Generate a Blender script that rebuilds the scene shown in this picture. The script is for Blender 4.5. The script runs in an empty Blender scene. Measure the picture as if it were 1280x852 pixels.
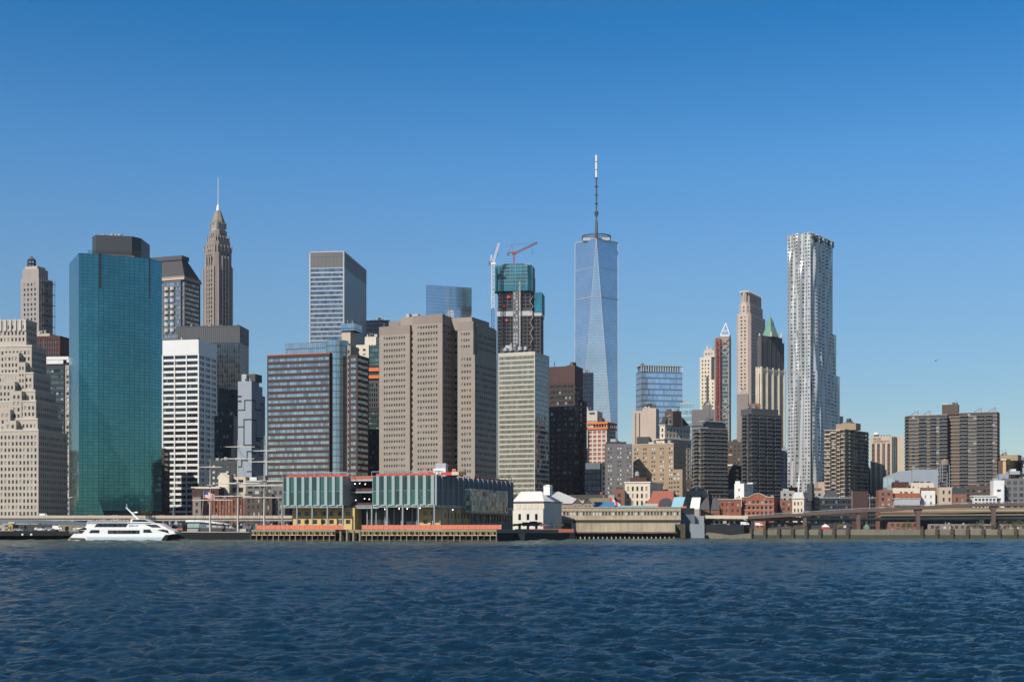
import bpy, math, random
import numpy as np
from mathutils import Vector, Matrix
rnd = random.Random(7)
C = bpy.context.scene.collection
scene = bpy.context.scene
R = math.radians
# ------------------------------------------------------------------ camera, sky, sun
F, CX, HZ, H = 1712.0, 640.0, 662.0, 5.0      # focal length in photo pixels, principal column, horizon row, eye height (m)
cam = bpy.data.cameras.new('camera'); co = bpy.data.objects.new('camera', cam); C.objects.link(co)
cam.sensor_width = 36.0; cam.lens = 36.0 * F / 1280.0
cam.shift_y = (HZ - 426.0) / 1280.0
cam.clip_start = 0.5; cam.clip_end = 60000
co.location = (0, 0, H); co.rotation_euler = (R(90), 0, 0)
scene.camera = co
SUN_AZ, SUN_EL = 40.0, 40.0                     # sun stands behind the viewer, to the left
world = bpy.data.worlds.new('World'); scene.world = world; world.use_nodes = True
wn = world.node_tree.nodes; wl = world.node_tree.links; wn.clear()
sky = wn.new('ShaderNodeTexSky'); sky.sky_type = 'NISHITA'; sky.sun_disc = False
sky.sun_elevation = R(SUN_EL); sky.sun_rotation = R(180 + SUN_AZ)
sky.altitude = 0; sky.air_density = 1.0; sky.dust_density = 0.0; sky.ozone_density = 4.0
bg = wn.new('ShaderNodeBackground'); bg.inputs[1].default_value = 0.10
wo = wn.new('ShaderNodeOutputWorld'); 
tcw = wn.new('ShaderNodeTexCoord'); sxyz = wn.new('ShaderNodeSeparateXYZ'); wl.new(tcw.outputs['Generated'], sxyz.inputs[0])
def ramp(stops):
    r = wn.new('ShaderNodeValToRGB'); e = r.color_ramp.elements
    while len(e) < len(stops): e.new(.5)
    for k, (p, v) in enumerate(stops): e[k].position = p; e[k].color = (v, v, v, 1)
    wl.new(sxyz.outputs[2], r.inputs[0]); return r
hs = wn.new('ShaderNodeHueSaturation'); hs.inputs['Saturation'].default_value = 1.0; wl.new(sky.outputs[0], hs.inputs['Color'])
rv = ramp([(0, .60), (.09, .73), (.18, .92), (.26, 1.08), (.35, 1.0), (.58, .5), (1, .42)]); rs = ramp([(0, .56), (.09, .61), (.18, .61), (.26, .655), (.35, .70), (.5, .5), (.8, .40), (1, .40)])  # upper sky, out of view, dimmed and greyed to cut blue fill light
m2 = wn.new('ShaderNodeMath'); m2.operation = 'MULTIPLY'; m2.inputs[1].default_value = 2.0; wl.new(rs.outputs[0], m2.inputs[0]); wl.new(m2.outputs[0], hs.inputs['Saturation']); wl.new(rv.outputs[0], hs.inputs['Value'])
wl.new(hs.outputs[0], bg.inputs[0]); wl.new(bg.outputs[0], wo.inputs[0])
sl = bpy.data.lights.new('sun', 'SUN'); so = bpy.data.objects.new('sun', sl); C.objects.link(so)
sl.energy = 5.0; sl.angle = R(0.53); sl.color = (1.0, 0.93, 0.83)
sd = Vector((-math.sin(R(SUN_AZ)) * math.cos(R(SUN_EL)), -math.cos(R(SUN_AZ)) * math.cos(R(SUN_EL)), math.sin(R(SUN_EL))))
so.rotation_euler = sd.to_track_quat('Z', 'Y').to_euler(); so.location = sd * 3000
scene.view_settings.view_transform = 'Standard'; scene.view_settings.look = 'None'
scene.view_settings.gamma = 1; scene.view_settings.exposure = 0.2
scene.view_settings.use_curve_mapping = False
scene.render.engine = 'CYCLES'
scene.cycles.max_bounces = 6; scene.cycles.diffuse_bounces = 2; scene.cycles.glossy_bounces = 4
scene.cycles.transparent_max_bounces = 6
scene.cycles.caustics_reflective = False; scene.cycles.caustics_refractive = False
scene.cycles.sample_clamp_indirect = 4
scene.cycles.use_denoising = True; scene.cycles.pixel_filter_type = 'BLACKMAN_HARRIS'; scene.cycles.filter_width = 1.5

# ------------------------------------------------------------------ materials
M = {}
class NT:
    def __init__(s, name):
        s.m = bpy.data.materials.new(name); s.m.use_nodes = True; M[name] = s.m
        s.t = s.m.node_tree; s.t.nodes.clear()
        s.out = s.t.nodes.new('ShaderNodeOutputMaterial'); s.p = s.t.nodes.new('ShaderNodeBsdfPrincipled')
        s.t.links.new(s.p.outputs[0], s.out.inputs[0])
    def n(s, typ, *ins, **kw):
        x = s.t.nodes.new(typ)
        for k, v in kw.items(): setattr(x, k, v)
        for i, v in enumerate(ins):
            if v is None: continue
            s.set(x.inputs[i], v)
        return x
    def set(s, sock, v):
        if isinstance(v, bpy.types.NodeSocket): s.t.links.new(v, sock)
        elif isinstance(v, bpy.types.Node): s.t.links.new(v.outputs[0], sock)
        elif isinstance(v, (tuple, list)) and len(v) == 3 and sock.type == 'RGBA': sock.default_value = (*v, 1)
        else: sock.default_value = v
    def math(s, op, a, b=0.0, c=None):
        x = s.n('ShaderNodeMath', a, b, operation=op)
        if c is not None: s.set(x.inputs[2], c)
        return x.outputs[0]
    def mix(s, f, a, b):
        x = s.t.nodes.new('ShaderNodeMix'); x.data_type = 'RGBA'
        s.set(x.inputs[0], f); s.set(x.inputs[6], a); s.set(x.inputs[7], b)
        return x.outputs[2]
    def uv(s):
        a = s.n('ShaderNodeUVMap', uv_map='UVMap'); b = s.n('ShaderNodeSeparateXYZ', a)
        return a.outputs[0], b.outputs[0], b.outputs[1]
    def noise(s, vec, scale, detail=2.0, rough=.5):
        x = s.t.nodes.new('ShaderNodeTexNoise'); x.inputs['Scale'].default_value = scale
        x.inputs['Detail'].default_value = detail; x.inputs['Roughness'].default_value = rough
        if vec is not None: s.set(x.inputs['Vector'], vec)
        return x.outputs[0]
    def P(s, **kw):
        for k, v in kw.items(): s.set(s.p.inputs[k.replace('_', ' ')], v)
    def tilt(s, vec, amt):
        """every pane sits a hair out of true, so its reflection differs from the next one's"""
        w = s.n('ShaderNodeTexWhiteNoise', vec, noise_dimensions='3D')
        a = s.n('ShaderNodeVectorMath', w.outputs['Color'], (.5, .5, .5), operation='SUBTRACT')
        b = s.n('ShaderNodeVectorMath', a.outputs[0], None, operation='SCALE'); b.inputs['Scale'].default_value = amt
        g = s.n('ShaderNodeNewGeometry')
        c = s.n('ShaderNodeVectorMath', g.outputs['Normal'], b.outputs[0], operation='ADD')
        d = s.n('ShaderNodeVectorMath', c.outputs[0], operation='NORMALIZE')
        s.set(s.p.inputs['Normal'], d.outputs[0])
        return w.outputs[0]

def wall(name, col, rough=.85, var=.16, streak=.14, metal=0.0, brick=0.0):
    t = NT(name); vec, u, v = t.uv()
    n1 = t.noise(vec, .06, 3); 
    sv = t.n('ShaderNodeCombineXYZ', t.math('MULTIPLY', u, .9), t.math('MULTIPLY', v, .06), 0.0)
    n2 = t.noise(sv, 1.0, 3)
    n3 = t.noise(vec, 1.3, 2)
    k = t.math('ADD', t.math('MULTIPLY', t.math('SUBTRACT', n1, .5), 2 * var), t.math('MULTIPLY', t.math('SUBTRACT', n2, .5), 2 * streak))
    k = t.math('ADD', k, t.math('MULTIPLY', t.math('SUBTRACT', n3, .5), .22))
    if brick: 
        row = t.math('LESS_THAN', t.math('FRACT', t.math('MULTIPLY', v, 1 / brick)), .12)
        k = t.math('SUBTRACT', k, t.math('MULTIPLY', row, .12))
    k = t.math('ADD', k, 1.0)
    x = t.n('ShaderNodeVectorMath', tuple(col), None, operation='SCALE'); t.set(x.inputs['Scale'], k)
    t.P(Base_Color=x.outputs[0], Roughness=rough, Metallic=metal)
    return t.m

def pane(name, dark=(.02, .028, .036), lite=(.3, .29, .26), pl=.1, mull=0.0, ior=1.7, rough=.06, tilt=.05, metal=0.0, frame=(.1, .1, .1), rail=0.0):
    """window glass: dark room behind, now and then a drawn blind; wide panes get mullions"""
    t = NT(name); vec, u, v = t.uv()
    g = t.n('ShaderNodeNewGeometry'); o = t.n('ShaderNodeObjectInfo')
    r = t.math('FRACT', t.math('ADD', g.outputs['Random Per Island'], o.outputs['Random']))
    if mull:
        idx = t.math('FLOOR', t.math('MULTIPLY', u, 1 / mull))
        cv = t.n('ShaderNodeCombineXYZ', idx, t.math('MULTIPLY', r, 91.7), 3.0)
    else:
        cv = t.n('ShaderNodeCombineXYZ', t.math('MULTIPLY', r, 57.3), t.math('MULTIPLY', r, 91.7), 3.0)
    w = t.tilt(cv.outputs[0], tilt)
    blind = t.math('LESS_THAN', w, pl)
    shade = t.n('ShaderNodeVectorMath', tuple(dark), None, operation='SCALE'); t.set(shade.inputs['Scale'], t.math('ADD', .6, t.math('MULTIPLY', t.math('FRACT', t.math('MULTIPLY', w, 17.0)), .9)))
    c = t.mix(blind, shade.outputs[0], lite)
    if mull:
        ln = t.math('LESS_THAN', t.math('FRACT', t.math('MULTIPLY', u, 1 / mull)), .09)
        c = t.mix(ln, c, frame)
    if rail:
        ln = t.math('LESS_THAN', t.math('FRACT', t.math('MULTIPLY', v, 1 / rail)), .3)
        c = t.mix(ln, c, frame)
    t.P(Base_Color=c, Roughness=rough, IOR=ior, Metallic=metal)
    return t.m

def curtain(name, glass, line, pw=1.5, fh=3.9, lw=.12, sf=.25, span=None, metal=.75, rough=.12, tilt=.03, var=.35, spm=None):
    """curtain wall: glass panels, mullion lines and a spandrel strip at every floor"""
    t = NT(name); vec, u, v = t.uv()
    pu = t.math('MULTIPLY', u, 1 / pw); pv = t.math('MULTIPLY', v, 1 / fh)
    fu = t.math('FRACT', pu); fv = t.math('FRACT', pv)
    cv = t.n('ShaderNodeCombineXYZ', t.math('FLOOR', pu), t.math('FLOOR', t.math('MULTIPLY', pv, 1.0)), 1.0)
    w = t.tilt(cv.outputs[0], tilt)
    big = t.noise(vec, .035, 3)
    k = t.math('ADD', 1 - var * .5, t.math('MULTIPLY', w, var))
    k = t.math('MULTIPLY', k, t.math('ADD', .75, t.math('MULTIPLY', big, .5)))
    x = t.n('ShaderNodeVectorMath', tuple(glass), None, operation='SCALE'); t.set(x.inputs['Scale'], k)
    c = x.outputs[0]
    m = metal
    if sf:
        s1 = t.math('LESS_THAN', fv, sf); c = t.mix(s1, c, span or tuple(.6 * q for q in glass))
        if spm is not None: m = t.math('ADD', t.math('MULTIPLY', s1, spm - metal), metal)
    ln = t.math('MAXIMUM', t.math('LESS_THAN', fu, lw / pw), t.math('LESS_THAN', fv, lw / fh))
    c = t.mix(ln, c, line)
    t.P(Base_Color=c, Roughness=rough, Metallic=m, IOR=1.6)
    return t.m

def plain(name, col, rough=.6, metal=0.0, var=.1):
    t = NT(name); tc = t.n('ShaderNodeTexCoord')
    k = t.math('ADD', 1 - var, t.math('MULTIPLY', t.noise(tc.outputs['Object'], .7, 4), 2 * var))
    x = t.n('ShaderNodeVectorMath', tuple(col), None, operation='SCALE'); t.set(x.inputs['Scale'], k)
    t.P(Base_Color=x.outputs[0], Roughness=rough, Metallic=metal)
    return t.m

# ------------------------------------------------------------------ mesh building
class MB:
    def __init__(s): s.v = []; s.f = []; s.m = []; s.uv = []
    def face(s, pts, mat=None, uv=None):
        i = len(s.v); s.v.extend(pts); s.f.append(tuple(range(i, i + len(pts)))); s.m.append(mat); s.uv.append(uv); return s
    def box(s, x0, x1, y0, y1, z0, z1, mat=None):
        a = [(x0, y0, z0), (x1, y0, z0), (x1, y1, z0), (x0, y1, z0), (x0, y0, z1), (x1, y0, z1), (x1, y1, z1), (x0, y1, z1)]
        for q in ((0, 1, 5, 4), (1, 2, 6, 5), (2, 3, 7, 6), (3, 0, 4, 7), (4, 5, 6, 7), (3, 2, 1, 0)): s.face([a[k] for k in q], mat)
        return s
    def prism(s, pts, z0, z1, mat=None, top=None, bottom=False):
        n = len(pts); tp = top or pts
        for i in range(n):
            a, b = pts[i], pts[(i + 1) % n]; c, d = tp[(i + 1) % n], tp[i]
            s.face([(*a, z0), (*b, z0), (*c, z1), (*d, z1)], mat)
        s.face([(*p, z1) for p in tp], mat)
        if bottom: s.face([(*p, z0) for p in reversed(pts)], mat)
        return s
    def ext(s, prof, y0, y1, mat=None):
        """side profile (x,z), counter-clockwise seen from the front, pushed back from y0 to y1"""
        n = len(prof)
        s.face([(x, y0, z) for x, z in prof], mat); s.face([(x, y1, z) for x, z in reversed(prof)], mat)
        for i in range(n):
            (xa, za), (xb, zb) = prof[i], prof[(i + 1) % n]
            s.face([(xb, y0, zb), (xa, y0, za), (xa, y1, za), (xb, y1, zb)], mat)
        return s
    def tube(s, p, q, r, n=5, r2=None, mat=None):
        p = Vector(p); q = Vector(q); d = (q - p)
        if d.length < 1e-6: return s
        d.normalize(); a = d.orthogonal().normalized(); b = d.cross(a); r2 = r if r2 is None else r2
        A = []; B_ = []
        for k in range(n):
            t = 2 * math.pi * k / n; o = a * math.cos(t) + b * math.sin(t)
            A.append(tuple(p + o * r)); B_.append(tuple(q + o * r2))
        for k in range(n): s.face([A[k], A[(k + 1) % n], B_[(k + 1) % n], B_[k]], mat)
        s.face(A[::-1], mat); s.face(B_, mat)
        return s
    def lathe(s, prof, cx=0, cy=0, n=16, mat=None):
        for (r0, z0), (r1, z1) in zip(prof, prof[1:]):
            for k in range(n):
                a, b = 2 * math.pi * k / n, 2 * math.pi * (k + 1) / n
                q = [(cx + r0 * math.cos(a), cy + r0 * math.sin(a), z0), (cx + r0 * math.cos(b), cy + r0 * math.sin(b), z0),
                     (cx + r1 * math.cos(b), cy + r1 * math.sin(b), z1), (cx + r1 * math.cos(a), cy + r1 * math.sin(a), z1)]
                if r1 < 1e-6: q = q[:3]
                elif r0 < 1e-6: q = [q[0], q[2], q[3]]
                s.face(q, mat)
        return s
    def lattice(s, p, q, w, r, seg, mat=None):
        """four chords and zigzag bracing between p and q"""
        p = Vector(p); q = Vector(q); d = (q - p); L = d.length; d.normalize()
        a = Vector((0, 1, 0)).cross(d); a = (a if a.length > .1 else Vector((1, 0, 0))).normalized(); b = d.cross(a)
        cr = [a * w / 2 + b * w / 2, -a * w / 2 + b * w / 2, -a * w / 2 - b * w / 2, a * w / 2 - b * w / 2]
        for o in cr: s.tube(p + o, q + o, r, 4, mat=mat)
        n = max(1, int(L / seg))
        for i in range(n):
            t0, t1 = p + d * (L * i / n), p + d * (L * (i + 1) / n)
            for k in range(4):
                A, B_ = cr[k], cr[(k + 1) % 4]
                s.tube(t0 + A, t1 + B_, r * .6, 3, mat=mat); s.tube(t1 + A, t1 + B_, r * .6, 3, mat=mat)
        return s
    def mesh(s, name, mat=None):
        me = bpy.data.meshes.new(name); me.from_pydata(s.v, [], s.f)
        names = []
        for k in s.m:
            k = k or mat
            if k not in names: names.append(k)
        for k in names: me.materials.append(M[k])
        if len(names) > 1: me.polygons.foreach_set('material_index', [names.index(k or mat) for k in s.m])
        uvl = me.uv_layers.new(name='UVMap')
        if s.f:
            nl = len(me.loops); vi = np.empty(nl, np.int32); me.loops.foreach_get('vertex_index', vi)
            co_ = np.array(s.v, np.float64)[vi]
            nr = np.empty(len(s.f) * 3); me.polygons.foreach_get('normal', nr); nr = nr.reshape(-1, 3)
            cnt = np.array([len(f) for f in s.f]); nr = np.repeat(nr, cnt, axis=0)
            hl = np.hypot(nr[:, 0], nr[:, 1]); flat = hl < .3; hs = np.where(flat, 1, hl)
            du = (-nr[:, 1] * co_[:, 0] + nr[:, 0] * co_[:, 1]) / hs
            U = np.where(flat, co_[:, 0], du); V = np.where(flat, co_[:, 1], co_[:, 2])
            uvs = np.stack([U, V], 1)
            if any(q is not None for q in s.uv):
                i = 0
                for f, q in zip(s.f, s.uv):
                    if q is not None: uvs[i:i + len(f)] = q
                    i += len(f)
            uvl.data.foreach_set('uv', uvs.ravel().astype(np.float32))
        me.update()
        return me
    def build(s, name, mat=None, parent=None, loc=None):
        me = s.mesh(name, mat); o = bpy.data.objects.new(name, me); C.objects.link(o)
        if parent is not None: o.parent = parent
        if loc is not None: o.location = loc
        return o

def tag(o, label=None, cat=None, group=None, kind=None):
    for k, v in (('label', label), ('category', cat), ('group', group), ('kind', kind)):
        if v: o[k] = v
    return o
def empty(name, loc, rz=0.0, label=None, cat=None, group=None):
    o = bpy.data.objects.new(name, None); C.objects.link(o); o.location = loc; o.rotation_euler = (0, 0, rz)
    o.empty_display_size = 1
    return tag(o, label, cat, group)
def copy_tree(o, parent=None):
    c = o.copy(); C.objects.link(c); c.parent = parent
    for ch in list(o.children): copy_tree(ch, c)
    return c
def X(px, Y): return (px - CX) / F * Y
def Z(py, Y): return H + (HZ - py) / F * Y
GZ = 2.5

def G(p=3.0, fx=.5, fh=3.6, fz=.5, mx=1.0, top=2.0, bot=0.0, dep=.35, m='win', grp=None, kind='window', x0=None, x1=None):
    return dict(p=p, fx=fx, fh=fh, fz=fz, mx=mx, top=top, bot=bot, dep=dep, m=m, grp=grp, kind=kind)

def opens(W, z0, z1, s):
    mx = min(s['mx'], W * .2); cols = []; rows = []
    us = W - 2 * mx
    if s['fx'] >= 1: cols = [(mx, W - mx)]
    elif s['grp']:
        k, g = s['grp']; per = k * s['p'] + g; n = max(1, round((us + g) / per)); sc = (us + g) / (n * per)
        for i in range(n):
            for j in range(k):
                a = mx + (i * per + j * s['p'] + s['p'] * (1 - s['fx']) / 2) * sc
                cols.append((a, a + s['p'] * s['fx'] * sc))
    else:
        n = max(1, round(us / s['p'])); p = us / n
        for i in range(n):
            a = mx + i * p + p * (1 - s['fx']) / 2; cols.append((a, a + p * s['fx']))
    zt = z1 - s['top']; zb = z0 + s['bot']
    if s['fz'] >= 1: rows = [(zb, zt)]
    else:
        n = int((zt - zb) / s['fh'] + .02)
        for i in range(n):
            b = zt - (i + 1) * s['fh'] + s['fh'] * (1 - s['fz']) * .5; rows.append((b, b + s['fh'] * s['fz']))
        rows.reverse()
    return cols, rows

NOROOF = {'spire_tower', 'tallest_glass_tower', 'pyramid_frame_tower', 'green_spire_tower', 'wavy_steel_tower', 'mansard_tower', 'unfinished_tower', 'teal_glass_tower', 'art_deco_tower', 'curved_blue_glass_tower', 'red_framed_construction', 'back_street_block'}
class Bld:
    def __init__(s, name, label, px, Y, th, cat='building', group=None, base=GZ):
        s.th = R(th); s.B = (X(px, Y), Y); s.base = base; s.name = name
        s.root = empty(name, (s.B[0], Y, base), -s.th, label, cat, group)
        s.tops = []; s.walls = {}; s.items = {}; s.c, s.s = math.cos(s.th), math.sin(s.th)
    def fx(s, px, v=0.0):
        u = (px - CX) / F
        return (u * (s.B[1] + v * s.c) - s.B[0] - v * s.s) / (s.c + u * s.s)
    def fy(s, px, x=0.0):
        u = (px - CX) / F     # B + x*(c,-s) + y*(s,c)
        return (u * (s.B[1] - x * s.s) - s.B[0] - x * s.c) / (s.s - u * s.c)
    def z(s, py, x=0.0, v=0.0):
        return Z(py, s.B[1] - x * s.s + v * s.c) - s.base
    def mb(s, part='wall'):
        return s.walls.setdefault(part, MB())
    def item(s, name, key, fn, pos, ang, pr=0.0): s.items.setdefault(name, []).append((key, fn, pos, ang, pr))
    def facade(s, a, b, z0, z1, sp, mat, part='wall'):
        mb = s.mb(part); dx, dy = b[0] - a[0], b[1] - a[1]; W = math.hypot(dx, dy); dx /= W; dy /= W
        nx, ny = dy, -dx
        def p(u, z, d=0.0): return (a[0] + dx * u - nx * d, a[1] + dy * u - ny * d, z)
        def q(u0, u1, za, zb): mb.face([p(u0, za), p(u1, za), p(u1, zb), p(u0, zb)], mat)
        if not sp: q(0, W, z0, z1); return
        cols, rows = opens(W, z0, z1, sp)
        if not cols or not rows: q(0, W, z0, z1); return
        D = sp['dep']; ang = math.atan2(dy, dx); zc = z0
        for (ra, rb) in rows:
            if ra - zc > 1e-4: q(0, W, zc, ra)
            uc = 0.0
            for (ua, ub) in cols:
                if ua - uc > 1e-4: q(uc, ua, ra, rb)
                mb.face([p(ua, ra), p(ub, ra), p(ub, ra, D), p(ua, ra, D)], mat)
                mb.face([p(ua, rb, D), p(ub, rb, D), p(ub, rb), p(ua, rb)], mat)
                mb.face([p(ua, ra), p(ua, ra, D), p(ua, rb, D), p(ua, rb)], mat)
                mb.face([p(ub, ra, D), p(ub, ra), p(ub, rb), p(ub, rb, D)], mat)
                w, h = ub - ua, rb - ra
                key = ('pane', round(w, 2), round(h, 2), sp['m'])
                def fn(m_, w=round(w, 2), h=round(h, 2), mt=sp['m']):
                    m_.face([(-w / 2, 0, -h / 2), (w / 2, 0, -h / 2), (w / 2, 0, h / 2), (-w / 2, 0, h / 2)], mt, [(0, 0), (w, 0), (w, h), (0, h)])
                s.item(sp['kind'], key, fn, p((ua + ub) / 2, (ra + rb) / 2, D - .01), ang, (ra + rb) / 2 - (40 if nx > .7 else 0))
                uc = ub
            if W - uc > 1e-4: q(uc, W, ra, rb)
            zc = rb
        if z1 - zc > 1e-4: q(0, W, zc, z1)
    def prism(s, pts, z0, z1, mat, specs=(), part='wall', roof='roofing', cap=True):
        """pts counter-clockwise from above; specs go with the edges in order"""
        n = len(pts)
        for i in range(n):
            sp = specs[i] if i < len(specs) else None
            if i < len(specs) and sp == 'skip': continue
            s.facade(pts[i], pts[(i + 1) % n], z0, z1, sp, mat, part)
        if cap: s.mb('roof').face([(*p, z1 - .02) for p in pts], roof)
    def rect(s, x0, x1, y0, y1, z0, z1, mat, front=None, right=None, left=None, part='wall', roof='roofing'):
        s.tops.append((z1, x0, x1, y0, y1)); s.prism([(x0, y0), (x1, y0), (x1, y1), (x0, y1)], z0, z1, mat, [front, right, None, left], part, roof)
    def part(s, name, mb, mat=None, label=None, pos=None):
        o = mb.build(name, mat, s.root, pos)
        if label: o['label'] = label
        return o
    def pbox(s, name, x0, x1, y0, y1, z0, z1, mat): return s.part(name, MB().box(x0, x1, y0, y1, z0, z1), mat)
    def rooftop(s, x0, x1, y0, y1, z, n, seed, big=1.0):
        q = random.Random(seed)
        for i in range(n):
            w, d, h = q.uniform(.7, 2.6) * big, q.uniform(.8, 2.4) * big, q.uniform(.6, 2.0) * big
            x = q.uniform(x0 + w / 2 + .3, max(x0 + w / 2 + .4, x1 - w / 2 - .3)); y = y0 + q.uniform(.5, max(.8, min(6, y1 - y0 - 2))); k = q.random(); m = MB()
            if k < .5: m.box(-w / 2, w / 2, 0, d, -.1, h)
            elif k < .7: m.lathe([(w * .32, -.1), (w * .32, h * .8), (w * .42, h * .85), (w * .42, h), (0, h * 1.15)], 0, w / 2, 8)
            elif k < .85: m.tube((0, .3, -.1), (0, .3, h * 1.6), .1, 4).tube((-.6, .3, h * 1.3), (.6, .3, h * 1.3), .06, 3)
            else: m.box(-w / 2, w / 2, 0, d, -.1, h * .6).box(-w / 4, w / 4, d * .2, d * .8, h * .6, h * 1.2)
            s.part('roof_unit', m, q.choice(('alu', 'slate', 'concrete', 'charcoal', 'grey_roof', 'concrete_dark')), pos=(x, y, z))
    def done(s):
        if s.tops and max(s.tops)[0] > 38 and s.name not in NOROOF:
            z, x0, x1, y0, y1 = max(s.tops)
            if x1 - x0 > 5: s.rooftop(max(x0, -60), x1, y0, y1, z, 5, int(z * 31 + x1 * 7), 1.5)
        for nm, mb in s.walls.items():
            if mb.f: mb.build(nm, 'roofing', s.root)
        for nm, it in s.items.items():
            it.sort(key=lambda t: -t[4]); cache = {}; tmpl = {}
            rest = MB()
            for i, (key, fn, pos, ang, pr) in enumerate(it):
                if key not in tmpl: t = MB(); fn(t); tmpl[key] = t
                if i < 100:
                    if key not in cache: cache[key] = tmpl[key].mesh(nm)
                    o = bpy.data.objects.new(nm, cache[key]); C.objects.link(o); o.parent = s.root
                    o.location = pos; o.rotation_euler = (0, 0, ang)
                else:
                    t = tmpl[key]; ca, sa = math.cos(ang), math.sin(ang)
                    vs = [(pos[0] + x * ca - y * sa, pos[1] + x * sa + y * ca, pos[2] + z) for x, y, z in t.v]
                    b0 = len(rest.v); rest.v.extend(vs)
                    for f in t.f: rest.f.append(tuple(b0 + k for k in f))
                    rest.m.extend(t.m); rest.uv.extend(t.uv)
            if rest.f: rest.build(nm, None, s.root)['kind'] = 'stuff'
        return s
# ------------------------------------------------------------------ material list
wall('limestone', (.42, .37, .31)); wall('grey_stone', (.30, .27, .25)); wall('pale_stone', (.5, .46, .41)); wall('tan_brick', (.30, .22, .15), brick=.6)
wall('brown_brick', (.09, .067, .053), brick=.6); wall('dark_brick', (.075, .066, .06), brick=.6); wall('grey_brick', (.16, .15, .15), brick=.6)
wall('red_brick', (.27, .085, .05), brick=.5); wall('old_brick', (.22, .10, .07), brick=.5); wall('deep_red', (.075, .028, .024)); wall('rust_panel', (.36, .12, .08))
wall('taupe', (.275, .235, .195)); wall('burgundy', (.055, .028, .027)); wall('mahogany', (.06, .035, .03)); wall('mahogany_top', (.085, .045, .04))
wall('white_panel', (.68, .68, .67), rough=.5, var=.05, streak=.06); wall('blue_grey_panel', (.27, .31, .36), var=.05, streak=.08); wall('blue_grey_dark', (.045, .055, .07))
wall('cream', (.60, .53, .42)); wall('beige', (.47, .38, .29)); wall('pink_stone', (.46, .37, .31)); wall('concrete', (.36, .34, .31)); wall('concrete_dark', (.16, .16, .16))
wall('white_stripe', (.49, .50, .455), var=.06); wall('near_black', (.02, .022, .025), rough=.4); wall('charcoal', (.045, .05, .056), rough=.5); wall('dark_panel', (.03, .035, .042), rough=.4)
wall('copper_green', (.14, .25, .19), rough=.7, var=.35, streak=.4); wall('slate', (.07, .072, .08)); wall('roofing', (.13, .125, .12)); wall('white_roof', (.70, .69, .66), rough=.6, var=.05, streak=.05)
wall('grey_roof', (.40, .41, .42), rough=.6); wall('sand_parapet', (.50, .42, .33)); wall('road_steel', (.13, .16, .20), rough=.5); wall('brown_steel', (.13, .085, .07), rough=.6)
wall('steel_blue', (.27, .30, .32), rough=.45, metal=.1); wall('plywood', (.50, .36, .15), var=.1); wall('orange_net', (.58, .16, .09), rough=.8); wall('orange', (.60, .17, .05))
wall('timber', (.075, .062, .045)); wall('timber_pale', (.25, .205, .13)); wall('hull_black', (.010, .011, .013), rough=.95); wall('sky_blue_paint', (.22, .42, .52)); wall('bright_blue', (.04, .17, .33))
wall('shed_wall', (.37, .305, .22), var=.35, streak=.5); wall('shed_blue', (.12, .145, .17), var=.2, streak=.3); wall('slab_pale', (.40, .35, .28)); wall('slab_cream', (.54, .46, .36)); wall('red_paint', (.5, .06, .05))
wall('seawall', (.19, .17, .13), var=.35, streak=.3); wall('moss', (.06, .065, .038), var=.3); wall('steel_skin', (.52, .52, .50), rough=.36, metal=.45, var=.05, streak=.05)
wall('unclad', (.055, .048, .045)); wall('netting', (.008, .14, .20), rough=.8, var=.7, streak=.7); wall('dark_net', (.075, .075, .08), rough=.9, var=.25); wall('crane_white', (.75, .72, .68), var=.04); wall('crane_red', (.30, .07, .065)); wall('mast_paint', (.58, .55, .5), var=.04)
wall('white_paint', (.80, .80, .79), rough=.3, var=.03, streak=.03); wall('hull_blue', (.45, .54, .60), rough=.3, var=.03); wall('lit_blind', (.6, .6, .6)); wall('alu', (.42, .43, .44), rough=.4, metal=.3)
wall('orange_stone', (.52, .33, .17)); wall('mansard', (.03, .03, .034), rough=.7); wall('granite', (.235, .19, .165)); wall('fin_glass', (.32, .41, .395), rough=.3, var=.06)
wall('yellow_paint', (.75, .45, .04)); wall('hall_white', (.60, .58, .52)); wall('dark_granite', (.13, .12, .12)); wall('black_rubber', (.02, .02, .02)); wall('flag_red', (.5, .08, .08)); wall('flag_white', (.7, .68, .66)); wall('flag_blue', (.05, .07, .2)); wall('sign_brown', (.09, .05, .04)); wall('sign_blue', (.25, .35, .45))
wall('skin', (.45, .28, .2)); wall('cloth_dark', (.04, .045, .06)); wall('cloth_red', (.3, .05, .04)); wall('cloth_pale', (.5, .48, .44)); wall('deck_teal', (.30, .42, .40))
pane('win', pl=.17); pane('win_blue', dark=(.03, .05, .07), lite=(.3, .32, .34), ior=2.0, pl=.12); pane('win_soft', dark=(.045, .047, .05), lite=(.25, .24, .22), pl=.15); pane('win_lite', dark=(.05, .06, .07), lite=(.55, .54, .5), pl=.3)
pane('win_ac', dark=(.06, .07, .08), lite=(.55, .58, .6), pl=.45); pane('win_black', dark=(.008, .01, .012), lite=(.12, .14, .15), pl=.08, mull=1.6, ior=1.6)
pane('rib_sky', dark=(.32, .36, .38), lite=(.42, .44, .44), pl=.06, mull=1.5, metal=.8, rough=.06, tilt=.03, frame=(.05, .05, .05))
pane('rib_green', dark=(.03, .07, .06), lite=(.12, .19, .165), pl=.2, mull=1.45, ior=1.8, tilt=.06, frame=(.17, .19, .175))
pane('rib_dark', dark=(.03, .05, .055), lite=(.2, .3, .28), pl=.14, mull=1.6, ior=2.2, tilt=.1, frame=(.03, .03, .03)); pane('rib_liberty', dark=(.10, .14, .19), lite=(.2, .24, .28), pl=.2, mull=1.8, metal=.5, frame=(.2, .22, .24))
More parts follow.
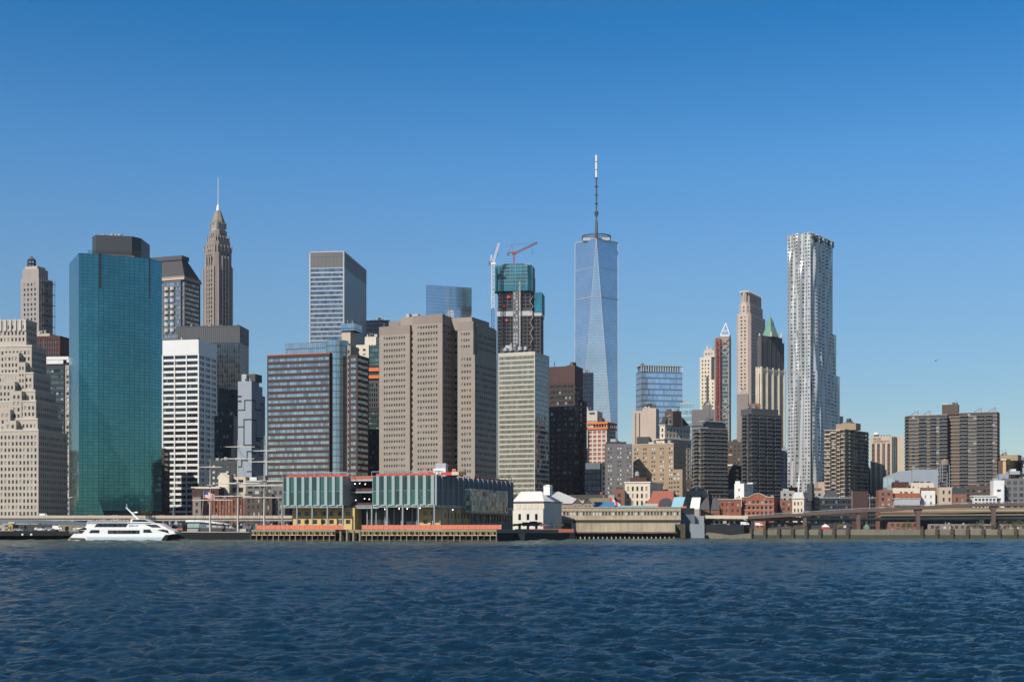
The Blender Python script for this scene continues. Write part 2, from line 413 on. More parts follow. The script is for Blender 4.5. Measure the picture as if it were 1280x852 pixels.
pane('strip_brown', dark=(.07, .05, .04), lite=(.2, .16, .12), pl=.1, mull=1.0, frame=(.13, .10, .08), rail=3.4, ior=1.5, rough=.3); pane('strip_dark', dark=(.04, .045, .055), lite=(.12, .12, .12), rail=3.6, frame=(.15, .14, .14), ior=1.6, rough=.2)
pane('teal_pane', dark=(.01, .05, .047), lite=(.02, .09, .085), pl=.3, ior=1.6, rough=.15); pane('pane_steel', dark=(.035, .045, .055), lite=(.4, .42, .42), pl=.15, ior=1.9, tilt=.08, rough=.06)
pane('boat_glass', dark=(.012, .018, .026), lite=(.03, .03, .035), pl=.2, mull=2.2, ior=1.5)
curtain('teal_glass', (.085, .265, .28), (.02, .085, .095), pw=3.0, fh=1.95, lw=.22, sf=0, metal=.85, rough=.09, tilt=.014, var=.16)
curtain('wtc_glass', (.78, .75, .72), (.45, .48, .52), pw=1.52, fh=4.0, lw=.35, sf=.12, metal=.9, rough=.14, tilt=.02, var=.1)
curtain('blue_glass', (.55, .66, .76), (.35, .45, .54), pw=1.6, fh=4.0, lw=.3, sf=.15, metal=.9, tilt=.01, var=.1)
curtain('blue_stripe_glass', (.58, .70, .84), (.26, .36, .48), pw=3, fh=7.6, lw=.15, sf=.28, span=(.22, .33, .48), metal=.85, tilt=.02)
curtain('teal_stripe_glass', (.25, .42, .5), (.06, .1, .14), pw=3, fh=7, lw=.15, sf=.4, span=(.5, .6, .6), metal=.5)
curtain('pale_cyan_glass', (.34, .42, .46), (.12, .17, .2), pw=1.3, fh=3.7, lw=.2, sf=.2, metal=.75, tilt=.03, var=.25)
curtain('dark_curtain', (.04, .05, .06), (.11, .12, .13), pw=1.8, fh=3.8, lw=.28, sf=.3, span=(.03, .035, .04), metal=.3, rough=.15, tilt=.06, var=1.4)
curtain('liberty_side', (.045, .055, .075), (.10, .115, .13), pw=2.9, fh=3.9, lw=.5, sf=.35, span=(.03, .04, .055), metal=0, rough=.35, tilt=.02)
curtain('night_glass', (.03, .045, .07), (.015, .02, .03), pw=3, fh=4, lw=.3, sf=.3, metal=.4, rough=.15, tilt=.03); curtain('louvre', (.14, .14, .14), (.05, .05, .055), pw=1.2, fh=40, lw=.45, sf=0, metal=.1, rough=.6, tilt=0, var=.1)
curtain('louvre_dark', (.07, .075, .08), (.025, .027, .03), pw=1.6, fh=40, lw=.6, sf=0, metal=.1, rough=.6, tilt=0, var=.1); curtain('green_pool_glass', (.09, .14, .13), (.03, .04, .04), pw=2, fh=3.4, lw=.3, sf=.3, metal=.4, tilt=.1, var=.9)
curtain('terrace_glass', (.18, .22, .20), (.08, .08, .07), pw=1.7, fh=2.2, lw=.15, sf=0, metal=.3, rough=.2, tilt=.25, var=1.3)

# ------------------------------------------------------------------ water
def water_material():
    t = NT('river'); tc = t.n('ShaderNodeTexCoord'); ob = tc.outputs['Object']; s = t.n('ShaderNodeSeparateXYZ', ob)
    mp = t.n('ShaderNodeMapping', ob); mp.inputs['Scale'].default_value = (.8, 1.9, 1)
    n1 = t.noise(mp.outputs[0], 1.9, 7, .68); n2 = t.noise(mp.outputs[0], .16, 4, .55); n3 = t.noise(mp.outputs[0], .02, 3)
    # silty water along the far bank
    lim = t.math('ADD', t.math('ADD', 395.0, t.math('MULTIPLY', s.outputs[0], .55)), t.math('MULTIPLY', t.math('SUBTRACT', n3, .5), 160.0))
    f = t.math('MULTIPLY', t.math('SUBTRACT', s.outputs[1], lim), 1 / 90.0)
    f = t.n('ShaderNodeClamp', f).outputs[0]
    c = t.mix(f, (.004, .030, .064), (.065, .092, .080))
    wh = t.noise(mp.outputs[0], .33, 7, .7)
    far = t.n('ShaderNodeClamp', t.math('MULTIPLY', t.math('SUBTRACT', s.outputs[1], 150.0), 1 / 200.0)).outputs[0]
    foam = t.n('ShaderNodeClamp', t.math('MULTIPLY', t.math('SUBTRACT', wh, .70), 26.0)).outputs[0]
    foam = t.math('MULTIPLY', foam, far)
    c = t.mix(foam, c, (.6, .65, .66))
    mq = t.n('ShaderNodeMapping', ob); mq.inputs['Scale'].default_value = (.55, 1.0, 1); n4 = t.noise(mq.outputs[0], .075, 5, .68)
    h = t.math('ADD', t.math('ADD', t.math('MULTIPLY', n1, .5), t.math('MULTIPLY', n2, .8)), t.math('MULTIPLY', n4, 5.0))
    b = t.n('ShaderNodeBump'); b.inputs['Strength'].default_value = 1.0; b.inputs['Distance'].default_value = 1.15; t.set(b.inputs['Height'], h)
    t.P(Base_Color=c, Roughness=t.math('ADD', t.math('ADD', .05, t.math('MULTIPLY', n3, .18)), t.math('MULTIPLY', foam, .5)), IOR=1.333)
    t.set(t.p.inputs['Normal'], b.outputs[0])
    t.p.inputs['Specular Tint'].default_value = (.55, .8, 1.0, 1)
water_material()
def water():
    # wave field: rows spaced more widely with distance, real displacement
    ys = [22.0]
    while ys[-1] < 735: ys.append(ys[-1] + max(.16, ys[-1] * .0031))
    ys = np.array(ys); nx = 620
    us = np.linspace(-.62, .62, nx)
    Y = np.repeat(ys[:, None], nx, 1); Xx = us[None, :] * (Y + 40)
    rg = np.random.RandomState(3); Zz = np.zeros_like(Y)
    for i in range(62):
        L = .5 * (1.062 ** i) ; k = 2 * math.pi / L
        th = rg.normal(math.radians(80), .55); amp = .0165 * L ** .97 / (1 + (L / (1.25 + Y / 60.0)) ** 2)
        ph = rg.uniform(0, 6.28)
        w = np.sin(k * (Xx * math.cos(th) + Y * math.sin(th)) + ph + .9 * np.sin(.021 * Xx + .017 * Y + i))
        fade = np.clip(L / (np.maximum(.16, Y * .0031) * 3.0) - .35, 0, 1)     # no waves finer than the mesh
        Zz += amp * fade * (w + .22 * np.cos(2 * k * (Xx * math.cos(th) + Y * math.sin(th)) + 2 * ph))
    Zz *= .85 + .35 * np.sin(.031 * Xx + 1.0) * np.sin(.023 * Y)
    nr = len(ys)
    v = np.stack([Xx, Y, Zz], -1).reshape(-1, 3)
    idx = np.arange(nr * nx).reshape(nr, nx)
    q = np.stack([idx[:-1, :-1], idx[:-1, 1:], idx[1:, 1:], idx[1:, :-1]], -1).reshape(-1, 4)
    me = bpy.data.meshes.new('river_water'); me.vertices.add(len(v)); me.vertices.foreach_set('co', v.ravel().astype(np.float32))
    me.loops.add(q.size); me.loops.foreach_set('vertex_index', q.ravel().astype(np.int32))
    me.polygons.add(len(q)); me.polygons.foreach_set('loop_start', (np.arange(len(q)) * 4).astype(np.int32))
    me.polygons.foreach_set('loop_total', np.full(len(q), 4, np.int32)); me.update(calc_edges=True); me.validate()
    me.polygons.foreach_set('use_smooth', np.ones(len(q), bool))
    me.materials.append(M['river'])
    o = bpy.data.objects.new('river_water', me); C.objects.link(o); tag(o, kind='structure')
    m = MB(); m.face([(-9000, -3000, -.9), (9000, -3000, -.9), (9000, 1100, -.9), (-9000, 1100, -.9)])
    tag(m.build('river_surface', 'river'), kind='structure')
water()
# ------------------------------------------------------------------ land
shore = [(-9000, 668), (X(226, 668), 668), (X(226, 668), 690), (X(350, 690), 690), (X(350, 690), 705), (X(640, 705), 705), (X(640, 712), 712), (X(690, 762), 762), (X(884, 762), 762), (X(884, 887), 887), (9000, 890)]
m = MB(); pts = [(x, y) for x, y in shore] + [(9000, 3500), (-9000, 3500)]
m.prism(pts, -3, GZ - .3, 'concrete_dark'); tag(m.build('ground', 'concrete_dark'), kind='structure')

def glow(name, col, s):
    t = NT(name); t.P(Base_Color=col); t.set(t.p.inputs['Emission Color'], (*col, 1)); t.p.inputs['Emission Strength'].default_value = s
glow('lamp_glow', (1.0, .93, .8), 4.0)
# ================================================================== TOWERS, from the left
# stepped limestone tower
b = Bld('stepped_tower', 'stepped limestone office tower with lit front and shaded side, at the left edge', 48, 764, 8)
W1 = G(p=2.25, fx=.5, fh=3.55, fz=.55, mx=.6, top=1.6, m='win', dep=.3)
tiers = [(48, 0, 538.5, 84.5), (47, 4, 524.5, 78), (45, 4.6, 502, 73), (44, 8, 489, 70), (41.6, 8.6, 467, 63.5), (39.5, 12, 433, 58), (32.8, 16, 401, 46)]
zp = 0
for i, (px, v, py, pr) in enumerate(tiers):
    xr = b.fx(px, v); y1 = b.fy(pr, xr); zt = b.z(py, xr, v)
    b.rect(-75, xr, v, y1, zp, zt, 'limestone', W1, W1)
    b.pbox('cornice', -75, xr + .25, v - .25, y1, zt, zt + .9, 'pale_stone')
    zp = zt
z0 = b.z(538.5)
for (px, v, py, pl) in [(20, .4, 525, 6), (12.7, 1.2, 511, -6), (27, 4.2, 488, 14), (18.6, 4.5, 476, -2), (31.7, 8.3, 452, 22), (23.7, 8.5, 440, 4)]:
    b.rect(b.fx(pl, v), b.fx(px, v), v, 17, z0, b.z(py, 0, v), 'limestone', W1, W1)
xr = b.fx(32.8, 16)
for k in range(7): b.pbox('pier', xr - 1.2 - k * 3.0, xr - k * 3.0 + .1, 15.4, 16.6, b.z(413, xr, 16), b.z(400, xr, 16) + .5, 'pale_stone')
b.done()

b = Bld('art_deco_tower', 'slim grey stone tower with scaffolding on its right side and an open lantern on top', 48.6, 1100, 20)
WF = G(p=3.6, fx=.45, fh=4.0, fz=.55, mx=2, top=3)
xl = b.fx(26); y1 = b.fy(66)
b.rect(xl, 0, 0, y1, 0, b.z(347), 'grey_stone', WF, WF)
b.rect(b.fx(28.5, 2), -1.5, 1.5, b.fy(60, -1.5), b.z(347), b.z(335), 'grey_stone', G(p=6, fx=.4, fh=7, fz=.6), None)
b.rect(b.fx(31, 3), -4, 3, b.fy(57, -4), b.z(335), b.z(331), 'limestone')
m = MB()
for k in range(12): z = b.z(500 - k * 13.5); m.box(.3, 2.0, .5, y1 + 1, z, z + .25)
for k in range(7): m.box(1.8, 2.0, .5 + k * (y1 - .5) / 6, .8 + k * (y1 - .5) / 6, b.z(560), b.z(346))
b.part('scaffolding', m, 'concrete_dark')
m = MB(); cx, cy = b.fx(39.5, 9), 9
for a in range(8):
    t = a * math.pi / 4; m.tube((cx + 3.2 * math.cos(t), cy + 3.2 * math.sin(t), b.z(331)), (cx + 3 * math.cos(t), cy + 3 * math.sin(t), b.z(321)), .35)
m.lathe([(3.6, b.z(326)), (3.6, b.z(325.4)), (0, b.z(325.4))], cx, cy, 10); m.lathe([(3.4, b.z(321)), (2.2, b.z(319)), (.6, b.z(316.5)), (0, b.z(315.5))], cx, cy, 10)
b.part('lantern', m, 'slate'); b.done()

b = Bld('brown_office_block', 'dark red brown office block behind the stepped limestone tower', 52, 960, 10)
b.rect(b.fx(30), b.fx(75), 0, 25, 0, b.z(420), 'deep_red', G(p=1.8, fx=.45, fh=60, fz=1, mx=1, top=1.5, m='strip_dark'))
b.rect(b.fx(40, 3), b.fx(62, 3), 3, 15, b.z(420), b.z(416), 'beige'); b.done()
b = Bld('dark_glass_block', 'dark green glass block topped by a white frame, left of the teal tower', 80.5, 880, 6)
b.rect(b.fx(57), 0, 0, 20, 0, b.z(456), 'dark_panel', G(fx=1, fh=3.6, fz=.5, mx=.4, m='rib_dark'))
b.rect(b.fx(57), b.fx(86.5), 1, 22, b.z(456), b.z(453.5), 'near_black')
m = MB(); zt = b.z(445.5); zb = b.z(452.6)
m.box(b.fx(57.5), b.fx(86), -.4, 1.2, zt - 2.0, zt)
for px in (58.5, 73, 85): m.box(b.fx(px) - .8, b.fx(px) + .8, -.3, 1.1, zb, zt - 2.0)
m.box(b.fx(57.5), b.fx(79), -.2, 1.0, zb - 1, zb + 1.8)
b.part('crown_frame', m, 'white_panel')
b.rect(.3, b.fx(87), .5, 20, 0, b.z(456) - .1, 'concrete', G(p=4, fx=.6, fh=3.6, fz=.5, mx=.3, m='win_lite')); b.done()
b = Bld('dark_ribbed_block', 'near black ribbed office block squeezed between stepped tower and teal tower', 97, 905, 6)
b.rect(b.fx(66), b.fx(118), 0, 20, 0, b.z(500), 'near_black', G(fx=1, fh=3.7, fz=.45, mx=.4, m='win_black')); b.done()

# teal glass tower
b = Bld('teal_glass_tower', 'teal green glass tower with chamfered corners and a flared foot', 122.8, 814, 0)
pts0 = [(86.4, 844), (98.5, 811), (122.8, 814), (189, 828), (202.4, 838)]
P0 = [(X(p, y) - b.B[0], y - 814) for p, y in pts0]; P0 += [(X(201.5, 876) - b.B[0], 62), (X(89, 876) - b.B[0], 62)]
zt = b.z(317.3)
b.prism(P0, 14, zt, 'teal_glass', part='glass_wall')
b.prism([(x * .985 - .5, y * .97 + 1.5) for x, y in P0], 0, 14, 'dark_panel', [None, None, G(p=9, fx=.75, fh=12, fz=.7, mx=1, top=1, m='win_black'), None], part='lobby_wall')
dl = math.hypot(P0[2][0] - P0[1][0], P0[2][1] - P0[1][1]); ux, uy = (P0[2][0] - P0[1][0]) / dl, (P0[2][1] - P0[1][1]) / dl; ox, oy = uy * .08, -ux * .08
A1, A2 = (P0[1][0] + ox, P0[1][1] + oy, 21), (P0[2][0] + ox, P0[2][1] + oy, 21); B1, B2 = (P0[1][0] - ux * 6.8 + ox, P0[1][1] - uy * 6.8 + oy, 0), (P0[2][0] + ux * 7.5 + ox, P0[2][1] + uy * 7.5 + oy, 0)
m = MB(); m.face([A1, B1, B2, A2]); m.face([A2, B2, (P0[2][0] + 7.5, 6, 0)]); m.face([A1, (P0[1][0] - 3, 10, 0), B1])
b.part('flared_foot', m, 'teal_glass')
for t, w, pyb in ((.015, .045, 360), (.955, .03, 367)):
    ax, ay = P0[2]; bx_, by_ = P0[3]; m = MB()
    a = (ax + (bx_ - ax) * t, ay + (by_ - ay) * t); c = (ax + (bx_ - ax) * (t + w), ay + (by_ - ay) * (t + w))
    m.prism([(a[0], a[1] - .12), (c[0], c[1] - .12), (c[0], c[1] + .3), (a[0], a[1] + .3)], b.z(pyb), zt + .5); b.part('corner_slot', m, 'dark_panel')
x0, x1 = b.fx(111.5, 14), b.fx(172, 16)
b.part('plant_room', MB().prism([(x0, 20), (x0 + 4, 14), (x1 - 4, 18), (x1, 24), (x1, 44), (x0, 44)], zt + 2.5, b.z(293.5, 0, 14)), 'charcoal')
b.part('plant_base', MB().prism([(x0 + 2, 19), (x0 + 5, 13), (x1 - 2, 17), (x1 - 1, 42), (x0 + 2, 42)], zt - .5, zt + 2.4), 'granite')
m = MB()
for k in range(15): x = x0 + 1 + k * 2.2; m.tube((x, 11 + k * .25, zt), (x, 11 + k * .25, zt + 4.2), .14)
for dz in (1.6, 3.0, 4.2): m.tube((x0, 11, zt + dz), (x1 + 3, 15, zt + dz), .16)
b.part('roof_railing', m, 'near_black')
for px, r in ((128, 1.0), (139, 1.4), (144, .9), (149, 1.5)):
    m = MB(); zz = b.z(293.5, 0, 14); m.lathe([(r * .3, zz), (r * .3, zz + 1.2), (r, zz + 1.4), (r, zz + 2.4), (0, zz + 3)], b.fx(px, 22), 24, 8); b.part('rooftop_fan', m, 'alu')
b.done()

# mansard tower
b = Bld('mansard_tower', 'granite and blue glass tower under a tall dark mansard roof', 230.7, 1150, 20)
xl = b.fx(160); y1 = b.fy(250.4)
WR = G(fx=1, fh=4.0, fz=.6, mx=1.2, top=1, m='rib_sky'); WP = G(p=5, fx=.4, fh=4.0, fz=.5, mx=1.5, top=3)
xa, xb_ = b.fx(204.5), b.fx(227)
z1 = b.z(345) - 3
b.prism([(xl, 0), (xa, 0), (xa + .01, -1.2), (xb_, -1.2), (xb_ + .01, 0), (0, 0), (0, y1), (xl, y1)], 0, z1, 'dark_granite', [WR, None, dict(WR, mx=.4), None, WR, WR])
for c_ in range(2):
    m = MB(); cxx = xa + 4.2 + c_ * 5.6
    for k in range(8):
        z = z1 - 5 - k * 5.0; m.lathe([(0, z - 3.4), (2.1, z - 3.4), (2.1, z - .8), (0, z - .8)], cxx, -1.2, 10)
    b.part('bay_window_column', m, 'pale_stone')
b.pbox('cornice', xl, .9, -1.9, y1 + .9, z1, z1 + 1.8, 'pink_stone'); b.pbox('upper_cornice', xl, .3, -.8, y1 + .3, z1 + 1.8, z1 + 3.4, 'granite')
zr = b.z(322); xm, ym = b.fx(223.7, 6), 7
b.part('mansard_roof', MB().prism([(xl, .2), (-.3, .2), (-.3, y1), (xl, y1)], z1 + 3.4, zr, None, [(xl, 7), (-7.5, 7), (-7.5, y1 - 8), (xl, y1 - 8)]), 'mansard')
b.part('roof_ridge_cornice', MB().box(xl, -6.6, 6, y1 - 7, zr, zr + 3.6), 'slate'); b.done()

# spire tower
b = Bld('spire_tower', 'tall brown grey stone tower tapering to a silver pinnacle with a thin mast', 270, 1120, 42)
xl = b.fx(252); y1 = b.fy(293.5)
def octp(x0, x1, y0, y1, c): return [(x0 + c, y0), (x1 - c, y0), (x1, y0 + c), (x1, y1 - c), (x1 - c, y1), (x0 + c, y1), (x0, y1 - c), (x0, y0 + c)]
WS = G(p=2.6, fx=.42, fh=3.7, fz=.55, mx=1.6, top=3, dep=.4)
w = -xl
b.prism(octp(xl, 0, 0, y1, 3), 0, b.z(330), 'granite', [WS, None, WS, None, None, None, WS, None])
lv = [(.8, 330, 306), (1.6, 306, 299), (2.6, 299, 294), (3.6, 294, 285), (4.6, 285, 275)]
for k, (ins, ya, yb) in enumerate(lv):
    q = G(p=2.6, fx=.42, fh=3.6, fz=.55, mx=1.6, top=1.5, dep=.4) if k < 4 else None
    b.prism(octp(xl + ins, -ins, ins, y1 - ins, 2.6 - .1 * k), b.z(ya), b.z(yb), 'granite' if k < 4 else 'concrete', [q, None, q, None, None, None, q, None])
m = MB()
for t in (.14, .34, .5, .66, .86):
    x = xl + w * t; m.box(x - .45, x + .45, -.55, .3, 0, b.z(318 if t in (.34, .5, .66) else 332)); y = y1 * t; m.box(-.3, .55, y - .45, y + .45, 0, b.z(318 if t in (.34, .5, .66) else 332))
b.part('stone_rib', m, 'grey_stone')
m = MB()
for ins, yy in ((.8, 306), (2.6, 294), (4.6, 276)):
    for t in (.1, .3, .5, .7, .9):
        L = w - 2 * ins; x = xl + ins + L * t; z = b.z(yy); m.box(x - .4, x + .4, ins - .25, ins + .5, z - 4, z + 1.3); L2 = y1 - 2 * ins; y = ins + L2 * t; m.box(-ins - .5, -ins + .25, y - .4, y + .4, z - 4, z + 1.3)
b.part('finial_row', m, 'grey_stone')
cx, cy = xl / 2, y1 / 2
m = MB(); m.lathe([(5.6, b.z(276)), (5.4, b.z(272)), (4.6, b.z(269)), (4.3, b.z(268)), (3.6, b.z(265)), (2.9, b.z(263)), (2.6, b.z(261)), (1.8, b.z(258.6))], cx, cy, 8); b.part('crown_dome', m, 'granite'); m = MB()
for k in range(8): a = k * math.pi / 4; m.tube((cx + 5.7 * math.cos(a), cy + 5.7 * math.sin(a), b.z(277)), (cx + 2.2 * math.cos(a), cy + 2.2 * math.sin(a), b.z(260)), .4, 4)
b.part('crown_rib', m, 'grey_stone')
m = MB(); m.lathe([(1.7, b.z(259)), (1.5, b.z(256)), (1.2, b.z(252.5)), (0.4, b.z(250.5)), (.0, b.z(250))], cx, cy, 8); b.part('pinnacle', m, 'white_panel')
b.part('mast', MB().tube((cx, cy, b.z(252)), (cx, cy, b.z(217)), .38, 5, .2), 'crane_white'); b.done()

b = Bld('dark_bronze_tower', 'dark flat topped office tower with fine vertical mullions behind the white banded tower', 299.7, 1045, 5)
xl, y1 = b.fx(220.8), b.fy(311)
b.rect(xl, 0, 0, y1, 0, b.z(428), 'dark_curtain', part='curtain_wall'); b.rect(xl - .1, .1, -.1, y1, b.z(428), b.z(408), 'louvre_dark', part='louvre_band')
b.pbox('parapet', xl - .2, .2, -.2, y1, b.z(408), b.z(407) + .3, 'charcoal')
b.part('radome', MB().lathe([(1.6, b.z(407)), (1.5, b.z(405.5)), (0, b.z(404.4))], b.fx(262, 5), 5, 10), 'white_panel'); b.done()

b = Bld('white_banded_tower', 'white tower with black ribbon windows in three bays and a blank white top', 248.2, 985, 13)
xl, y1 = b.fx(203.3), b.fy(271)
w = -xl; q = dict(G(p=w / 3 - .25, fx=.92, fh=4.2, fz=.6, mx=.3, top=0, bot=4, dep=.5, m='win_black'))
qs = dict(G(p=y1 / 3 - .1, fx=.78, fh=4.2, fz=.56, mx=.3, top=0, bot=4, dep=.5, m='win_black'))
zt = b.z(424); zc = b.z(442)
b.rect(xl, 0, 0, y1, 0, zc, 'white_panel', q, qs)
b.rect(xl - .05, .05, -.05, y1, zc, zt, 'white_panel')
m = MB()
for t in (1 / 3, 2 / 3): m.box(xl + w * t - .12, xl + w * t + .12, -.1, .05, zc, zt)
for t in (0, 1 / 3, 2 / 3, 1): m.box(xl + w * t - .4, xl + w * t + .4, -.35, .0, 0, zc)
b.part('vertical_fin', m, 'white_panel'); b.done()

b = Bld('stepped_dark_block', 'low dark stepped block between the white banded tower and grey blue slab', 292, 930, 8)
b.rect(b.fx(268), 0, 0, 20, 0, b.z(519), 'charcoal', G(p=2.2, fx=.6, fh=3.5, fz=.5, m='win_lite'), None)
b.rect(b.fx(268, -6), b.fx(289, -6), -6, 0, 0, b.z(560), 'dark_panel', G(p=2.2, fx=.6, fh=3.5, fz=.5, m='win'), None); b.done()

b = Bld('windowless_slab', 'windowless grey blue block scored with a maze of dark joints', 314.5, 840, 17)
xl, y1 = b.fx(297.4), b.fy(331.5)
zt = b.z(476)
b.rect(xl, 0, 0, y1 * .55, 0, zt, 'blue_grey_panel'); b.rect(xl + .2, -.02, y1 * .55, y1 * .8, 0, b.z(481), 'blue_grey_panel'); b.rect(xl + .4, -.04, y1 * .8, y1, 0, b.z(492), 'blue_grey_panel')
b.pbox('roof_box', b.fx(302, 3), b.fx(308, 3), 3, 8, zt, b.z(466.5), 'alu'); b.pbox('roof_block', b.fx(308.5, 3), b.fx(319, 3), 3, 12, zt, b.z(466.5), 'slate')
m = MB(); 
def jf(p, a, c): x0 = b.fx(p[0]); x1 = b.fx(p[1]); m.box(min(x0, x1) - .4, max(x0, x1) + .4, -.06, .1, b.z(max(a, c)) - .42, b.z(min(a, c)) + .42)
for s_ in [((297.4, 306), 512, 512), ((306, 306), 512, 500), ((306, 314.5), 500, 500), ((297.4, 305), 533, 533), ((305, 305), 556, 524), ((305, 314.5), 524, 524), ((305, 314.5), 556, 556), ((302, 302), 583, 575), ((302, 309), 575, 575), ((309, 309), 575, 564), ((309, 314.5), 564, 564), ((309, 314.5), 589, 589), ((297.4, 302), 583, 583)]: jf(*s_)
def js(p, a, c): y0 = b.fy(p[0]); y2 = b.fy(p[1]); m.box(-.1, .06, min(y0, y2) - .25, max(y0, y2) + .4, b.z(max(a, c)) - .42, b.z(min(a, c)) + .42)
for s_ in [((314.6, 319), 500, 500), ((319, 319), 511, 500), ((319, 325.5), 511, 511), ((325.5, 325.5), 511, 507), ((325.5, 328.5), 503, 503), ((328.5, 328.5), 520, 503), ((314.6, 320), 524, 524), ((320, 320), 550, 524), ((320, 325), 550, 546), ((325, 330), 546, 546), ((314.6, 324), 557, 557), ((324, 324), 568, 557), ((324, 331), 568, 568), ((314.6, 320), 566, 566)]: js(*s_)
b.part('joint_lines', m, 'blue_grey_dark')
for zz in (496, 502): b.pbox('slit_window', b.fx(297.6), b.fx(302), -.08, .1, b.z(zz), b.z(zz - 2.2), 'near_black')
b.done()

# banded burgundy and glass complex
b = Bld('banded_office_complex', 'burgundy banded office building with reflective ribbons and a glass drum corner', 412, 780, 17)
WB = G(fx=1, fh=3.42, fz=.52, mx=.5, top=1.0, m='rib_sky', dep=.2)
xl = b.fx(334)
b.rect(xl, 0, 0, 32, 0, b.z(441.5), 'burgundy', WB, None); b.pbox('parapet', xl - .1, .1, -.1, 32, b.z(441.5), b.z(440.3), 'rust_panel')
b.rect(b.fx(357, 10), b.fx(409, 10), 10, 34, b.z(441.5), b.z(426.5, 0, 10), 'pale_cyan_glass', part='upper_glass_wall')
dc = (b.fx(421.5, 9), 9); rr = 6.6
m = MB(); m.lathe([(rr, 0), (rr, b.z(424)), (0, b.z(424))], dc[0], dc[1], 20); b.part('glass_drum', m, 'pale_cyan_glass')
x0 = b.fx(436, 6); x1 = b.fx(447, 6); yb = b.fy(461, x1)
b.rect(dc[0] + 4.5, x0 + .2, 8, 20, 0, b.z(430), 'taupe', G(p=2.4, fx=.6, fh=3.42, fz=.5, mx=.3))
b.rect(x0, x1, 6, yb, 0, b.z(443, x1, 6), 'mahogany', dict(WB, mx=1.0), dict(WB, m='rib_dark'))
b.rect(b.fx(427, 14), b.fx(438, 14), 14, 22, b.z(430), b.z(414, 0, 14), 'beige'); b.rect(b.fx(425.5, 13), b.fx(443, 13), 13, 24, b.z(414, 0, 14) + .05, b.z(405, 0, 14), 'pale_cyan_glass', part='lantern_glass')
b.part('roof_antenna', MB().tube((b.fx(441, 15), 15, b.z(405)), (b.fx(441, 15), 15, b.z(397)), .15), 'alu'); b.done()

b = Bld('aluminium_slab_tower', 'tall slab tower of thin aluminium bands, louvred top and narrow dark side', 430, 1192, 6.6)
xl, y1 = b.fx(387), b.fy(458)
b.rect(xl, 0, 0, y1, 0, b.z(334), 'alu', G(fx=1, fh=3.95, fz=.72, mx=.7, top=.3, m='rib_liberty'), None)
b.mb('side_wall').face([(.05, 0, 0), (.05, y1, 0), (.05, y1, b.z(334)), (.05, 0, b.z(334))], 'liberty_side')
b.rect(xl, .06, -.05, y1, b.z(334), b.z(315), 'louvre', part='louvre_band'); b.pbox('parapet', xl - .2, .3, -.3, y1 + .2, b.z(315), b.z(313.6), 'alu')
b.pbox('corner_column', -.9, .25, -.25, .9, 0, b.z(313.8), 'alu'); b.pbox('edge_column', xl - .3, xl + .9, -.3, .9, 0, b.z(313.8), 'alu'); b.done()

b = Bld('black_office_block', 'flat topped near black block right behind the aluminium slab tower', 460, 1330, 5)
b.rect(-25, b.fx(487), 0, 30, 0, b.z(400.5), 'night_glass', part='glass_wall'); b.rect(b.fx(462, 5), b.fx(484, 5), 5, 20, b.z(400.5), b.z(399), 'near_black'); b.done()
b = Bld('cream_apartment_tower', 'cream apartment tower behind the taupe tower, with a box on its roof', 461, 930, 12)
b.rect(b.fx(442), 0, 0, 18, 0, b.z(430.5), 'cream', G(p=3.6, fx=.45, fh=3.1, fz=.5, m='win')); b.rect(.1, b.fx(478), .6, 18, 0, b.z(431.5), 'green_pool_glass', part='glass_wall')
b.rect(b.fx(456, 3), b.fx(470, 3), 3, 12, b.z(430.5), b.z(420), 'cream'); b.done()
b = Bld('unfinished_glass_building', 'half clad building with bare dark upper floors under orange safety nets', 466, 862, 12)
x0, x1 = b.fx(456), b.fx(474)
b.rect(x0, x1, 0, 16, 0, b.z(509), 'near_black', G(fx=1, fh=3.1, fz=.5, mx=.2, m='rib_green')); b.rect(x0, x1, .5, 15, b.z(509), b.z(474), 'charcoal', G(p=1.6, fx=.5, fh=3.1, fz=.7, m='win_black'))
for a, c_ in ((464, 458), (473, 467)):
    b.pbox('safety_net', x0, x1, -.6, 16, b.z(a), b.z(a - 4.2), 'orange'); b.pbox('bare_floor', x0, x1, .2, 15, b.z(a), b.z(a - 8), 'near_black')
b.done()

# taupe tower
b = Bld('taupe_tower', 'broad taupe tower with projecting bays and rows of small windows', 593.6, 720, 24)
WT = G(p=1.52, fx=.55, fh=3.28, fz=.42, mx=2.6, top=4.5, dep=.4, m='win_soft', bot=2); WD = G(p=2.6, fx=.5, fh=3.28, fz=.45, mx=.8, top=4, dep=.3)
yR = b.fy(621)
xm = b.fx(572); xq = b.fx(553, -4); vm = -4; xn = b.fx(516, vm); xo = b.fx(509.5, vm + 1.5); xl = b.fx(474)
zr = b.z(402); zm = b.z(393, xq, vm); zl = b.z(405.5, xl / 2)
y_back = yR + 8
b.prism([(xn, vm), (xq, vm), (xq, 14), (xn, 14)], 0, zm, 'taupe', [WT, WD, None, WD]); b.prism([(xn - 1, 6), (xq - .5, 6), (xq - .5, y_back), (xn - 1, y_back)], 0, zm - .4, 'taupe')
b.prism([(xq - 1, 9), (xm, 9), (xm, 10), (xq - 1, 10)], 0, zr - 2, 'taupe', [WD]); b.prism([(xm, 0), (0, 0), (0, yR), (xm, yR)], 0, b.z(443), 'taupe', [dict(WT, top=.6), WD, None, WD])
b.prism([(xm, 0), (b.fx(591.6), 0), (b.fx(591.6), 4), (b.fx(591.6), yR), (xm, yR)], b.z(443), zr, 'taupe', [dict(WT), None, WD]); b.rect(b.fx(591.6), -.1, 3.5, yR, b.z(443), zr - 1, 'taupe', None, WD)
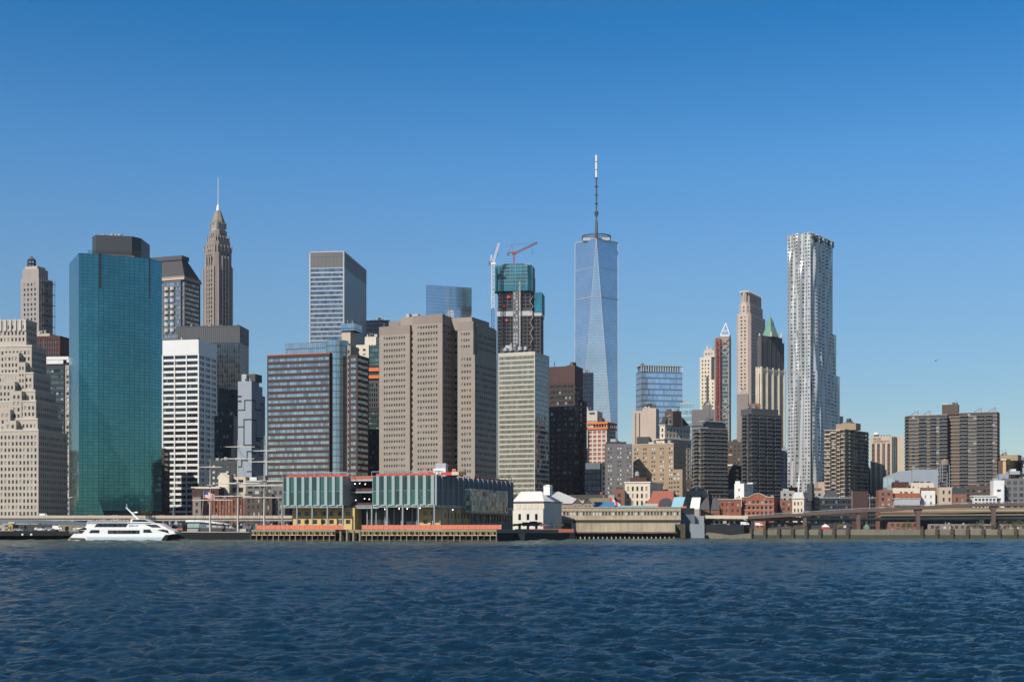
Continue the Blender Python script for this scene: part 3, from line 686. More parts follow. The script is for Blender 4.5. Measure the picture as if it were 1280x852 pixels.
b.prism([(xl, 0), (xo, 0), (xo, 18), (xl, 18)], 0, zl, 'taupe', [WT]); b.prism([(xl, 4), (xn, 4), (xn, y_back), (xl, y_back)], 0, zl - .5, 'taupe', [None])
b.rect(xo - .5, xn + .5, 1.6, 8, 0, zl, 'taupe', G(p=2.2, fx=.6, fh=3.28, fz=.5, mx=.2))
b.rect(xq - 1, b.fx(590, 6), 6, yR, zr - 3, b.z(395.3, 0, 6), 'taupe'); b.rect(b.fx(501, 3), xn + 1, 3, 16, zl - .5, b.z(398.5, xl, 3), 'taupe'); b.rect(b.fx(486, 8), b.fx(502, 8), 8, 20, zl - .5, b.z(402, xl, 8), 'granite')
for (xa_, xb_, v_, zz_) in ((xn - .06, xq + .06, vm - .06, zm), (xm - .05, b.fx(591.6) + .05, -.06, zr), (xl - .05, xo + .05, -.06, zl)): b.rect(xa_, xb_, v_, v_ + 3, zz_ - 4.0, zz_ + .4, 'brown_brick' if False else 'granite', None, None, part='crown_band')
for k in range(8): b.part('roof_antenna', MB().tube((b.fx(480 + k * 15.6, 6), 6, zr - 3), (b.fx(480 + k * 15.6, 6), 6, zr + 3.5 + (k % 3) * 1.5), .12), 'alu')
m = MB(); m.lattice((b.fx(563.7, 10), 10, zr - 2), (b.fx(563.7, 10), 10, b.z(385, 0, 10)), 2.2, .14, 2.0); b.part('lattice_mast', m, 'crane_white'); b.done()

b = Bld('curved_blue_glass_tower', 'plain blue glass tower top rising behind the taupe tower', 532.6, 1640, 68)
y1 = b.fy(589.6)
b.prism([(0, 0), (0, y1), (-28, y1), (-28.4, 9.9)], 0, b.z(355.6), 'blue_glass', part='glass_wall'); b.done()
# unfinished tower with cranes
b = Bld('unfinished_tower', 'unfinished concrete tower wrapped in teal netting at its top, with a white band', 665, 1600, 8)
xl, y1 = b.fx(621.6), 42
WU = G(p=5.2, fx=.72, fh=4.3, fz=.62, mx=.6, top=.4, dep=2.2, m='win_black', kind='open_bay')
zb1, zb0 = b.z(388.5), b.z(394.5); zt = b.z(357)
b.rect(xl, 0, 0, y1, 0, zb0, 'unclad', WU, WU); b.rect(xl - .6, .5, -.6, y1, zb0, zb1, 'grey_roof'); b.rect(xl + .6, -1.5, .3, y1 - 2, zb1, zt, 'unclad', WU, WU)
b.prism(octp(xl - 2.6, .6, -3, 32, 5), zt - 6, b.z(343), 'netting', part='teal_netting'); b.prism(octp(xl - 3.2, 0, -3.2, 32, 5), b.z(343) - .5, b.z(331), 'netting', part='teal_netting'); b.prism(octp(xl + 5, -9, -2, 25, 4), b.z(331) - .2, b.z(329.2), 'netting', part='teal_netting')
b.prism([(xl - 4.2, -3.6), (xl - .5, -3.6), (xl - .5, 8), (xl - 4.2, 8)], b.z(364), b.z(334), 'netting', part='teal_netting')
m = MB()
for k in range(8): x = xl - 3 + k * (-xl + 3) / 7; m.tube((x, -3.4 if 0 < k < 7 else 1.5, zt - 6), (x, -3.4 if 0 < k < 7 else 1.5, b.z(327.5 + (k * 5 % 4) * .9)), .22, 4)
for k in range(6): m.box(xl + 1.8, -4.6, -3.45, -3.1, b.z(355 - 4.4 * k), b.z(354.4 - 4.4 * k))
b.part('netting_frame', m, 'steel_blue')
b.rect(b.fx(624), b.fx(663), 2, 25, b.z(331), b.z(329.3), 'concrete'); b.pbox('slab_cover', b.fx(629), b.fx(652), 3, 8, b.z(329.3), b.z(328), 'red_paint')
xw = b.fx(676, 3)
b.rect(-.5, xw, 3, 30, 0, b.z(394.5), 'unclad', WU, WU); b.rect(-.5, xw + 1, 2.5, 30, b.z(394.5), b.z(390), 'grey_roof'); b.rect(2.4, xw + 1.4, 2, 30, b.z(390), b.z(365), 'netting', part='teal_netting')
x = b.fx(641.5)
b.rect(x, b.fx(648), -2.4, 0, 0, b.z(358), 'concrete_dark', G(p=3.2, fx=.6, fh=4.3, fz=.4, mx=.2, m='win_ac', kind='open_bay'), None, part='hoist_shaft')
b.part('hoist_mast', MB().lattice((b.fx(649.6, -3), -3, b.z(440)), (b.fx(649.6, -3), -3, b.z(352)), 1.2, .18, 4), 'crane_white')
for k in range(9):
    m = MB(); z = b.z(430 - k * 6.7); m.tube((-2.5 + (k % 2) * 4, -1, z), (1.5 - (k % 2) * 4, -1, z + 6.3), .3, 4); b.part('diagonal_brace', m, 'concrete')
for px, pz in ((628, 383), (634, 372), (631, 401)): b.pbox('tarpaulin', b.fx(px), b.fx(px + 4), -1.1, .2, b.z(pz), b.z(pz - 3), 'red_paint')
b.done()
def crane(label, px, Y, pyb, pym, pyt, jib, back, col, mw=2.4, low=None):
    r = empty('tower_crane', (X(px, Y), Y, Z(pyb, Y)), 0, label, 'crane')
    def q(a, c): return (X(a, Y) - X(px, Y), 0, Z(c, Y) - Z(pyb, Y))
    m = MB(); m.lattice(q(px, pyb), q(px, pym), mw, .38, 5); m.build('mast', col, r)
    if low: MB().lattice(q(px, low), q(px, pyb), mw, .3, 6).build('lower_mast', 'charcoal', r)
    MB().box(-2.2, 2.2, -1.8, 1.8, q(px, pym)[2], q(px, pym - 3)[2]).box(1.6, 3.6, -2.8, -1, q(px, pym)[2] + .6, q(px, pym - 2.4)[2]).build('cab', col, r)
    MB().lattice(q(px, pym - 1), q(*jib), 1.7, .3, 4).build('jib', col, r)
    MB().tube(q(px, pym - 1), q(*pyt), .42, 4).tube(q(back[0], back[1]), q(*pyt), .3, 4).build('a_frame', col, r)
    bb = q(*back); MB().box(bb[0] - 1.6, 0, -1.2, 1.2, bb[2] - .6, bb[2] + .4).box(bb[0] - 2.2, bb[0] + 1, -1.4, 1.4, bb[2] - 3.2, bb[2] - .4).build('counterweight', 'concrete_dark', r)
    MB().tube(q(*pyt), q(*jib), .14, 3).build('stay_cable', 'charcoal', r)
    jx = (jib[0] * .8 + px * .2, jib[1] * .8 + pym * .2); MB().tube(q(*jx), (q(*jx)[0], 0, q(*jx)[2] - 9), .1, 3).box(q(*jx)[0] - .5, q(*jx)[0] + .5, -.5, .5, q(*jx)[2] - 10, q(*jx)[2] - 9).build('hook_block', 'charcoal', r)
crane('white tower crane with steep jib beside the netted tower', 616, 1590, 386, 331, (614, 318), (623.5, 304), (613, 327), 'crane_white', 3.2, 415)
crane('red tower crane standing on top of the netted tower', 642.5, 1610, 331, 318, (639.5, 306), (671.4, 303.3), (636, 315.5), 'crane_red', 2.2)

b = Bld('striped_office_slab', 'cream and green striped office slab in front of the unfinished tower', 668.6, 900, 22)
xl, y1 = b.fx(623), b.fy(686.5)
WG = G(fx=1, fh=3.25, fz=.67, mx=.45, top=1.2, dep=.18, m='rib_green')
b.rect(xl, 0, 0, y1, 0, b.z(440.5), 'white_stripe', WG, WG); b.pbox('parapet', xl - .15, .15, -.15, y1 + .15, b.z(440.5), b.z(439.3), 'cream')
m = MB()
n = 30
for k in range(n + 1): x = xl + k * (-xl) / n; m.box(x - .1, x + .1, -.22, 0, 0, b.z(441.5))
b.part('mullion_fin', m, 'slab_cream')
b.rect(b.fx(625, 4), b.fx(664, 4), 4, 16, b.z(440), b.z(435), 'charcoal'); b.rect(b.fx(628, 6), b.fx(645, 6), 6, 12, b.z(435), b.z(431.5), 'concrete_dark')
for px, r in ((632, 1.4), (639, 1.2), (650, 1.6), (657, 1.2)): b.part('cooling_unit', MB().lathe([(r, b.z(436)), (r, b.z(432.5)), (r * .7, b.z(431.6)), (0, b.z(431.4))], b.fx(px, 3), 3, 10), 'alu')
b.done()

b = Bld('brown_office_tower', 'dark brown office tower with blank reddish top right of the striped slab', 718.5, 955, 22)
xl, y1 = b.fx(686), b.fy(728.5)
WM = G(p=4.1, fx=.78, fh=3.75, fz=.58, mx=.7, top=.8, dep=.45, m='rib_dark')
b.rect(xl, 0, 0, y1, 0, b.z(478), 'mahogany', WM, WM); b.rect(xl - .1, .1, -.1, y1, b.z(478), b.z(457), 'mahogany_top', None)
m = MB()
for k in range(7): z = b.z(476.5 - k * 3.0); m.box(xl - .2, .2, -.22, .0, z, z + .25); m.box(.0, .22, 0, y1, z, z + .25)
b.part('band_course', m, 'mahogany'); b.part('roof_antenna', MB().tube((b.fx(692), 2, b.z(457)), (b.fx(692), 2, b.z(450)), .3), 'slate')
b.rect(b.fx(706), b.fx(718, 3), 3, 12, b.z(457), b.z(455.5), 'mahogany_top'); b.done()
b = Bld('brown_rounded_annex', 'lower brown banded annex at the right flank of the dark brown tower', 727, 965, 22)
b.prism([(b.fx(716), 0), (b.fx(725), 0), (b.fx(727.5), 1), (b.fx(728.3), 3), (b.fx(729, 6), 14), (b.fx(716), 14)], 0, b.z(500), 'mahogany', [WM, dict(WM, fx=1), dict(WM, fx=1), WM]); b.done()
b = Bld('dark_blue_tower', 'dark blue glass tower between the brown tower and the tallest glass tower', 741.8, 1300, 4)
b.rect(b.fx(720), 0, 0, 25, 0, b.z(465.5), 'night_glass', part='glass_wall'); b.done()

# tallest tower : square foot, chamfered into a square turned by 45 degrees
b = Bld('tallest_glass_tower', 'tallest tower, faceted pale blue glass with a ringed spire', 745.5, 1957, 4)
h = 30.5; zg = 20.0; zt = 412.0
Bc = [(-h, -h), (h, -h), (h, h), (-h, h)]; Tc = [(0, -h), (h, 0), (0, h), (-h, 0)]
m = MB()
for i in range(4):
    p0, p1 = Bc[i], Bc[(i + 1) % 4]; t0 = Tc[i]; t1 = Tc[(i + 1) % 4]
    m.face([(*p0, zg), (*p1, zg), (*t0, zt)]); m.face([(*p1, zg), (*t1, zt), (*t0, zt)])
m.face([(*p, zt) for p in Tc]); m.prism(Bc, 0, zg); b.part('glass_wall', m, 'wtc_glass')
m = MB()
for i in range(4):
    p0, p1 = Bc[i], Bc[(i + 1) % 4]; t0 = Tc[i]; t1 = Tc[(i + 1) % 4]
    m.tube((*p0, zg), (*t0, zt), .6, 4); m.tube((*p1, zg), (*t0, zt), .6, 4); m.tube((*t0, zt), (*t1, zt), .9, 4)
b.part('steel_edge', m, 'alu')
def wband(z0, z1):
    m = MB()
    for z, hh in ((z0, .7), (z1, .35)):
        k = (z - zg) / (zt - zg); pts = []
        for i in range(4):
            A = Bc[i]; B0 = Tc[(i - 1) % 4]; B1 = Tc[i]
            pts += [(A[0] + (B0[0] - A[0]) * k, A[1] + (B0[1] - A[1]) * k), (A[0] + (B1[0] - A[0]) * k, A[1] + (B1[1] - A[1]) * k)]
        for i in range(8): m.tube((*pts[i], z), (*pts[(i + 1) % 8], z), hh, 4)
    return m
b.part('floor_band', wband(330, 372), 'alu')
m = MB(); m.lathe([(20.5, zt + 2), (20.5, zt + 3.2)], 0, 0, 32); m.lathe([(20.8, zt + 5), (20.8, zt + 6.2)], 0, 0, 32); m.lathe([(20.8, zt + 8), (20.8, zt + 9.6), (19.6, zt + 9.6), (19.6, zt + 8)], 0, 0, 32)
for k in range(32): a = k * math.pi / 16; m.tube((20.4 * math.cos(a), 20.4 * math.sin(a), zt), (20.4 * math.cos(a), 20.4 * math.sin(a), zt + 9), .3, 4)
b.part('communication_ring', m, 'charcoal')
b.part('glass_parapet', MB().prism([(x * .62, y * .62) for x, y in Bc], zt - .5, zt + 4), 'steel_skin')
tip = b.z(193); s0 = zt + 4
sp = b.part('spire', MB().lathe([(2.6, s0), (1.9, s0 + 26), (1.1, s0 + 30), (1.0, b.z(222)), (1.25, b.z(220)), (1.2, b.z(197)), (.5, tip)], 0, 0, 8), 'slate')
for py, r in ((269.5, 2.8), (267, 3.3), (265, 2.8), (254.5, 2.4), (244, 2.4), (233.5, 2.5), (223.2, 2.0), (212.5, 1.6), (202.5, 1.6)):
    z = b.z(py); MB().lathe([(.9, z - .5), (r, z - .4), (r, z + .7), (.9, z + .8)], 0, 0, 10).build('spire_ring', 'charcoal', sp)
MB().tube((0, 0, b.z(222)), (0, 0, b.z(194)), 1.5, 8).build('radome', 'crane_white', sp)
for a in (0, 1.57, 3.14, 4.71): MB().tube((17 * math.cos(a), 17 * math.sin(a), zt + 6), (1.5 * math.cos(a), 1.5 * math.sin(a), zt + 50), .12, 3).build('guy_cable', 'alu', sp)
b.done()

b = Bld('beige_flat_top_block', 'pale beige flat topped block behind the red framed construction', 746.8, 1050, 15)
b.rect(b.fx(727), 0, 0, 20, 0, b.z(526), 'white_stripe', G(p=3, fx=.5, fh=3.4, fz=.5, m='win_blue')); b.rect(b.fx(727), 0, -.5, 20, b.z(526), b.z(513), 'pale_stone'); b.pbox('louvre', b.fx(737), b.fx(743.5), -.7, -.4, b.z(517.5), b.z(515), 'slate')
b.rect(.5, b.fx(751), 1, 16, 0, b.z(521.5), 'charcoal'); b.done()
b = Bld('red_framed_construction', 'half built concrete frame with rust red panels and an orange topped slab', 758.5, 940, 24)
xl, y1 = b.fx(734.5), b.fy(769.5)
b.rect(xl, 0, 0, y1, 0, b.z(536.5), 'pale_stone', G(p=3.6, fx=.7, fh=3.0, fz=.66, mx=.4, top=.3, dep=.5, m='rust_panel', kind='infill_panel'), G(p=3, fx=.8, fh=3.0, fz=.7, mx=.3, top=.3, dep=1.2, m='near_black', kind='open_bay'))  # right side bays filled near-black: the shade is put into their colour
for ya, yb in ((536, 533.5), (529.5, 527)): b.pbox('edge_net', xl - .6, .9, -.8, y1 + .8, b.z(ya), b.z(yb), 'orange')
m = MB()
for k in range(8): x = xl + k * (-xl) / 7; m.box(x - .25, x + .25, 0, .5, b.z(534), b.z(529))
for k in range(6): y = k * y1 / 5; m.box(-.5, 0, y - .2, y + .2, b.z(534), b.z(529))
b.part('column_row', m, 'beige'); b.rect(xl + 3, -3, 3, y1 - 2, b.z(534), b.z(529), 'concrete_dark')
for k in range(5): b.part('starter_bar', MB().tube((xl + 2 + 2.6 * k, 1, b.z(527)), (xl + 2 + 2.6 * k, 1, b.z(524.5)), .18), 'red_paint')
b.done()
b = Bld('low_blue_glass_block', 'low dark blue glass block in the shade below the red framed construction', 750.5, 925, 15)
b.rect(b.fx(731), 0, 0, 15, 0, b.z(586), 'night_glass', part='glass_wall'); b.rect(b.fx(732), -.1, -.3, 12, b.z(586), b.z(578), 'shed_blue'); b.rect(.2, b.fx(758), 1, 14, 0, b.z(578), 'dark_panel', WU and G(p=3, fx=.6, fh=3.5, fz=.5, m='win_black')); b.done()

WA = G(p=1.7, fx=.62, fh=2.9, fz=.42, mx=.7, top=1.5, dep=.2, m='win_ac', grp=(2, 3.2))
b = Bld('grey_brick_apartments', 'dark grey brick apartment slab with paired pale windows', 790.5, 905, 0)
b.rect(b.fx(757.7), 0, 0, 14, 0, b.z(554.5), 'grey_brick', WA); b.rect(b.fx(758, 3), b.fx(783, 3), 3, 10, b.z(554.5), b.z(551.5), 'charcoal'); b.done()
b = Bld('tan_brick_apartments', 'tan brick apartment block with a dark shaded wing, behind the cream corniced house', 842, 915, 28)
b.rect(b.fx(791.5), 0, 0, b.fy(857.5), 0, b.z(554.5), 'tan_brick', WA, dict(WA, grp=(1, 4.5))); b.pbox('parapet', b.fx(791.3), .2, -.2, 3, b.z(554.5), b.z(553.5), 'beige')
b.rect(b.fx(840.5, -6), b.fx(853, -6), -6, 0, 0, b.z(587), 'tan_brick', dict(WA, mx=.3), dict(WA, grp=None, p=3)); b.done()
b = Bld('pink_slab_tower', 'pale pink slab tower with blank right half, beside the blue banded glass tower', 803, 1080, 14)
b.rect(b.fx(790.7), -.1, .8, 16, 0, b.z(513), 'pink_stone', G(p=2.6, fx=.3, fh=60, fz=1, mx=.8, top=2, dep=.3, m='strip_brown')); b.rect(0, b.fx(820), 0, 18, 0, b.z(510), 'pink_stone')
m = MB(); z = b.z(510); xa = b.fx(808); 
for k in range(4): m.tube((xa - 2 + (k % 2) * 5, 4 + (k // 2) * 4, z), (xa - 2 + (k % 2) * 5, 4 + (k // 2) * 4, z + 2.4), .25)
m.lathe([(0, z + 2.2), (4, z + 2.4), (4, z + 3.5), (0, z + 4.4)], xa + .5, 6, 12); b.part('water_tank', m, 'slate')
b.rect(b.fx(796, -3), b.fx(812, -3), -3, 0, 0, b.z(546), 'charcoal'); b.done()
b = Bld('blue_banded_glass_tower', 'blue glass tower with horizontal bands and a see-through crown', 801.5, 1836, 78)
yl = b.fy(853); w_ = b.fx(795)
b.rect(w_, 0, 0, yl, 0, b.z(464), 'blue_stripe_glass', part='glass_wall')
b.rect(w_ - .5, .5, -.5, yl + .5, b.z(457), b.z(456), 'alu'); m = MB()
for k in range(18): y = k * yl / 17; m.box(-.3, .3, y - .3, y + .3, b.z(464), b.z(457))
b.part('crown_post', m, 'white_panel'); b.rect(w_ + 1, -1.5, 2, yl - 2, b.z(464), b.z(457.4), 'pale_cyan_glass', part='crown_glass')
b.rect(w_ - 7, w_, 2, 10, 0, b.z(486), 'slate'); b.done()
b = Bld('teal_striped_tower', 'small white and teal striped tower right of the blue banded one', 866, 1500, 10)
b.rect(b.fx(850), 0, 0, 20, 0, b.z(503), 'teal_stripe_glass', part='glass_wall'); b.done()
b = Bld('gabled_stone_building', 'ornate cream stone building with stepped gable roof above the tan apartments', 830.5, 1000, 48)
xl, y1 = b.fx(818.5), b.fy(864)
WO = G(p=3.6, fx=.5, fh=4.0, fz=.58, mx=1.2, top=1.5, dep=.4)
b.rect(xl, 0, 0, y1, 0, b.z(549), 'cream', WO, WO); b.pbox('cornice', xl - .8, .9, -.9, y1 + .8, b.z(549), b.z(547.5), 'pale_stone')
xl2 = b.fx(824); b.rect(xl2, -.3, .8, y1 - .6, b.z(547.5), b.z(531), 'cream', WO, WO); b.pbox('upper_cornice', xl2 - .8, .4, .3, y1, b.z(531), b.z(530), 'pale_stone')
ya, yb = b.fy(835.5), b.fy(854); b.rect(xl2 + 3, -.6, ya, yb, b.z(530), b.z(519.5), 'cream', None, dict(WO, top=2, p=3.2)); 
m = MB(); m.face([(-.5, ya, b.z(519.5)), (-.5, yb, b.z(519.5)), (-.5, (ya + yb) / 2 + 1, b.z(515))]); m.face([(-.5, ya, b.z(519.5)), (-.5, (ya + yb) / 2 + 1, b.z(515)), (xl2 + 3, (ya + yb) / 2 + 1, b.z(515)), (xl2 + 3, ya, b.z(519.5))]); b.part('gable', m, 'pale_stone')
m = MB(); m.face([(xl2, .8, b.z(531)), (-.6, .8, b.z(531)), (-.6, ya, b.z(519.5)), (xl2, ya, b.z(519.5))]); m.face([(-.6, yb, b.z(519.5)), (-.6, y1, b.z(531)), (xl2, y1, b.z(531)), (xl2, yb, b.z(519.5))]); m.face([(-.6, .8, b.z(531)), (-.6, ya, b.z(531)), (-.6, ya, b.z(519.5))]); m.face([(-.6, yb, b.z(531)), (-.6, y1, b.z(531)), (-.6, yb, b.z(519.5))]); b.part('sloping_roof', m, 'mansard')
b.rect(b.fx(831, 8), b.fx(831, 8) + 8, 8, b.fy(850, 0), b.z(531), b.z(512.5), 'brown_brick'); b.done()
b = Bld('grey_rooftop_block', 'grey concrete and glass block behind the dark balcony apartments', 893, 1120, 8)
b.rect(b.fx(864.5), 0, 0, 20, 0, b.z(511.5), 'grey_brick', G(fx=1, fh=3.6, fz=.4, mx=.3, top=12, m='win_blue')); b.rect(b.fx(878, 4), b.fx(890, 4), 4, 12, b.z(511.5), b.z(505), 'concrete_dark'); b.done()
b = Bld('beige_setback_tower', 'slender beige tower with setbacks left of the red lattice', 889, 1450, 18)
WZ = G(p=3.6, fx=.42, fh=4.0, fz=.5, mx=1.2, top=2)
b.rect(b.fx(874.8), 0, 0, 20, 0, b.z(446), 'cream', WZ, WZ); b.rect(b.fx(879.5, 2), b.fx(893, 2), 2, 22, b.z(446), b.z(437), 'pale_stone', WZ, WZ); b.rect(b.fx(882, 4), b.fx(890.5, 4), 4, 18, b.z(437), b.z(434.5), 'alu'); b.rect(b.fx(883), b.fx(885.5), -.6, 0, 0, b.z(470), 'charcoal')
b.rect(b.fx(888, -4), b.fx(894, -4), -4, 2, 0, b.z(475), 'cream', WZ); b.done()
b = Bld('pyramid_frame_tower', 'thin tower with red construction hoist and an open white pyramid frame on top', 911.5, 1380, 15)
xl, y1 = b.fx(893), b.fy(913.5)
xs = b.fx(901.5)
b.rect(xl, xs, 0, 16, 0, b.z(421), 'taupe', G(p=4, fx=.6, fh=4, fz=.55, mx=.4, m='rust_panel', kind='infill_panel')); b.rect(xs, 0, .2, y1 + 3, 0, b.z(420), 'taupe', G(fx=1, fh=3.9, fz=.72, mx=1.1, top=12, m='rib_dark'), None)
m = MB(); m.lattice((b.fx(897.6, -1.5), -1.8, 0), (b.fx(897.6, -1.5), -1.8, b.z(423)), 3.6, .45, 5); b.part('hoist_mast', m, 'crane_red')
for za, zb in ((423, 446), (505, 521)):
    m = MB(); n = 3 if za < 450 else 2
    for k in range(n):
        a0, a1 = b.z(za + (zb - za) * k / n), b.z(za + (zb - za) * (k + 1) / n)
        for xa_, xb2 in ((xl, xs), (xs, 0)): m.tube((xa_, -.4, a0), (xb2, -.4, a1), .45, 4); m.tube((xb2, -.4, a0), (xa_, -.4, a1), .45, 4)
    b.part('cross_bracing', m, 'concrete')
for k in range(2): b.pbox('red_tarpaulin', b.fx(904 + k * .3), b.fx(909), -.3, .1, b.z(430), b.z(426), 'red_paint')
m = MB(); xa, xb2 = b.fx(900.5), b.fx(912); za = b.z(418); ap = ((xa + xb2) / 2, 6, b.z(402.5))
for p in ((xa, 0, za), (xb2, 0, za), (xb2, 12, za), (xa, 12, za)): m.tube(p, ap, .4, 4)
for t in (.0, .35): 
    q = [tuple(p[i] + (ap[i] - p[i]) * t for i in range(3)) for p in ((xa, 0, za), (xb2, 0, za), (xb2, 12, za), (xa, 12, za))]
    for i in range(4): m.tube(q[i], q[(i + 1) % 4], .35, 4)
b.part('pyramid_frame', m, 'crane_white'); b.rect(xa, xb2, 0, 12, b.z(420), b.z(418), 'white_panel')
b.done()

def slabs(b, pts, z0, z1, fh, mat, out=.16, th=.38, first=0.0, name='floor_edge'):
    """pale slab edge running round the visible sides at every floor"""
    m = MB(); z = z1 - first
    while z > z0 + 1:
        for (xa, ya), (xb2, yb) in zip(pts, pts[1:]):
            L = math.hypot(xb2 - xa, yb - ya); dx, dy = (xb2 - xa) / L, (yb - ya) / L; nx, ny = dy * out, -dx * out
            m.prism([(xa + nx - dx * out, ya + ny - dy * out), (xb2 + nx + dx * out, yb + ny + dy * out), (xb2 - nx, yb - ny), (xa - nx, ya - ny)], z - th, z, bottom=True)
        z -= fh
    b.part(name, m, mat)
def balcony_fn(w, d, mat_s, mat_r):
    def fn(m):
        m.box(-w / 2, w / 2, -d, 0, -.22, 0, mat_s)
        m.box(-w / 2, w / 2, -d, -d + .08, .0, 1.0, mat_r); m.box(-w / 2, -w / 2 + .08, -d + .08, 0, 0, 1.0, mat_r); m.box(w / 2 - .08, w / 2, -d + .08, 0, 0, 1.0, mat_r)
    return fn
def balconies(b, a, c, t, w, z0, z1, fh, d=1.3, ms='slab_pale', mr='blue_grey_dark'):
    L = math.hypot(c[0] - a[0], c[1] - a[1]); dx, dy = (c[0] - a[0]) / L, (c[1] - a[1]) / L; ang = math.atan2(dy, dx)
    x, y = a[0] + dx * L * t, a[1] + dy * L * t; z = z1 - fh
    fn = balcony_fn(w, d, ms, mr)
    while z > z0: b.item('balcony', ('bal', w, d, ms, mr), fn, (x, y, z), ang, z); z -= fh
WBk = G(p=3.6, fx=.66, fh=2.75, fz=.5, mx=.6, top=.35, dep=.25, m='win')
def apt(name, label, pxl, pxc, pxr, Y, th, pyt, mat, sm, fh=2.75, bl=(), br=(), pent=None, wl=None, wr=None, cut=None, mr='blue_grey_dark', tank=None):
    b = Bld(name, label, pxc, Y, th, cat='apartment tower')
    xl, y1 = b.fx(pxl), b.fy(pxr); zt = b.z(pyt)
    b.rect(xl, 0, 0, y1, 0, zt, mat, dict(wl or WBk, fh=fh), dict(wr or wl or WBk, fh=fh))
    slabs(b, [(xl, y1), (xl, 0), (0, 0), (0, y1)], 0, zt, fh, sm)
    for t, w in bl: balconies(b, (xl, 0), (0, 0), t, w, 8, zt, fh, mr=mr, ms=sm)
    for t, w in br: balconies(b, (0, 0), (0, y1), t, w, 8, zt, fh, mr=mr, ms=sm)
    if pent:
        for (pa, pb_, py, v, mt) in pent: b.rect(b.fx(pa, v), b.fx(pb_, v), v, v + 8, zt - .3, b.z(py, 0, v), mt)
    return b
b = apt('dark_balcony_apartments', 'dark apartment tower with stacked balconies and rooftop boxes, above the white corner building', 866, 876, 909.5, 970, 62, 534.5, 'dark_brick', 'slab_pale', bl=((.5, 5),), br=((.2, 5), (.42, 5), (.66, 5), (.88, 5)))
b.rect(b.fx(873, 6) + 3, -3, 8, 24, b.z(534.5), b.z(527), 'concrete_dark'); m = MB(); zz = b.z(527)
for k in range(5): m.tube((-5 + k * .6, 9 + 2 * k, zz), (-5 + k * .6, 9 + 2 * k, zz + 4 + (k % 2) * 12), .22)
b.part('roof_antenna', m, 'slate'); m = MB(); m.box(-8, -1, 4, 22, zz + .5, zz + 1.2); b.part('roof_canopy', m, 'alu'); b.done()

b = Bld('fluted_stone_tower', 'tall beige stone tower with a crown of dark tall openings', 938, 1580, 28)
xl, y1 = b.fx(920), b.fy(957.5)
WK = G(p=4.0, fx=.45, fh=4.1, fz=.5, mx=1.4, top=2.5, dep=.5)
b.prism(octp(xl, 0, 0, y1, 3), 0, b.z(391), 'pink_stone', [WK, None, WK, WK, None, None, WK, WK])
b.prism(octp(xl + 2.2, -2.2, 2.2, y1 - 2.2, 3.5), b.z(391), b.z(378), 'pink_stone', [WK, WK, WK, WK, None, None, WK, WK])
b.prism(octp(xl + 3.4, -3.4, 3.4, y1 - 3.4, 4), b.z(378), b.z(363), 'pink_stone', [G(p=4.6, fx=.5, fh=11, fz=.8, mx=.8, top=1.6, dep=1, m='win_black')] * 4 + [None, None] + [G(p=4.6, fx=.5, fh=11, fz=.8, mx=.8, top=1.6, dep=1, m='win_black')] * 2)
m = MB()
for k in range(7): x = xl + 4 + (-xl - 8) * k / 6; m.box(x - .7, x + .7, 2.9, 4, b.z(364), b.z(362)); y = 4 + (y1 - 8) * k / 6; m.box(-4, -2.9, y - .7, y + .7, b.z(364), b.z(362))
b.part('crown_pinnacle', m, 'pale_stone'); b.done()

b = Bld('green_spire_tower', 'cream ribbed tower wrapped in dark netting below a green copper pyramid', 951.5, 1496, 50)
xl, y1 = b.fx(945.5), b.fy(981)
WW = G(p=2.9, fx=.5, fh=3.9, fz=.55, mx=1, top=2, dep=.6, m='win')
b.rect(xl, 0, 0, y1, 0, b.z(463), 'cream', G(p=2.9, fx=.45, fh=200, fz=1, mx=1, top=3, dep=.6, m='strip_dark'), G(p=3.4, fx=.5, fh=200, fz=1, mx=1.4, top=3, dep=.7, m='strip_dark'))
b.rect(xl - .5, .6, -.6, y1 + .6, b.z(463), b.z(460), 'pale_stone'); m = MB()
for t in (.02, .25, .5, .75, .98):
    m.box(-.3, .9, y1 * t - .8, y1 * t + .8, 0, b.z(458)); 
for t in (0.05, .5, .95): m.box(xl * t - .7, xl * t + .7, -.9, .3, 0, b.z(458))
b.part('stone_rib', m, 'cream')
b.rect(xl + .8, -.5, .5, y1 - .5, b.z(460), b.z(425), 'dark_net', part='netting'); b.rect(xl + 1.2, -1, 1, y1 - 3, b.z(425), b.z(418.5), 'dark_net', part='netting')
cx, cy = xl / 2, y1 / 2 - .5; hw = b.fy(973) * .33
def sq(r): return [(cx - r, cy - r), (cx + r, cy - r), (cx + r, cy + r), (cx - r, cy + r)]
b.part('copper_roof', MB().prism(sq(6.6), b.z(419), b.z(404), None, sq(3.0)).prism(sq(3.2), b.z(404), b.z(400), None, sq(2.6)).prism(sq(2.4), b.z(400), b.z(394), None, sq(.7)).lathe([(.7, b.z(394)), (.0, b.z(390))], cx, cy, 6), 'copper_green')
for sx, sy in ((-1, -1), (1, -1), (1, 1)): b.part('corner_finial', MB().lathe([(1.1, b.z(420)), (1.1, b.z(416.5)), (0, b.z(413))], cx + sx * 8.2, cy + sy * 8.6, 6), 'pale_stone')
m = MB()
for k in range(6): y = 1 + (y1 - 2) * k / 5; m.tube((-.2, y, b.z(460)), (-.2, y, b.z(421)), .2, 4)
b.part('scaffold_pole', m, 'slate'); b.done()

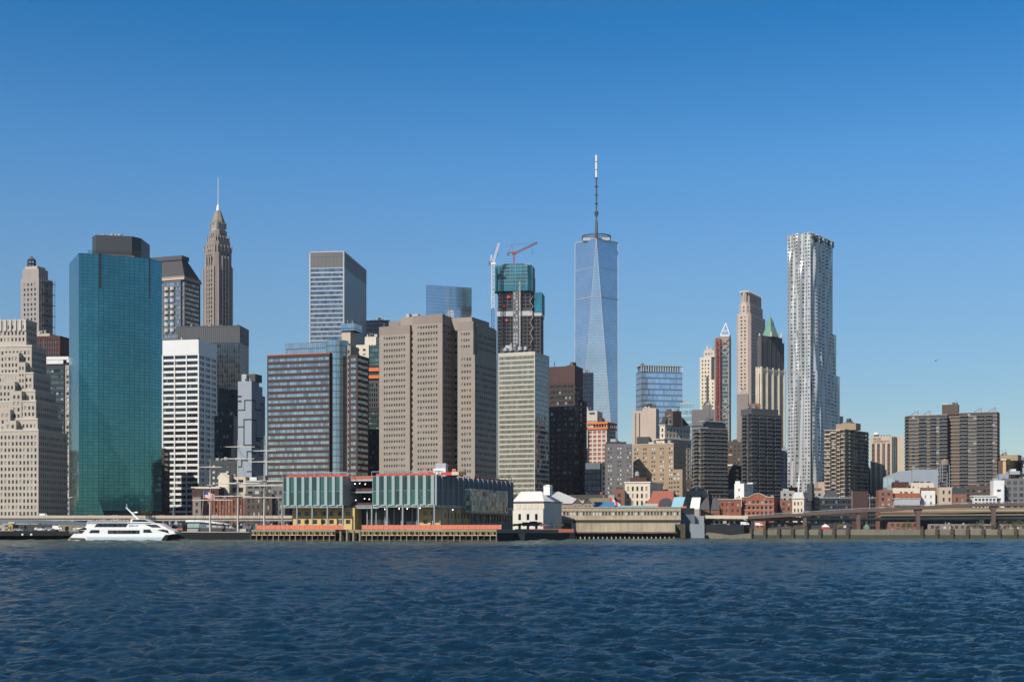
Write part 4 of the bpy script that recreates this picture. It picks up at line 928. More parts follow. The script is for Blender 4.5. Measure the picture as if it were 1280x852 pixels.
b = Bld('pinkish_brick_block', 'pinkish brown brick block with shaded brown wing below the beige stone tower', 935, 1250, 12)
b.rect(b.fx(921), 0, 0, 14, 0, b.z(492), 'granite'); b.rect(0, b.fx(950), 1, 16, 0, b.z(504), 'old_brick', G(p=3, fx=.4, fh=3.4, fz=.5)); b.rect(b.fx(925, 2), b.fx(933, 2), 2, 8, b.z(492), b.z(488), 'concrete'); b.done()
b = Bld('brown_chimney_block', 'narrow brown block with a white ledge between two dark apartment towers', 916, 1010, 10)
b.rect(b.fx(909), 0, 0, 8, 0, b.z(569), 'brown_brick'); b.rect(b.fx(908.5), b.fx(922), -.6, 8, b.z(582), b.z(580), 'white_panel'); b.rect(0, b.fx(927), .5, 10, 0, b.z(582), 'dark_brick', G(p=3, fx=.5, fh=3.2, fz=.5)); b.rect(b.fx(910, 2), b.fx(915, 2), 2, 6, b.z(569), b.z(567), 'beige'); b.done()
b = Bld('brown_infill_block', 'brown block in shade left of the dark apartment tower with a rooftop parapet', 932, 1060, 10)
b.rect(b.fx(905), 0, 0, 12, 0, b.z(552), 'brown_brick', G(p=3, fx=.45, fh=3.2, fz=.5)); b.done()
b = apt('charcoal_balcony_tower', 'charcoal apartment tower with stacked balconies in front of the wavy steel tower', 927, 935, 977, 975, 60, 516.5, 'dark_brick', 'concrete_dark', bl=((.5, 4),), br=((.17, 5), (.4, 5), (.63, 5), (.87, 5)))
b.rect(-14, -2, 5, 30, b.z(517), b.z(509.5), 'slate'); b.done()

# wavy steel tower
b = Bld('wavy_steel_tower', 'very tall tower clad in rippling stainless steel', 1013, 1196, 36)
def wave(u, z, ph):
    f = 0.0
    for a, k, dr, p, q in ((1.15, .62, .012, 0.0, .024), (.7, 1.05, -.016, 1.7, .031)):
        f += a * math.sin(k * u + dr * z + p + ph + 2.4 * math.sin(q * z + p))
    return f * 1.5
def wavy(b, a, c, z0, z1, ph, fh=3.1, bw=2.55):
    dx, dy = c[0] - a[0], c[1] - a[1]; W = math.hypot(dx, dy); dx /= W; dy /= W; nx, ny = dy, -dx; ang = math.atan2(dy, dx)
    nb = max(1, round(W / bw)); bw = W / nb; nf = int((z1 - z0) / fh); fh = (z1 - z0) / nf; m = b.mb('steel_skin')
    def p(u, z, e=0):
        edge = min(1, u / 2.0, (W - u) / 9.0); d = wave(u, z, ph) * max(0, edge) - e
        return (a[0] + dx * u + nx * d, a[1] + dy * u + ny * d, z)
    for j in range(nf):
        zs = [z0 + j * fh, z0 + (j + .36) * fh, z0 + (j + .84) * fh, z0 + (j + 1) * fh]
        for i in range(nb):
            us = [(i) * bw, (i + .27) * bw, (i + .5) * bw, (i + .73) * bw, (i + 1) * bw]
            for r in range(3):
                for k in range(4):
                    q = [p(us[k], zs[r]), p(us[k + 1], zs[r]), p(us[k + 1], zs[r + 1]), p(us[k], zs[r + 1])]
                    if r == 1 and k in (1, 2): continue
                    m.face(q, 'steel_skin')
            q = [p(us[1], zs[1], .12), p(us[3], zs[1], .12), p(us[3], zs[2], .12), p(us[1], zs[2], .12)]
            cx = sum(t[0] for t in q) / 4; cy = sum(t[1] for t in q) / 4; cz = sum(t[2] for t in q) / 4
            ql = [(t[0] - cx, t[1] - cy, t[2] - cz) for t in q]
            def fn(mm, ql=ql): mm.face(ql, 'pane_steel', [(0, 0), (1.4, 0), (1.4, 1.7), (0, 1.7)])
            b.item('window', ('wv', i, j, a, c), fn, (cx, cy, cz), 0, cz)
xl, y1 = b.fx(984.3), b.fy(1041)
y2, y3 = b.fy(1044.5), b.fy(1048)
wavy(b, (xl, 0), (0, 0), 0, b.z(290), 0.0); wavy(b, (0, 0), (0, y1), b.z(410), b.z(290), 2.2)
x8 = .6
wavy(b, (x8, .3), (x8, y2), b.z(463), b.z(410), 2.6); wavy(b, (x8 + .8, .4), (x8 + .8, y3), 0, b.z(463), 2.9)
b.rect(xl + 1.5, -1.5, 1.5, y1, b.z(420), b.z(290.5), 'steel_skin', part='core_wall'); b.rect(xl + 1.5, -1.4, 1.5, y2, b.z(463), b.z(411), 'steel_skin', part='core_wall'); b.rect(xl + 1.5, -1.3, 1.5, y3, 0, b.z(463.5), 'steel_skin', part='core_wall')
b.rect(xl, 0, 14, y1 - 4, b.z(290.5), b.z(290), 'steel_skin', part='core_wall')
for i in range(6): y = 3 + i * (y1 - 6) / 5; b.pbox('crown_louvre', -1.2, 1.9, y - 1.2, y + 1.2, b.z(299), b.z(291.5), 'near_black')
b.done()
b = Bld('dark_block_by_steel_tower', 'small dark blue block peeking out right of the wavy steel tower', 1054, 1300, 10)
b.rect(b.fx(1040), 0, 0, 12, 0, b.z(520), 'night_glass', part='glass_wall'); b.done()
b = apt('sunlit_zigzag_apartments', 'apartment tower with sunlit cream banded left side and shaded balconies right', 1030.5, 1056, 1085.5, 960, 38, 536, 'brown_brick', 'slab_cream', br=((.22, 6), (.62, 6), (.9, 4)), pent=[(1045, 1070, 529, 7, 'tan_brick')])
xl = b.fx(1030.5)
zt = b.z(536)
for k, (pa, pb_, v, py) in enumerate(((1031, 1038, -3.4, 541.5), (1038, 1045, -2.0, 539.5), (1045, 1050, -1, 537))):
    xa, xb2 = b.fx(pa, v), b.fx(pb_, v); b.rect(xa, xb2, v, 1, 0, b.z(py, 0, v), 'brown_brick', dict(WBk, p=3)); slabs(b, [(xa, 1), (xa, v), (xb2, v), (xb2, 1)], 0, b.z(py, 0, v), 2.75, 'slab_cream', th=.5)
b.rect(b.fx(1052, 9), b.fx(1064, 9), 9, 15, b.z(529), b.z(526.5), 'concrete_dark'); b.done()
b = Bld('shaded_annex', 'low dark annex behind the right edge of the sunlit banded apartments', 1087.8, 1000, 15)
b.rect(b.fx(1078), 0, 0, 10, 0, b.z(585), 'dark_brick', G(p=3, fh=2.8)); b.done()

b = Bld('university_tower', 'beige university tower with vertical brown window strips, a dome and lettering near its top', 1120, 1010, 16, cat='building')
xl = b.fx(1088); xs = b.fx(1114.7)
b.rect(xl, xs, 0, 18, b.z(618) if False else 0, b.z(544.5), 'beige', G(p=3.9, fx=.55, fh=300, fz=1, mx=.3, top=5.6, bot=b.z(618), dep=.6, m='strip_brown')); b.rect(xs, 0, .8, 18, 0, b.z(544), 'beige', G(fx=1, fh=400, fz=1, mx=.1, top=1, dep=.3, m='rib_dark', bot=3))
b.rect(.05, b.fx(1129.8, 3), 3, 18, 0, b.z(545), 'beige')
xd = b.fx(1095.5, 4); m = MB(); z = b.z(544.5); m.lathe([(1.9, z), (1.9, z + 1.3)], xd, 4, 12, 'near_black'); m.lathe([(2.1, z + 1.3), (2.0, z + 2), (1.4, z + 2.8), (0, z + 3.2)], xd, 4, 12, 'white_panel'); b.part('roof_dome', m, 'white_panel')
for k in range(4): b.pbox('roof_unit', b.fx(1101 + k * 3.4, 5), b.fx(1102.6 + k * 3.4, 5), 5, 7, z - .3, z + 1.2, 'slate')
def text(body, size, name, mat, parent, loc, rot, ext=.03):
    cu = bpy.data.curves.new(name, 'FONT'); cu.body = body; cu.size = size; cu.extrude = ext; cu.align_x = 'LEFT'
    t = bpy.data.objects.new(name, cu); C.objects.link(t); bpy.context.view_layer.update()
    me = bpy.data.meshes.new_from_object(t.evaluated_get(bpy.context.evaluated_depsgraph_get())); bpy.data.objects.remove(t)
    me.materials.clear(); me.materials.append(M[mat]); me.uv_layers.new(name='UVMap') if not me.uv_layers else None
    o = bpy.data.objects.new(name, me); C.objects.link(o); o.parent = parent; o.location = loc; o.rotation_euler = rot
    return o
text('PACE', 2.2, 'sign_lettering', 'sign_brown', b.root, (b.fx(1091.6), -.12, b.z(549.3)), (R(90), 0, 0), .08); text('UNIVERSITY', 2.2, 'sign_lettering', 'sign_brown', b.root, (b.fx(1091.6), -.12, b.z(552.6)), (R(90), 0, 0), .08)
b.done()

# big twin slab
def solar(b, px, v, zt, w=5):
    x = b.fx(px, v); m = MB(); m.face([(x - w / 2, v, zt + .8), (x + w / 2, v - .01, zt + 3.6), (x + w / 2, v + 6, zt + 3.6), (x - w / 2, v + 6, zt + .8)]); m.face([(x - w / 2, v, zt + .7), (x - w / 2, v + 6, zt + .7), (x + w / 2, v + 6, zt + 3.5), (x + w / 2, v, zt + 3.5)])
    m.face([(x - w / 2, v, zt + .6), (x + w / 2, v, zt + .9), (x + w / 2, v, zt + 3.4)]); m.tube((x + w / 2, v, zt), (x + w / 2, v, zt + 3.5), .1); m.tube((x + w / 2, v + 6, zt), (x + w / 2, v + 6, zt + 3.5), .1); b.part('tilted_roof_panel', m, 'steel_blue')
b = Bld('twin_brown_apartments', 'broad brown twin apartment tower with balconies and tilted roof panels', 1184, 1060, 22, cat='apartment tower')
xl = b.fx(1137); xl0 = b.fx(1131, 4); zt = b.z(517.5); y1 = 16
WQ = dict(WBk, p=4.2, fx=.5, m='win_blue')
b.prism([(xl0, 16), (xl0, 5), (xl, 0), (0, 0), (0, y1)], 0, zt, 'brown_brick', [WQ, WQ, WQ]); slabs(b, [(xl0, 16), (xl0, 5), (xl, 0), (0, 0)], 0, zt, 2.75, 'slab_pale')
for t, w in ((.34, 5.5), (.62, 4.5), (.9, 6)): balconies(b, (xl, 0), (0, 0), t, w, 8, zt, 2.75)
balconies(b, (xl0, 5), (xl, 0), .5, 4, 8, zt, 2.75)
xa, xb2 = b.fx(1184, 3), b.fx(1199, 6); b.rect(0, xb2, 6, 24, 0, b.z(515), 'brown_brick'); slabs(b, [(0, 6), (xb2, 6)], 0, b.z(515), 2.75, 'slab_pale')
xc, xd = b.fx(1198.5, 1), b.fx(1246.5, 1); zt2 = b.z(515.5, xc, 1)
b.prism([(xc, 6), (xc, 1), (xd, 1), (xd + 1, 18), (xc, 18)], 0, zt2, 'brown_brick', [None, WQ, WQ]); slabs(b, [(xc, 6), (xc, 1), (xd, 1), (xd + 1, 18)], 0, zt2, 2.75, 'slab_pale')
for t, w in ((.12, 6), (.56, 5.5), (.78, 5)): balconies(b, (xc, 1), (xd, 1), t, w, 8, zt2, 2.75)
balconies(b, (xd, 1), (xd + 1, 18), .3, 4, 8, zt2, 2.75)
b.rect(b.fx(1177.5, 5), b.fx(1198, 5), 5, 14, zt - .2, b.z(505.5, 0, 5), 'brown_brick'); b.pbox('roof_cap', b.fx(1177, 4.8), b.fx(1186, 4.8), 4.8, 8, b.z(505.5, 0, 5), b.z(504, 0, 5), 'pale_stone')
for px in (1143, 1158): solar(b, px, 3, zt)
for px in (1222, 1240): solar(b, px, 4, zt2)
m = MB(); m.tube((b.fx(1191, 6), 6, b.z(505)), (b.fx(1191, 6), 6, b.z(502)), .3); b.part('roof_antenna', m, 'slate'); b.done()
b = Bld('arched_orange_tower', 'orange stone building with tall recessed bays at the far right', 1257, 1040, 40)
xl, y1 = b.fx(1247.8), b.fy(1275.5); zt = b.z(575)
b.rect(xl, 0, 0, y1, 0, zt, 'brown_brick'); b.rect(-2, .3, -.3, y1, 0, zt - .01, 'orange_stone', None, G(p=4.4, fx=.5, fh=14, fz=.8, mx=1.5, top=1.5, dep=.8, m='win_black')); b.pbox('cornice', -3, 1.0, -1, y1 + .8, zt, zt + 1.2, 'slab_cream')  # brown left side: its shade is put into the wall colour
b.rect(xl - 2, xl + 12, 8, 16, zt, b.z(568), 'tan_brick'); b.rect(-12, -2, 9, 20, zt + 1, b.z(567.5), 'slate'); b.done()
b = Bld('dark_block_far_right', 'dark teal block cut by the right edge of the view', 1276, 1050, 10)
b.rect(0, 30, 0, 14, 0, b.z(575), 'dark_panel', G(p=3.5, fx=.6, fh=3.3, fz=.5, m='win_lite')); b.rect(1, 9, -2, 0, b.z(592), b.z(584), 'alu'); b.done()
# ================================================================== LOW HOUSES
WH = G(p=3.4, fx=.42, fh=3.4, fz=.55, mx=.8, top=1.2, dep=.25, m='win')
def py_(v): return int(v * 7)
def house(name, label, pa, pb_, pc, Y, th, pyt, mat, sp=WH, sp2=None, cornice=None, side=None, extra=(), cat='building', finish=True):
    """front from pa to the near corner pb_, flank to pc"""
    b = Bld(name, label, pb_, Y, th, cat=cat); xl = b.fx(pa); y1 = b.fy(pc) if pc > pb_ + .2 else 12.0
    if y1 < 3 or y1 > 70: y1 = 12.0
    zt = b.z(pyt); b.rect(xl, 0, 0, y1, 0, zt, mat, sp, sp2 or sp)
    if cornice: b.pbox('cornice', xl - .4, .5, -.5, y1 + .3, zt, zt + .7, cornice)
    for (qa, qb, v, py, mt) in extra: b.rect(b.fx(qa, v), b.fx(qb, v), v, v + 6, zt - .3, b.z(py, 0, v), mt)
    b.xl, b.y1, b.zt = xl, y1, zt
    b.rooftop(xl, 0, .3, y1, zt, max(1, int(-xl / 5.5)), int(pa * 13 + py_(pyt)))
    if finish: b.done()
    return b
# seaport side
b = house('brick_warehouse', 'red brick warehouse with tall windows behind the ship masts', 250, 306, 306, 770, 5, 622, 'old_brick', G(p=3.6, fx=.5, fh=4.2, fz=.6, mx=.8, top=.6), finish=False)
m = MB(); n = 15
for k in range(n + 1): x = b.xl + k * (-b.xl) / n; m.box(x - .3, x + .3, -.35, 0, 0, b.zt)
b.part('brick_pier', m, 'red_brick'); b.done()
house('sloped_shed', 'tan shed with sloping side left of the brick warehouse', 241, 251, 251, 766, 5, 621, 'granite', G(p=5, fh=4))
house('brick_low_house', 'long low dark red house with pale roof edge left of the cream stair tower', 240, 273.5, 273.5, 790, 5, 609.5, 'deep_red', WH, cornice='cream')
house('cream_stair_tower', 'narrow blank cream tower standing above the brick warehouse', 273, 286.5, 287, 800, 5, 593, 'cream', None, extra=((275, 284, 1, 590.5, 'cream'),))
b = house('cream_frame_house', 'open cream framed upper floors right of the cream stair tower', 286.5, 307, 307, 805, 5, 595.5, 'slab_cream', G(p=5, fx=.8, fh=4.6, fz=.6, mx=1, top=.8, dep=2, m='win_black', kind='open_bay'))
house('grey_terrace_house', 'grey house with stepped terraces behind the third mast', 307, 335, 335, 800, 5, 600, 'concrete_dark', G(p=4, fx=.7, fh=3.6, fz=.55, m='win_black'), extra=((312, 321, 2, 596, 'white_panel'), (322, 333, 3, 594, 'slate')))
house('grey_brick_house', 'greyish brown brick house right behind the third mast', 306, 340, 340, 765, 5, 617, 'brown_brick', G(p=3, fx=.5, fh=3.6, fz=.6))
house('rusty_brick_house', 'rusty brown house reaching up beside the green finned pavilion', 339, 356, 356, 768, 5, 607, 'grey_brick', G(p=3, fx=.5, fh=3.6, fz=.6))
house('shaded_filler_block', 'dark block in shade behind the brick warehouse', 262, 300, 300, 860, 5, 575, 'charcoal', G(p=3, fx=.6, fh=3.5, fz=.5, m='win_lite'))
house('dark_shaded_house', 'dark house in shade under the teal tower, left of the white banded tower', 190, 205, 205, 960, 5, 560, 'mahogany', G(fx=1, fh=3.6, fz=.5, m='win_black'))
# white roofed market hall
b = Bld('white_roofed_hall', 'cream market hall under a long white hipped roof with a square cupola', 679, 712, 22, cat='building')
xl, y1 = b.fx(641), b.fy(702); zt = b.z(626)
b.rect(xl, 0, 0, y1, 0, b.z(638), 'hall_white', G(p=5.2, fx=.32, fh=5.2, fz=.62, mx=1.5, top=.6, m='win_black'), None); b.rect(xl, 0, .02, y1, b.z(638), zt, 'hall_white')
m = MB()
for k in range(5): x = xl + 2 + k * 3.3; m.box(x, x + 2.4, -.12, 0, b.z(635.5), b.z(629))
b.part('blind_panel', m, 'cream')
zr = b.z(613.5, 0, 10); m = MB(); yr = 12; x9 = b.fx(690, yr)
m.face([(xl, -.5, zt), (.6, -.5, zt), (x9 - 6, yr, zr), (xl, yr, zr)]); m.face([(.6, -.5, zt), (.6, y1 + 1, zt), (x9 - 6, yr, zr)]); m.face([(x9 - 6, yr, zr), (.6, y1 + 1, zt), (xl, y1 + 1, zt), (xl, yr, zr)])
b.part('hipped_roof', m, 'white_roof'); b.pbox('eaves', xl, .8, -.7, y1, zt - .5, zt - .02, 'concrete_dark')
xc = b.fx(685, 14); b.rect(xc - 1.8, xc + 1.8, 12, 16, zr - 2, b.z(607, 0, 14), 'white_panel'); b.part('cupola_roof', MB().prism([(xc - 2, 11.8), (xc + 2, 11.8), (xc + 2, 16.2), (xc - 2, 16.2)], b.z(607, 0, 14), b.z(605.4, 0, 14), None, [(xc - .5, 13.5), (xc + .5, 13.5), (xc + .5, 14.5), (xc - .5, 14.5)]), 'white_roof')
b.done()
b = Bld('grey_roofed_hall', 'wide low hall with pale grey roof and two small gables', 705, 762, 8, cat='building')
xl, x1 = b.fx(684), b.fx(732); zt = b.z(629); zr = b.z(614, 0, 10)
b.rect(xl, x1, 0, 22, 0, zt, 'granite', G(p=4, fx=.4, fh=4, fz=.5)); m = MB(); m.face([(xl, -.6, zt), (x1 + 1, -.6, zt), (x1 - 16, 11, zr), (xl, 11, zr)]); m.face([(x1 + 1, -.6, zt), (x1 + 1, 22, zt), (x1 - 16, 11, zr)]); m.face([(x1 - 16, 11, zr), (x1 + 1, 22, zt), (xl, 22, zt), (xl, 11, zr)]); b.part('hipped_roof', m, 'grey_roof')
for px in (722, 735):
    x = b.fx(px, -2); za, zb = b.z(629.5), b.z(623.5); m = MB(); w = 3.0
    m.face([(x - w, -3, za), (x + w, -3, za), (x, -3, zb)]); g = m.build('dormer_gable', 'timber', b.root)
    MB().face([(x - w - .3, -3.3, za - .2), (x, -3.3, zb + .3), (x, 8, zb + .3), (x - w - .3, 8, za - .2)]) if False else None
    m = MB(); m.face([(x - w - .4, -3.4, za - .3), (x, -3.4, zb + .25), (x, 8, zb + .25), (x - w - .4, 8, za - .3)]); m.face([(x, -3.4, zb + .25), (x + w + .4, -3.4, za - .3), (x + w + .4, 8, za - .3), (x, 8, zb + .25)]); b.part('dormer_roof', m, 'white_roof')
    b.rect(x - w, x + w, -3, 1, 0, za, 'granite', G(p=2.5, fx=.5, fh=4, fz=.6, top=.4))
b.done()
house('timber_gable_house', 'low tan roofed house right of the two small gables', 738, 764, 764, 850, 4, 622, 'timber_pale', None)
house('grey_peak_house', 'grey low house with chimneys behind the blue awnings', 747, 768, 768, 870, 4, 618.5, 'concrete', WH, extra=((750, 753, 1, 614.5, 'red_brick'),))
b = Bld('blue_awning', 'bright blue awning over the stalls behind the long warehouse', 769, 805, 0, cat='awning'); x0 = b.fx(743); z = b.z(633.5)
m = MB(); m.face([(x0, 0, z), (0, 0, z), (0, 6, z + 3.2), (x0, 6, z + 3.2)]); m.box(x0, 0, -.05, .05, z - .8, z); b.part('canvas', m, 'bright_blue')
for k in range(4): b.part('post', MB().tube((x0 * k / 3, .2, 0), (x0 * k / 3, .2, z), .12), 'alu')
b = Bld('light_blue_awning', 'pale blue flat awning strip near the windowed end of the long warehouse', 822, 808, 0, cat='awning'); x0 = b.fx(772); z = b.z(633)
m = MB(); m.box(x0, 0, 0, 5, z - .2, z + .7); b.part('canvas', m, 'sky_blue_paint')
for k in range(4): b.part('post', MB().tube((x0 * k / 3, .2, 0), (x0 * k / 3, .2, z - .2), .12), 'alu')
b = Bld('red_striped_tent', 'red and white sloping tent roof beside the bright blue awning', 776, 812, 0, cat='tent'); m = MB(); z = b.z(632); x0 = b.fx(763)
for k in range(4): a, c = x0 + k * (-x0) / 4, x0 + (k + 1) * (-x0) / 4; m.face([(a, 0, z), (c, 0, z), (c, 6, z + 4.5 - k), (a, 6, z + 5.5 - k)], 'flag_red' if k % 2 == 0 else 'white_roof')
b.part('canvas', m); b.part('post', MB().tube((x0, 0, 0), (x0, 0, z), .12), 'alu'); b.part('post', MB().tube((0, 0, 0), (0, 0, z), .12), 'alu')

b = house('corniced_cream_house', 'cream house with white cornice, brown roof storey and water tank', 781, 812.5, 829, 880, 20, 603, 'cream', G(p=3.1, fx=.42, fh=4.6, fz=.62, mx=.8, top=1.5), G(p=4, fx=.3, fh=4.6, fz=.4), cornice='white_panel', finish=False)
b.rect(b.fx(787, 2), b.fx(808, 2), 2, 10, b.zt, b.z(596.5, 0, 2), 'deep_red'); xc = b.fx(796.5, 5); z = b.z(596.5, 0, 5)
m = MB()
for sx in (-1, 1):
    for sy in (-1, 1): m.tube((xc + sx, 5 + sy, z), (xc + sx, 5 + sy, z + 1.2), .12)
m.lathe([(0, z + 1.1), (1.5, z + 1.2), (1.5, z + 3.2), (0, z + 4.3)], xc, 5, 12); b.part('water_tank', m, 'alu'); b.done()
house('small_brick_house', 'small square red brick house left of the cream corniced house', 768, 780.5, 780.5, 878, 5, 611, 'old_brick', G(p=3.2, fx=.45, fh=4, fz=.55), extra=((770, 779, 2, 608.5, 'timber'),))
house('cream_penthouse_house', 'cream house with glazed penthouse right of the cream corniced house', 820, 844, 846, 935, 12, 609, 'slab_cream', G(p=3, fx=.5, fh=3.4, fz=.5), extra=((826, 843, 1, 604, 'cream'),))
b = Bld('red_gabled_house', 'orange red brick house with a slanting blank gable wall', 842, 850, 24, cat='building'); xl = b.fx(804); zt = b.z(613); y1 = 24
m = MB(); zl = b.z(633); m.face([(xl, 0, 0), (0, 0, 0), (0, 0, zt), (b.fx(816), 0, zt), (b.fx(814), 0, b.z(620)), (xl, 0, zl)]); b.part('wall', m, 'rust_panel')
m = MB(); m.face([(0, 0, 0), (0, y1, 0), (0, y1, zt * .6), (0, 0, zt)]); m.face([(b.fx(816), 0, zt), (0, 0, zt), (0, y1, zt * .6), (b.fx(816), y1, zt * .6)]); m.face([(xl, 0, zl), (b.fx(814), 0, b.z(620)), (b.fx(814), y1, b.z(620)), (xl, y1, zl)]); b.part('side_wall', m, 'old_brick'); b.done()  # flank and slopes in darker brick, the shade side put into the colour
house('white_low_house', 'low whitish house with dark door behind the long warehouse', 804, 822, 822, 830, 4, 629, 'slab_cream', G(p=5, fx=.3, fh=4, fz=.5, top=.3))
b = Bld('blue_gabled_shed', 'light blue shed roof with a grey gable end near the warehouse end', 853, 825, 20, cat='building'); x0 = b.fx(839); zt = b.z(634); zr = b.z(620.5); y1 = b.fy(860)
b.rect(x0, 0, 0, y1, 0, zt, 'steel_blue'); m = MB(); m.face([(x0, -.3, zt), (0, -.3, zt), (0, y1 / 2, zr), (x0, y1 / 2, zr)]); m.face([(0, y1 + .3, zt), (x0, y1 + .3, zt), (x0, y1 / 2, zr), (0, y1 / 2, zr)]); b.part('roof', m, 'sky_blue_paint'); b.part('gable', MB().face([(.02, 0, zt), (.02, y1, zt), (.02, y1 / 2, zr - .1)]), 'granite'); b.done()
b = Bld('dark_barrel_shed', 'dark grey barrel roofed shed between orange gable and light blue shed', 840, 835, 0, cat='building'); x0 = b.fx(826); m = MB(); prof = [(x0, 0), (0, 0), (0, b.z(627))] + [(x0 / 2 - x0 / 2 * math.cos(a) * 1, b.z(627) + (b.z(622) - b.z(627)) * math.sin(a)) for a in (.4, .8, 1.2, 1.57, 2, 2.4, 2.8)] + [(x0, b.z(627))]; m.ext(prof, 0, 10); b.part('shed_body', m, 'slate')
house('khaki_low_block', 'long low khaki building with three dark openings and rooftop clutter', 855, 884.5, 886, 950, 10, 613, 'concrete', G(p=2.6, fx=.5, fh=3, fz=.45, mx=9, top=2, m='win_black'), extra=((866, 880, 2, 610, 'timber_pale'), (869, 872, 1, 608.5, 'white_panel')))
b = Bld('pale_roofed_shed', 'pale grey pitched roof shed, left of the dark slate roofs', 878, 898, 0, cat='building'); x0 = b.fx(862); zt, zr = b.z(636), b.z(621); xr = b.fx(874)
b.rect(x0, xr, 0, 12, 0, zt, 'concrete'); b.part('roof', MB().face([(x0, -.2, zt), (xr, -.2, zt), (0, 8, zr), (b.fx(867), 8, zr)]), 'white_roof'); b.done()
for i, (pa, pb_, lb) in enumerate(((874, 887, 'dark slate roof house right beside the pale pitched shed'), (888.5, 899.5, 'dark slate roof house touching the red brick house with fire escape'))):
    b = Bld('slate_roof_house', lb, pb_, 938, 0, cat='building', group='slate roofed houses'); x0 = b.fx(pa); zt, zr = b.z(637), b.z(621)
    b.rect(x0, 0, 0, 14, 0, zt, 'old_brick', G(p=2.6, fx=.4, fh=3.2, fz=.6)); m = MB(); m.face([(x0, -.3, zt), (0, -.3, zt), (.5, 8, zr), (x0 + 2.5, 8, zr)]); m.face([(0, -.3, zt), (0, 14, zt), (.5, 8, zr)]); b.part('roof', m, 'slate')
    for k in range(3): b.pbox('chimney', x0 + 2 + k * 2.4, x0 + 2.7 + k * 2.4, 7, 8, zr - .5, zr + 1.4, 'slate')
    b.done()
house('grey_roof_range', 'low range of pale grey flat roofs behind the slate roofs', 888, 923, 923, 1000, 4, 615, 'grey_roof', WH, extra=((892, 906, 1, 612.5, 'white_panel'), (910, 920, 1, 611.5, 'alu')))
house('white_corner_building', 'bright white stepped building above the red brick houses', 918, 930, 941.5, 956, 34, 604, 'white_panel', G(p=6, fx=.25, fh=5, fz=.35), None, extra=((919, 925, 1, 600.8, 'white_panel'), (934, 941, 3, 603, 'white_panel')))
b = house('fire_escape_brick_house', 'red brick house with black fire escape, left of the gabled brick building', 898.5, 926.5, 927, 940, 6, 624.5, 'red_brick', G(p=3.5, fx=.45, fh=4.2, fz=.5, mx=.6, top=1), cornice='slab_pale', finish=False)
m = MB(); x = b.fx(914)
for z in (4.2, 8.2, 11.6): m.box(x - 2, x + 2, -1.0, 0, z, z + .12); m.box(x - 2, x + 2, -1.0, -.93, z, z + .9)
m.tube((x - 1.6, -.9, 4.2), (x + 1.6, -.9, 8.2), .1, 3); m.tube((x + 1.6, -.9, 8.2), (x - 1.6, -.9, 11.6), .1, 3); b.part('fire_escape', m, 'near_black'); b.done()
b = house('pedimented_brick_building', 'red brick building with rows of arched windows and a shallow white edged gable', 927, 967.5, 976, 936, 22, 621.5, 'red_brick', G(p=3.1, fx=.48, fh=4.0, fz=.6, mx=.8, top=1), G(p=4, fx=.4, fh=4, fz=.5), finish=False)
xa = b.fx(930); xm = b.fx(947); zz = b.zt; zp_ = b.z(616.8); m = MB(); m.face([(xa + 3, -.05, zz), (b.fx(960), -.05, zz), (xm + 1.5, -.05, zp_), (xm - 1.5, -.05, zp_)]); b.part('gable_wall', m, 'red_brick')
m = MB()
for p, q in (((b.xl, zz), (xa + 3, zz)), ((xa + 3, zz), (xm - 1.5, zp_)), ((xm - 1.5, zp_), (xm + 1.5, zp_)), ((xm + 1.5, zp_), (b.fx(960), zz)), ((b.fx(960), zz), (.2, zz))): m.tube((p[0], -.2, p[1] + .3), (q[0], -.2, q[1] + .3), .4, 4)
for k in range(1, 4): m.box(b.xl, 0, -.12, 0, zz - 4.0 * k - .4, zz - 4.0 * k)
b.part('coping', m, 'slab_pale'); b.part('roof', MB().face([(xa + 3, 0, zz), (xm, 0, zp_), (xm, b.y1, zp_), (xa + 3, b.y1, zz)]).face([(xm, 0, zp_), (b.fx(960), 0, zz), (b.fx(960), b.y1, zz), (xm, b.y1, zp_)]), 'slate'); b.done()
house('shaded_brick_house', 'low brick house in shade between gabled brick building and cream mansard house', 975, 990.5, 991, 945, 8, 624.5, 'old_brick', WH)
house('grey_green_house', 'grey green low house behind the shaded brick house', 976, 993, 993, 985, 5, 613, 'concrete', WH, extra=((979, 986, 1, 610.5, 'deck_teal'),))
b = house('mansard_cream_house', 'cream three storey house with grey mansard roof and shaded flank', 990.5, 1005, 1018.5, 940, 30, 623, 'cream', G(p=2.6, fx=.42, fh=4.6, fz=.5, mx=.5, top=1), G(p=4, fx=.35, fh=4.6, fz=.5), cornice='pale_stone', finish=False)
z = b.zt + .7; b.part('mansard', MB().prism([(b.xl, 0), (0, 0), (0, b.y1), (b.xl, b.y1)], z, b.z(614.5), None, [(b.xl + 1, 1.2), (-1.2, 1.2), (-1.2, b.y1 - 1), (b.xl + 1, b.y1 - 1)]), 'grey_roof')
b.rect(b.fx(1008.5, 6), b.fx(1015, 6), 6, 11, z - 2, b.z(604.5, 0, 6), 'charcoal'); b.done()
house('brick_roof_block', 'small brick block under the foot of the wavy steel tower', 981, 997, 997, 1010, 5, 608.5, 'old_brick', WH)
house('tan_gap_block', 'low tan block between the steel tower and the sunlit banded apartments', 1023, 1032, 1032, 1000, 5, 602, 'beige', None); house('pale_gap_house', 'low pale house with brick upper storey left of the dark glass low-rise', 1013, 1029, 1029, 985, 5, 613, 'concrete', WH, extra=((1017, 1027, 1, 609.5, 'old_brick'),))
b = house('dark_glass_low_rise', 'long low dark glass building with a pyramidal roof unit and a brown box', 1017.5, 1095, 1096, 950, 3, 622.5, 'charcoal', G(p=3.5, fx=.9, fh=3.6, fz=.6, mx=.5, top=.6, m='win_black'), finish=False, cornice='steel_blue')
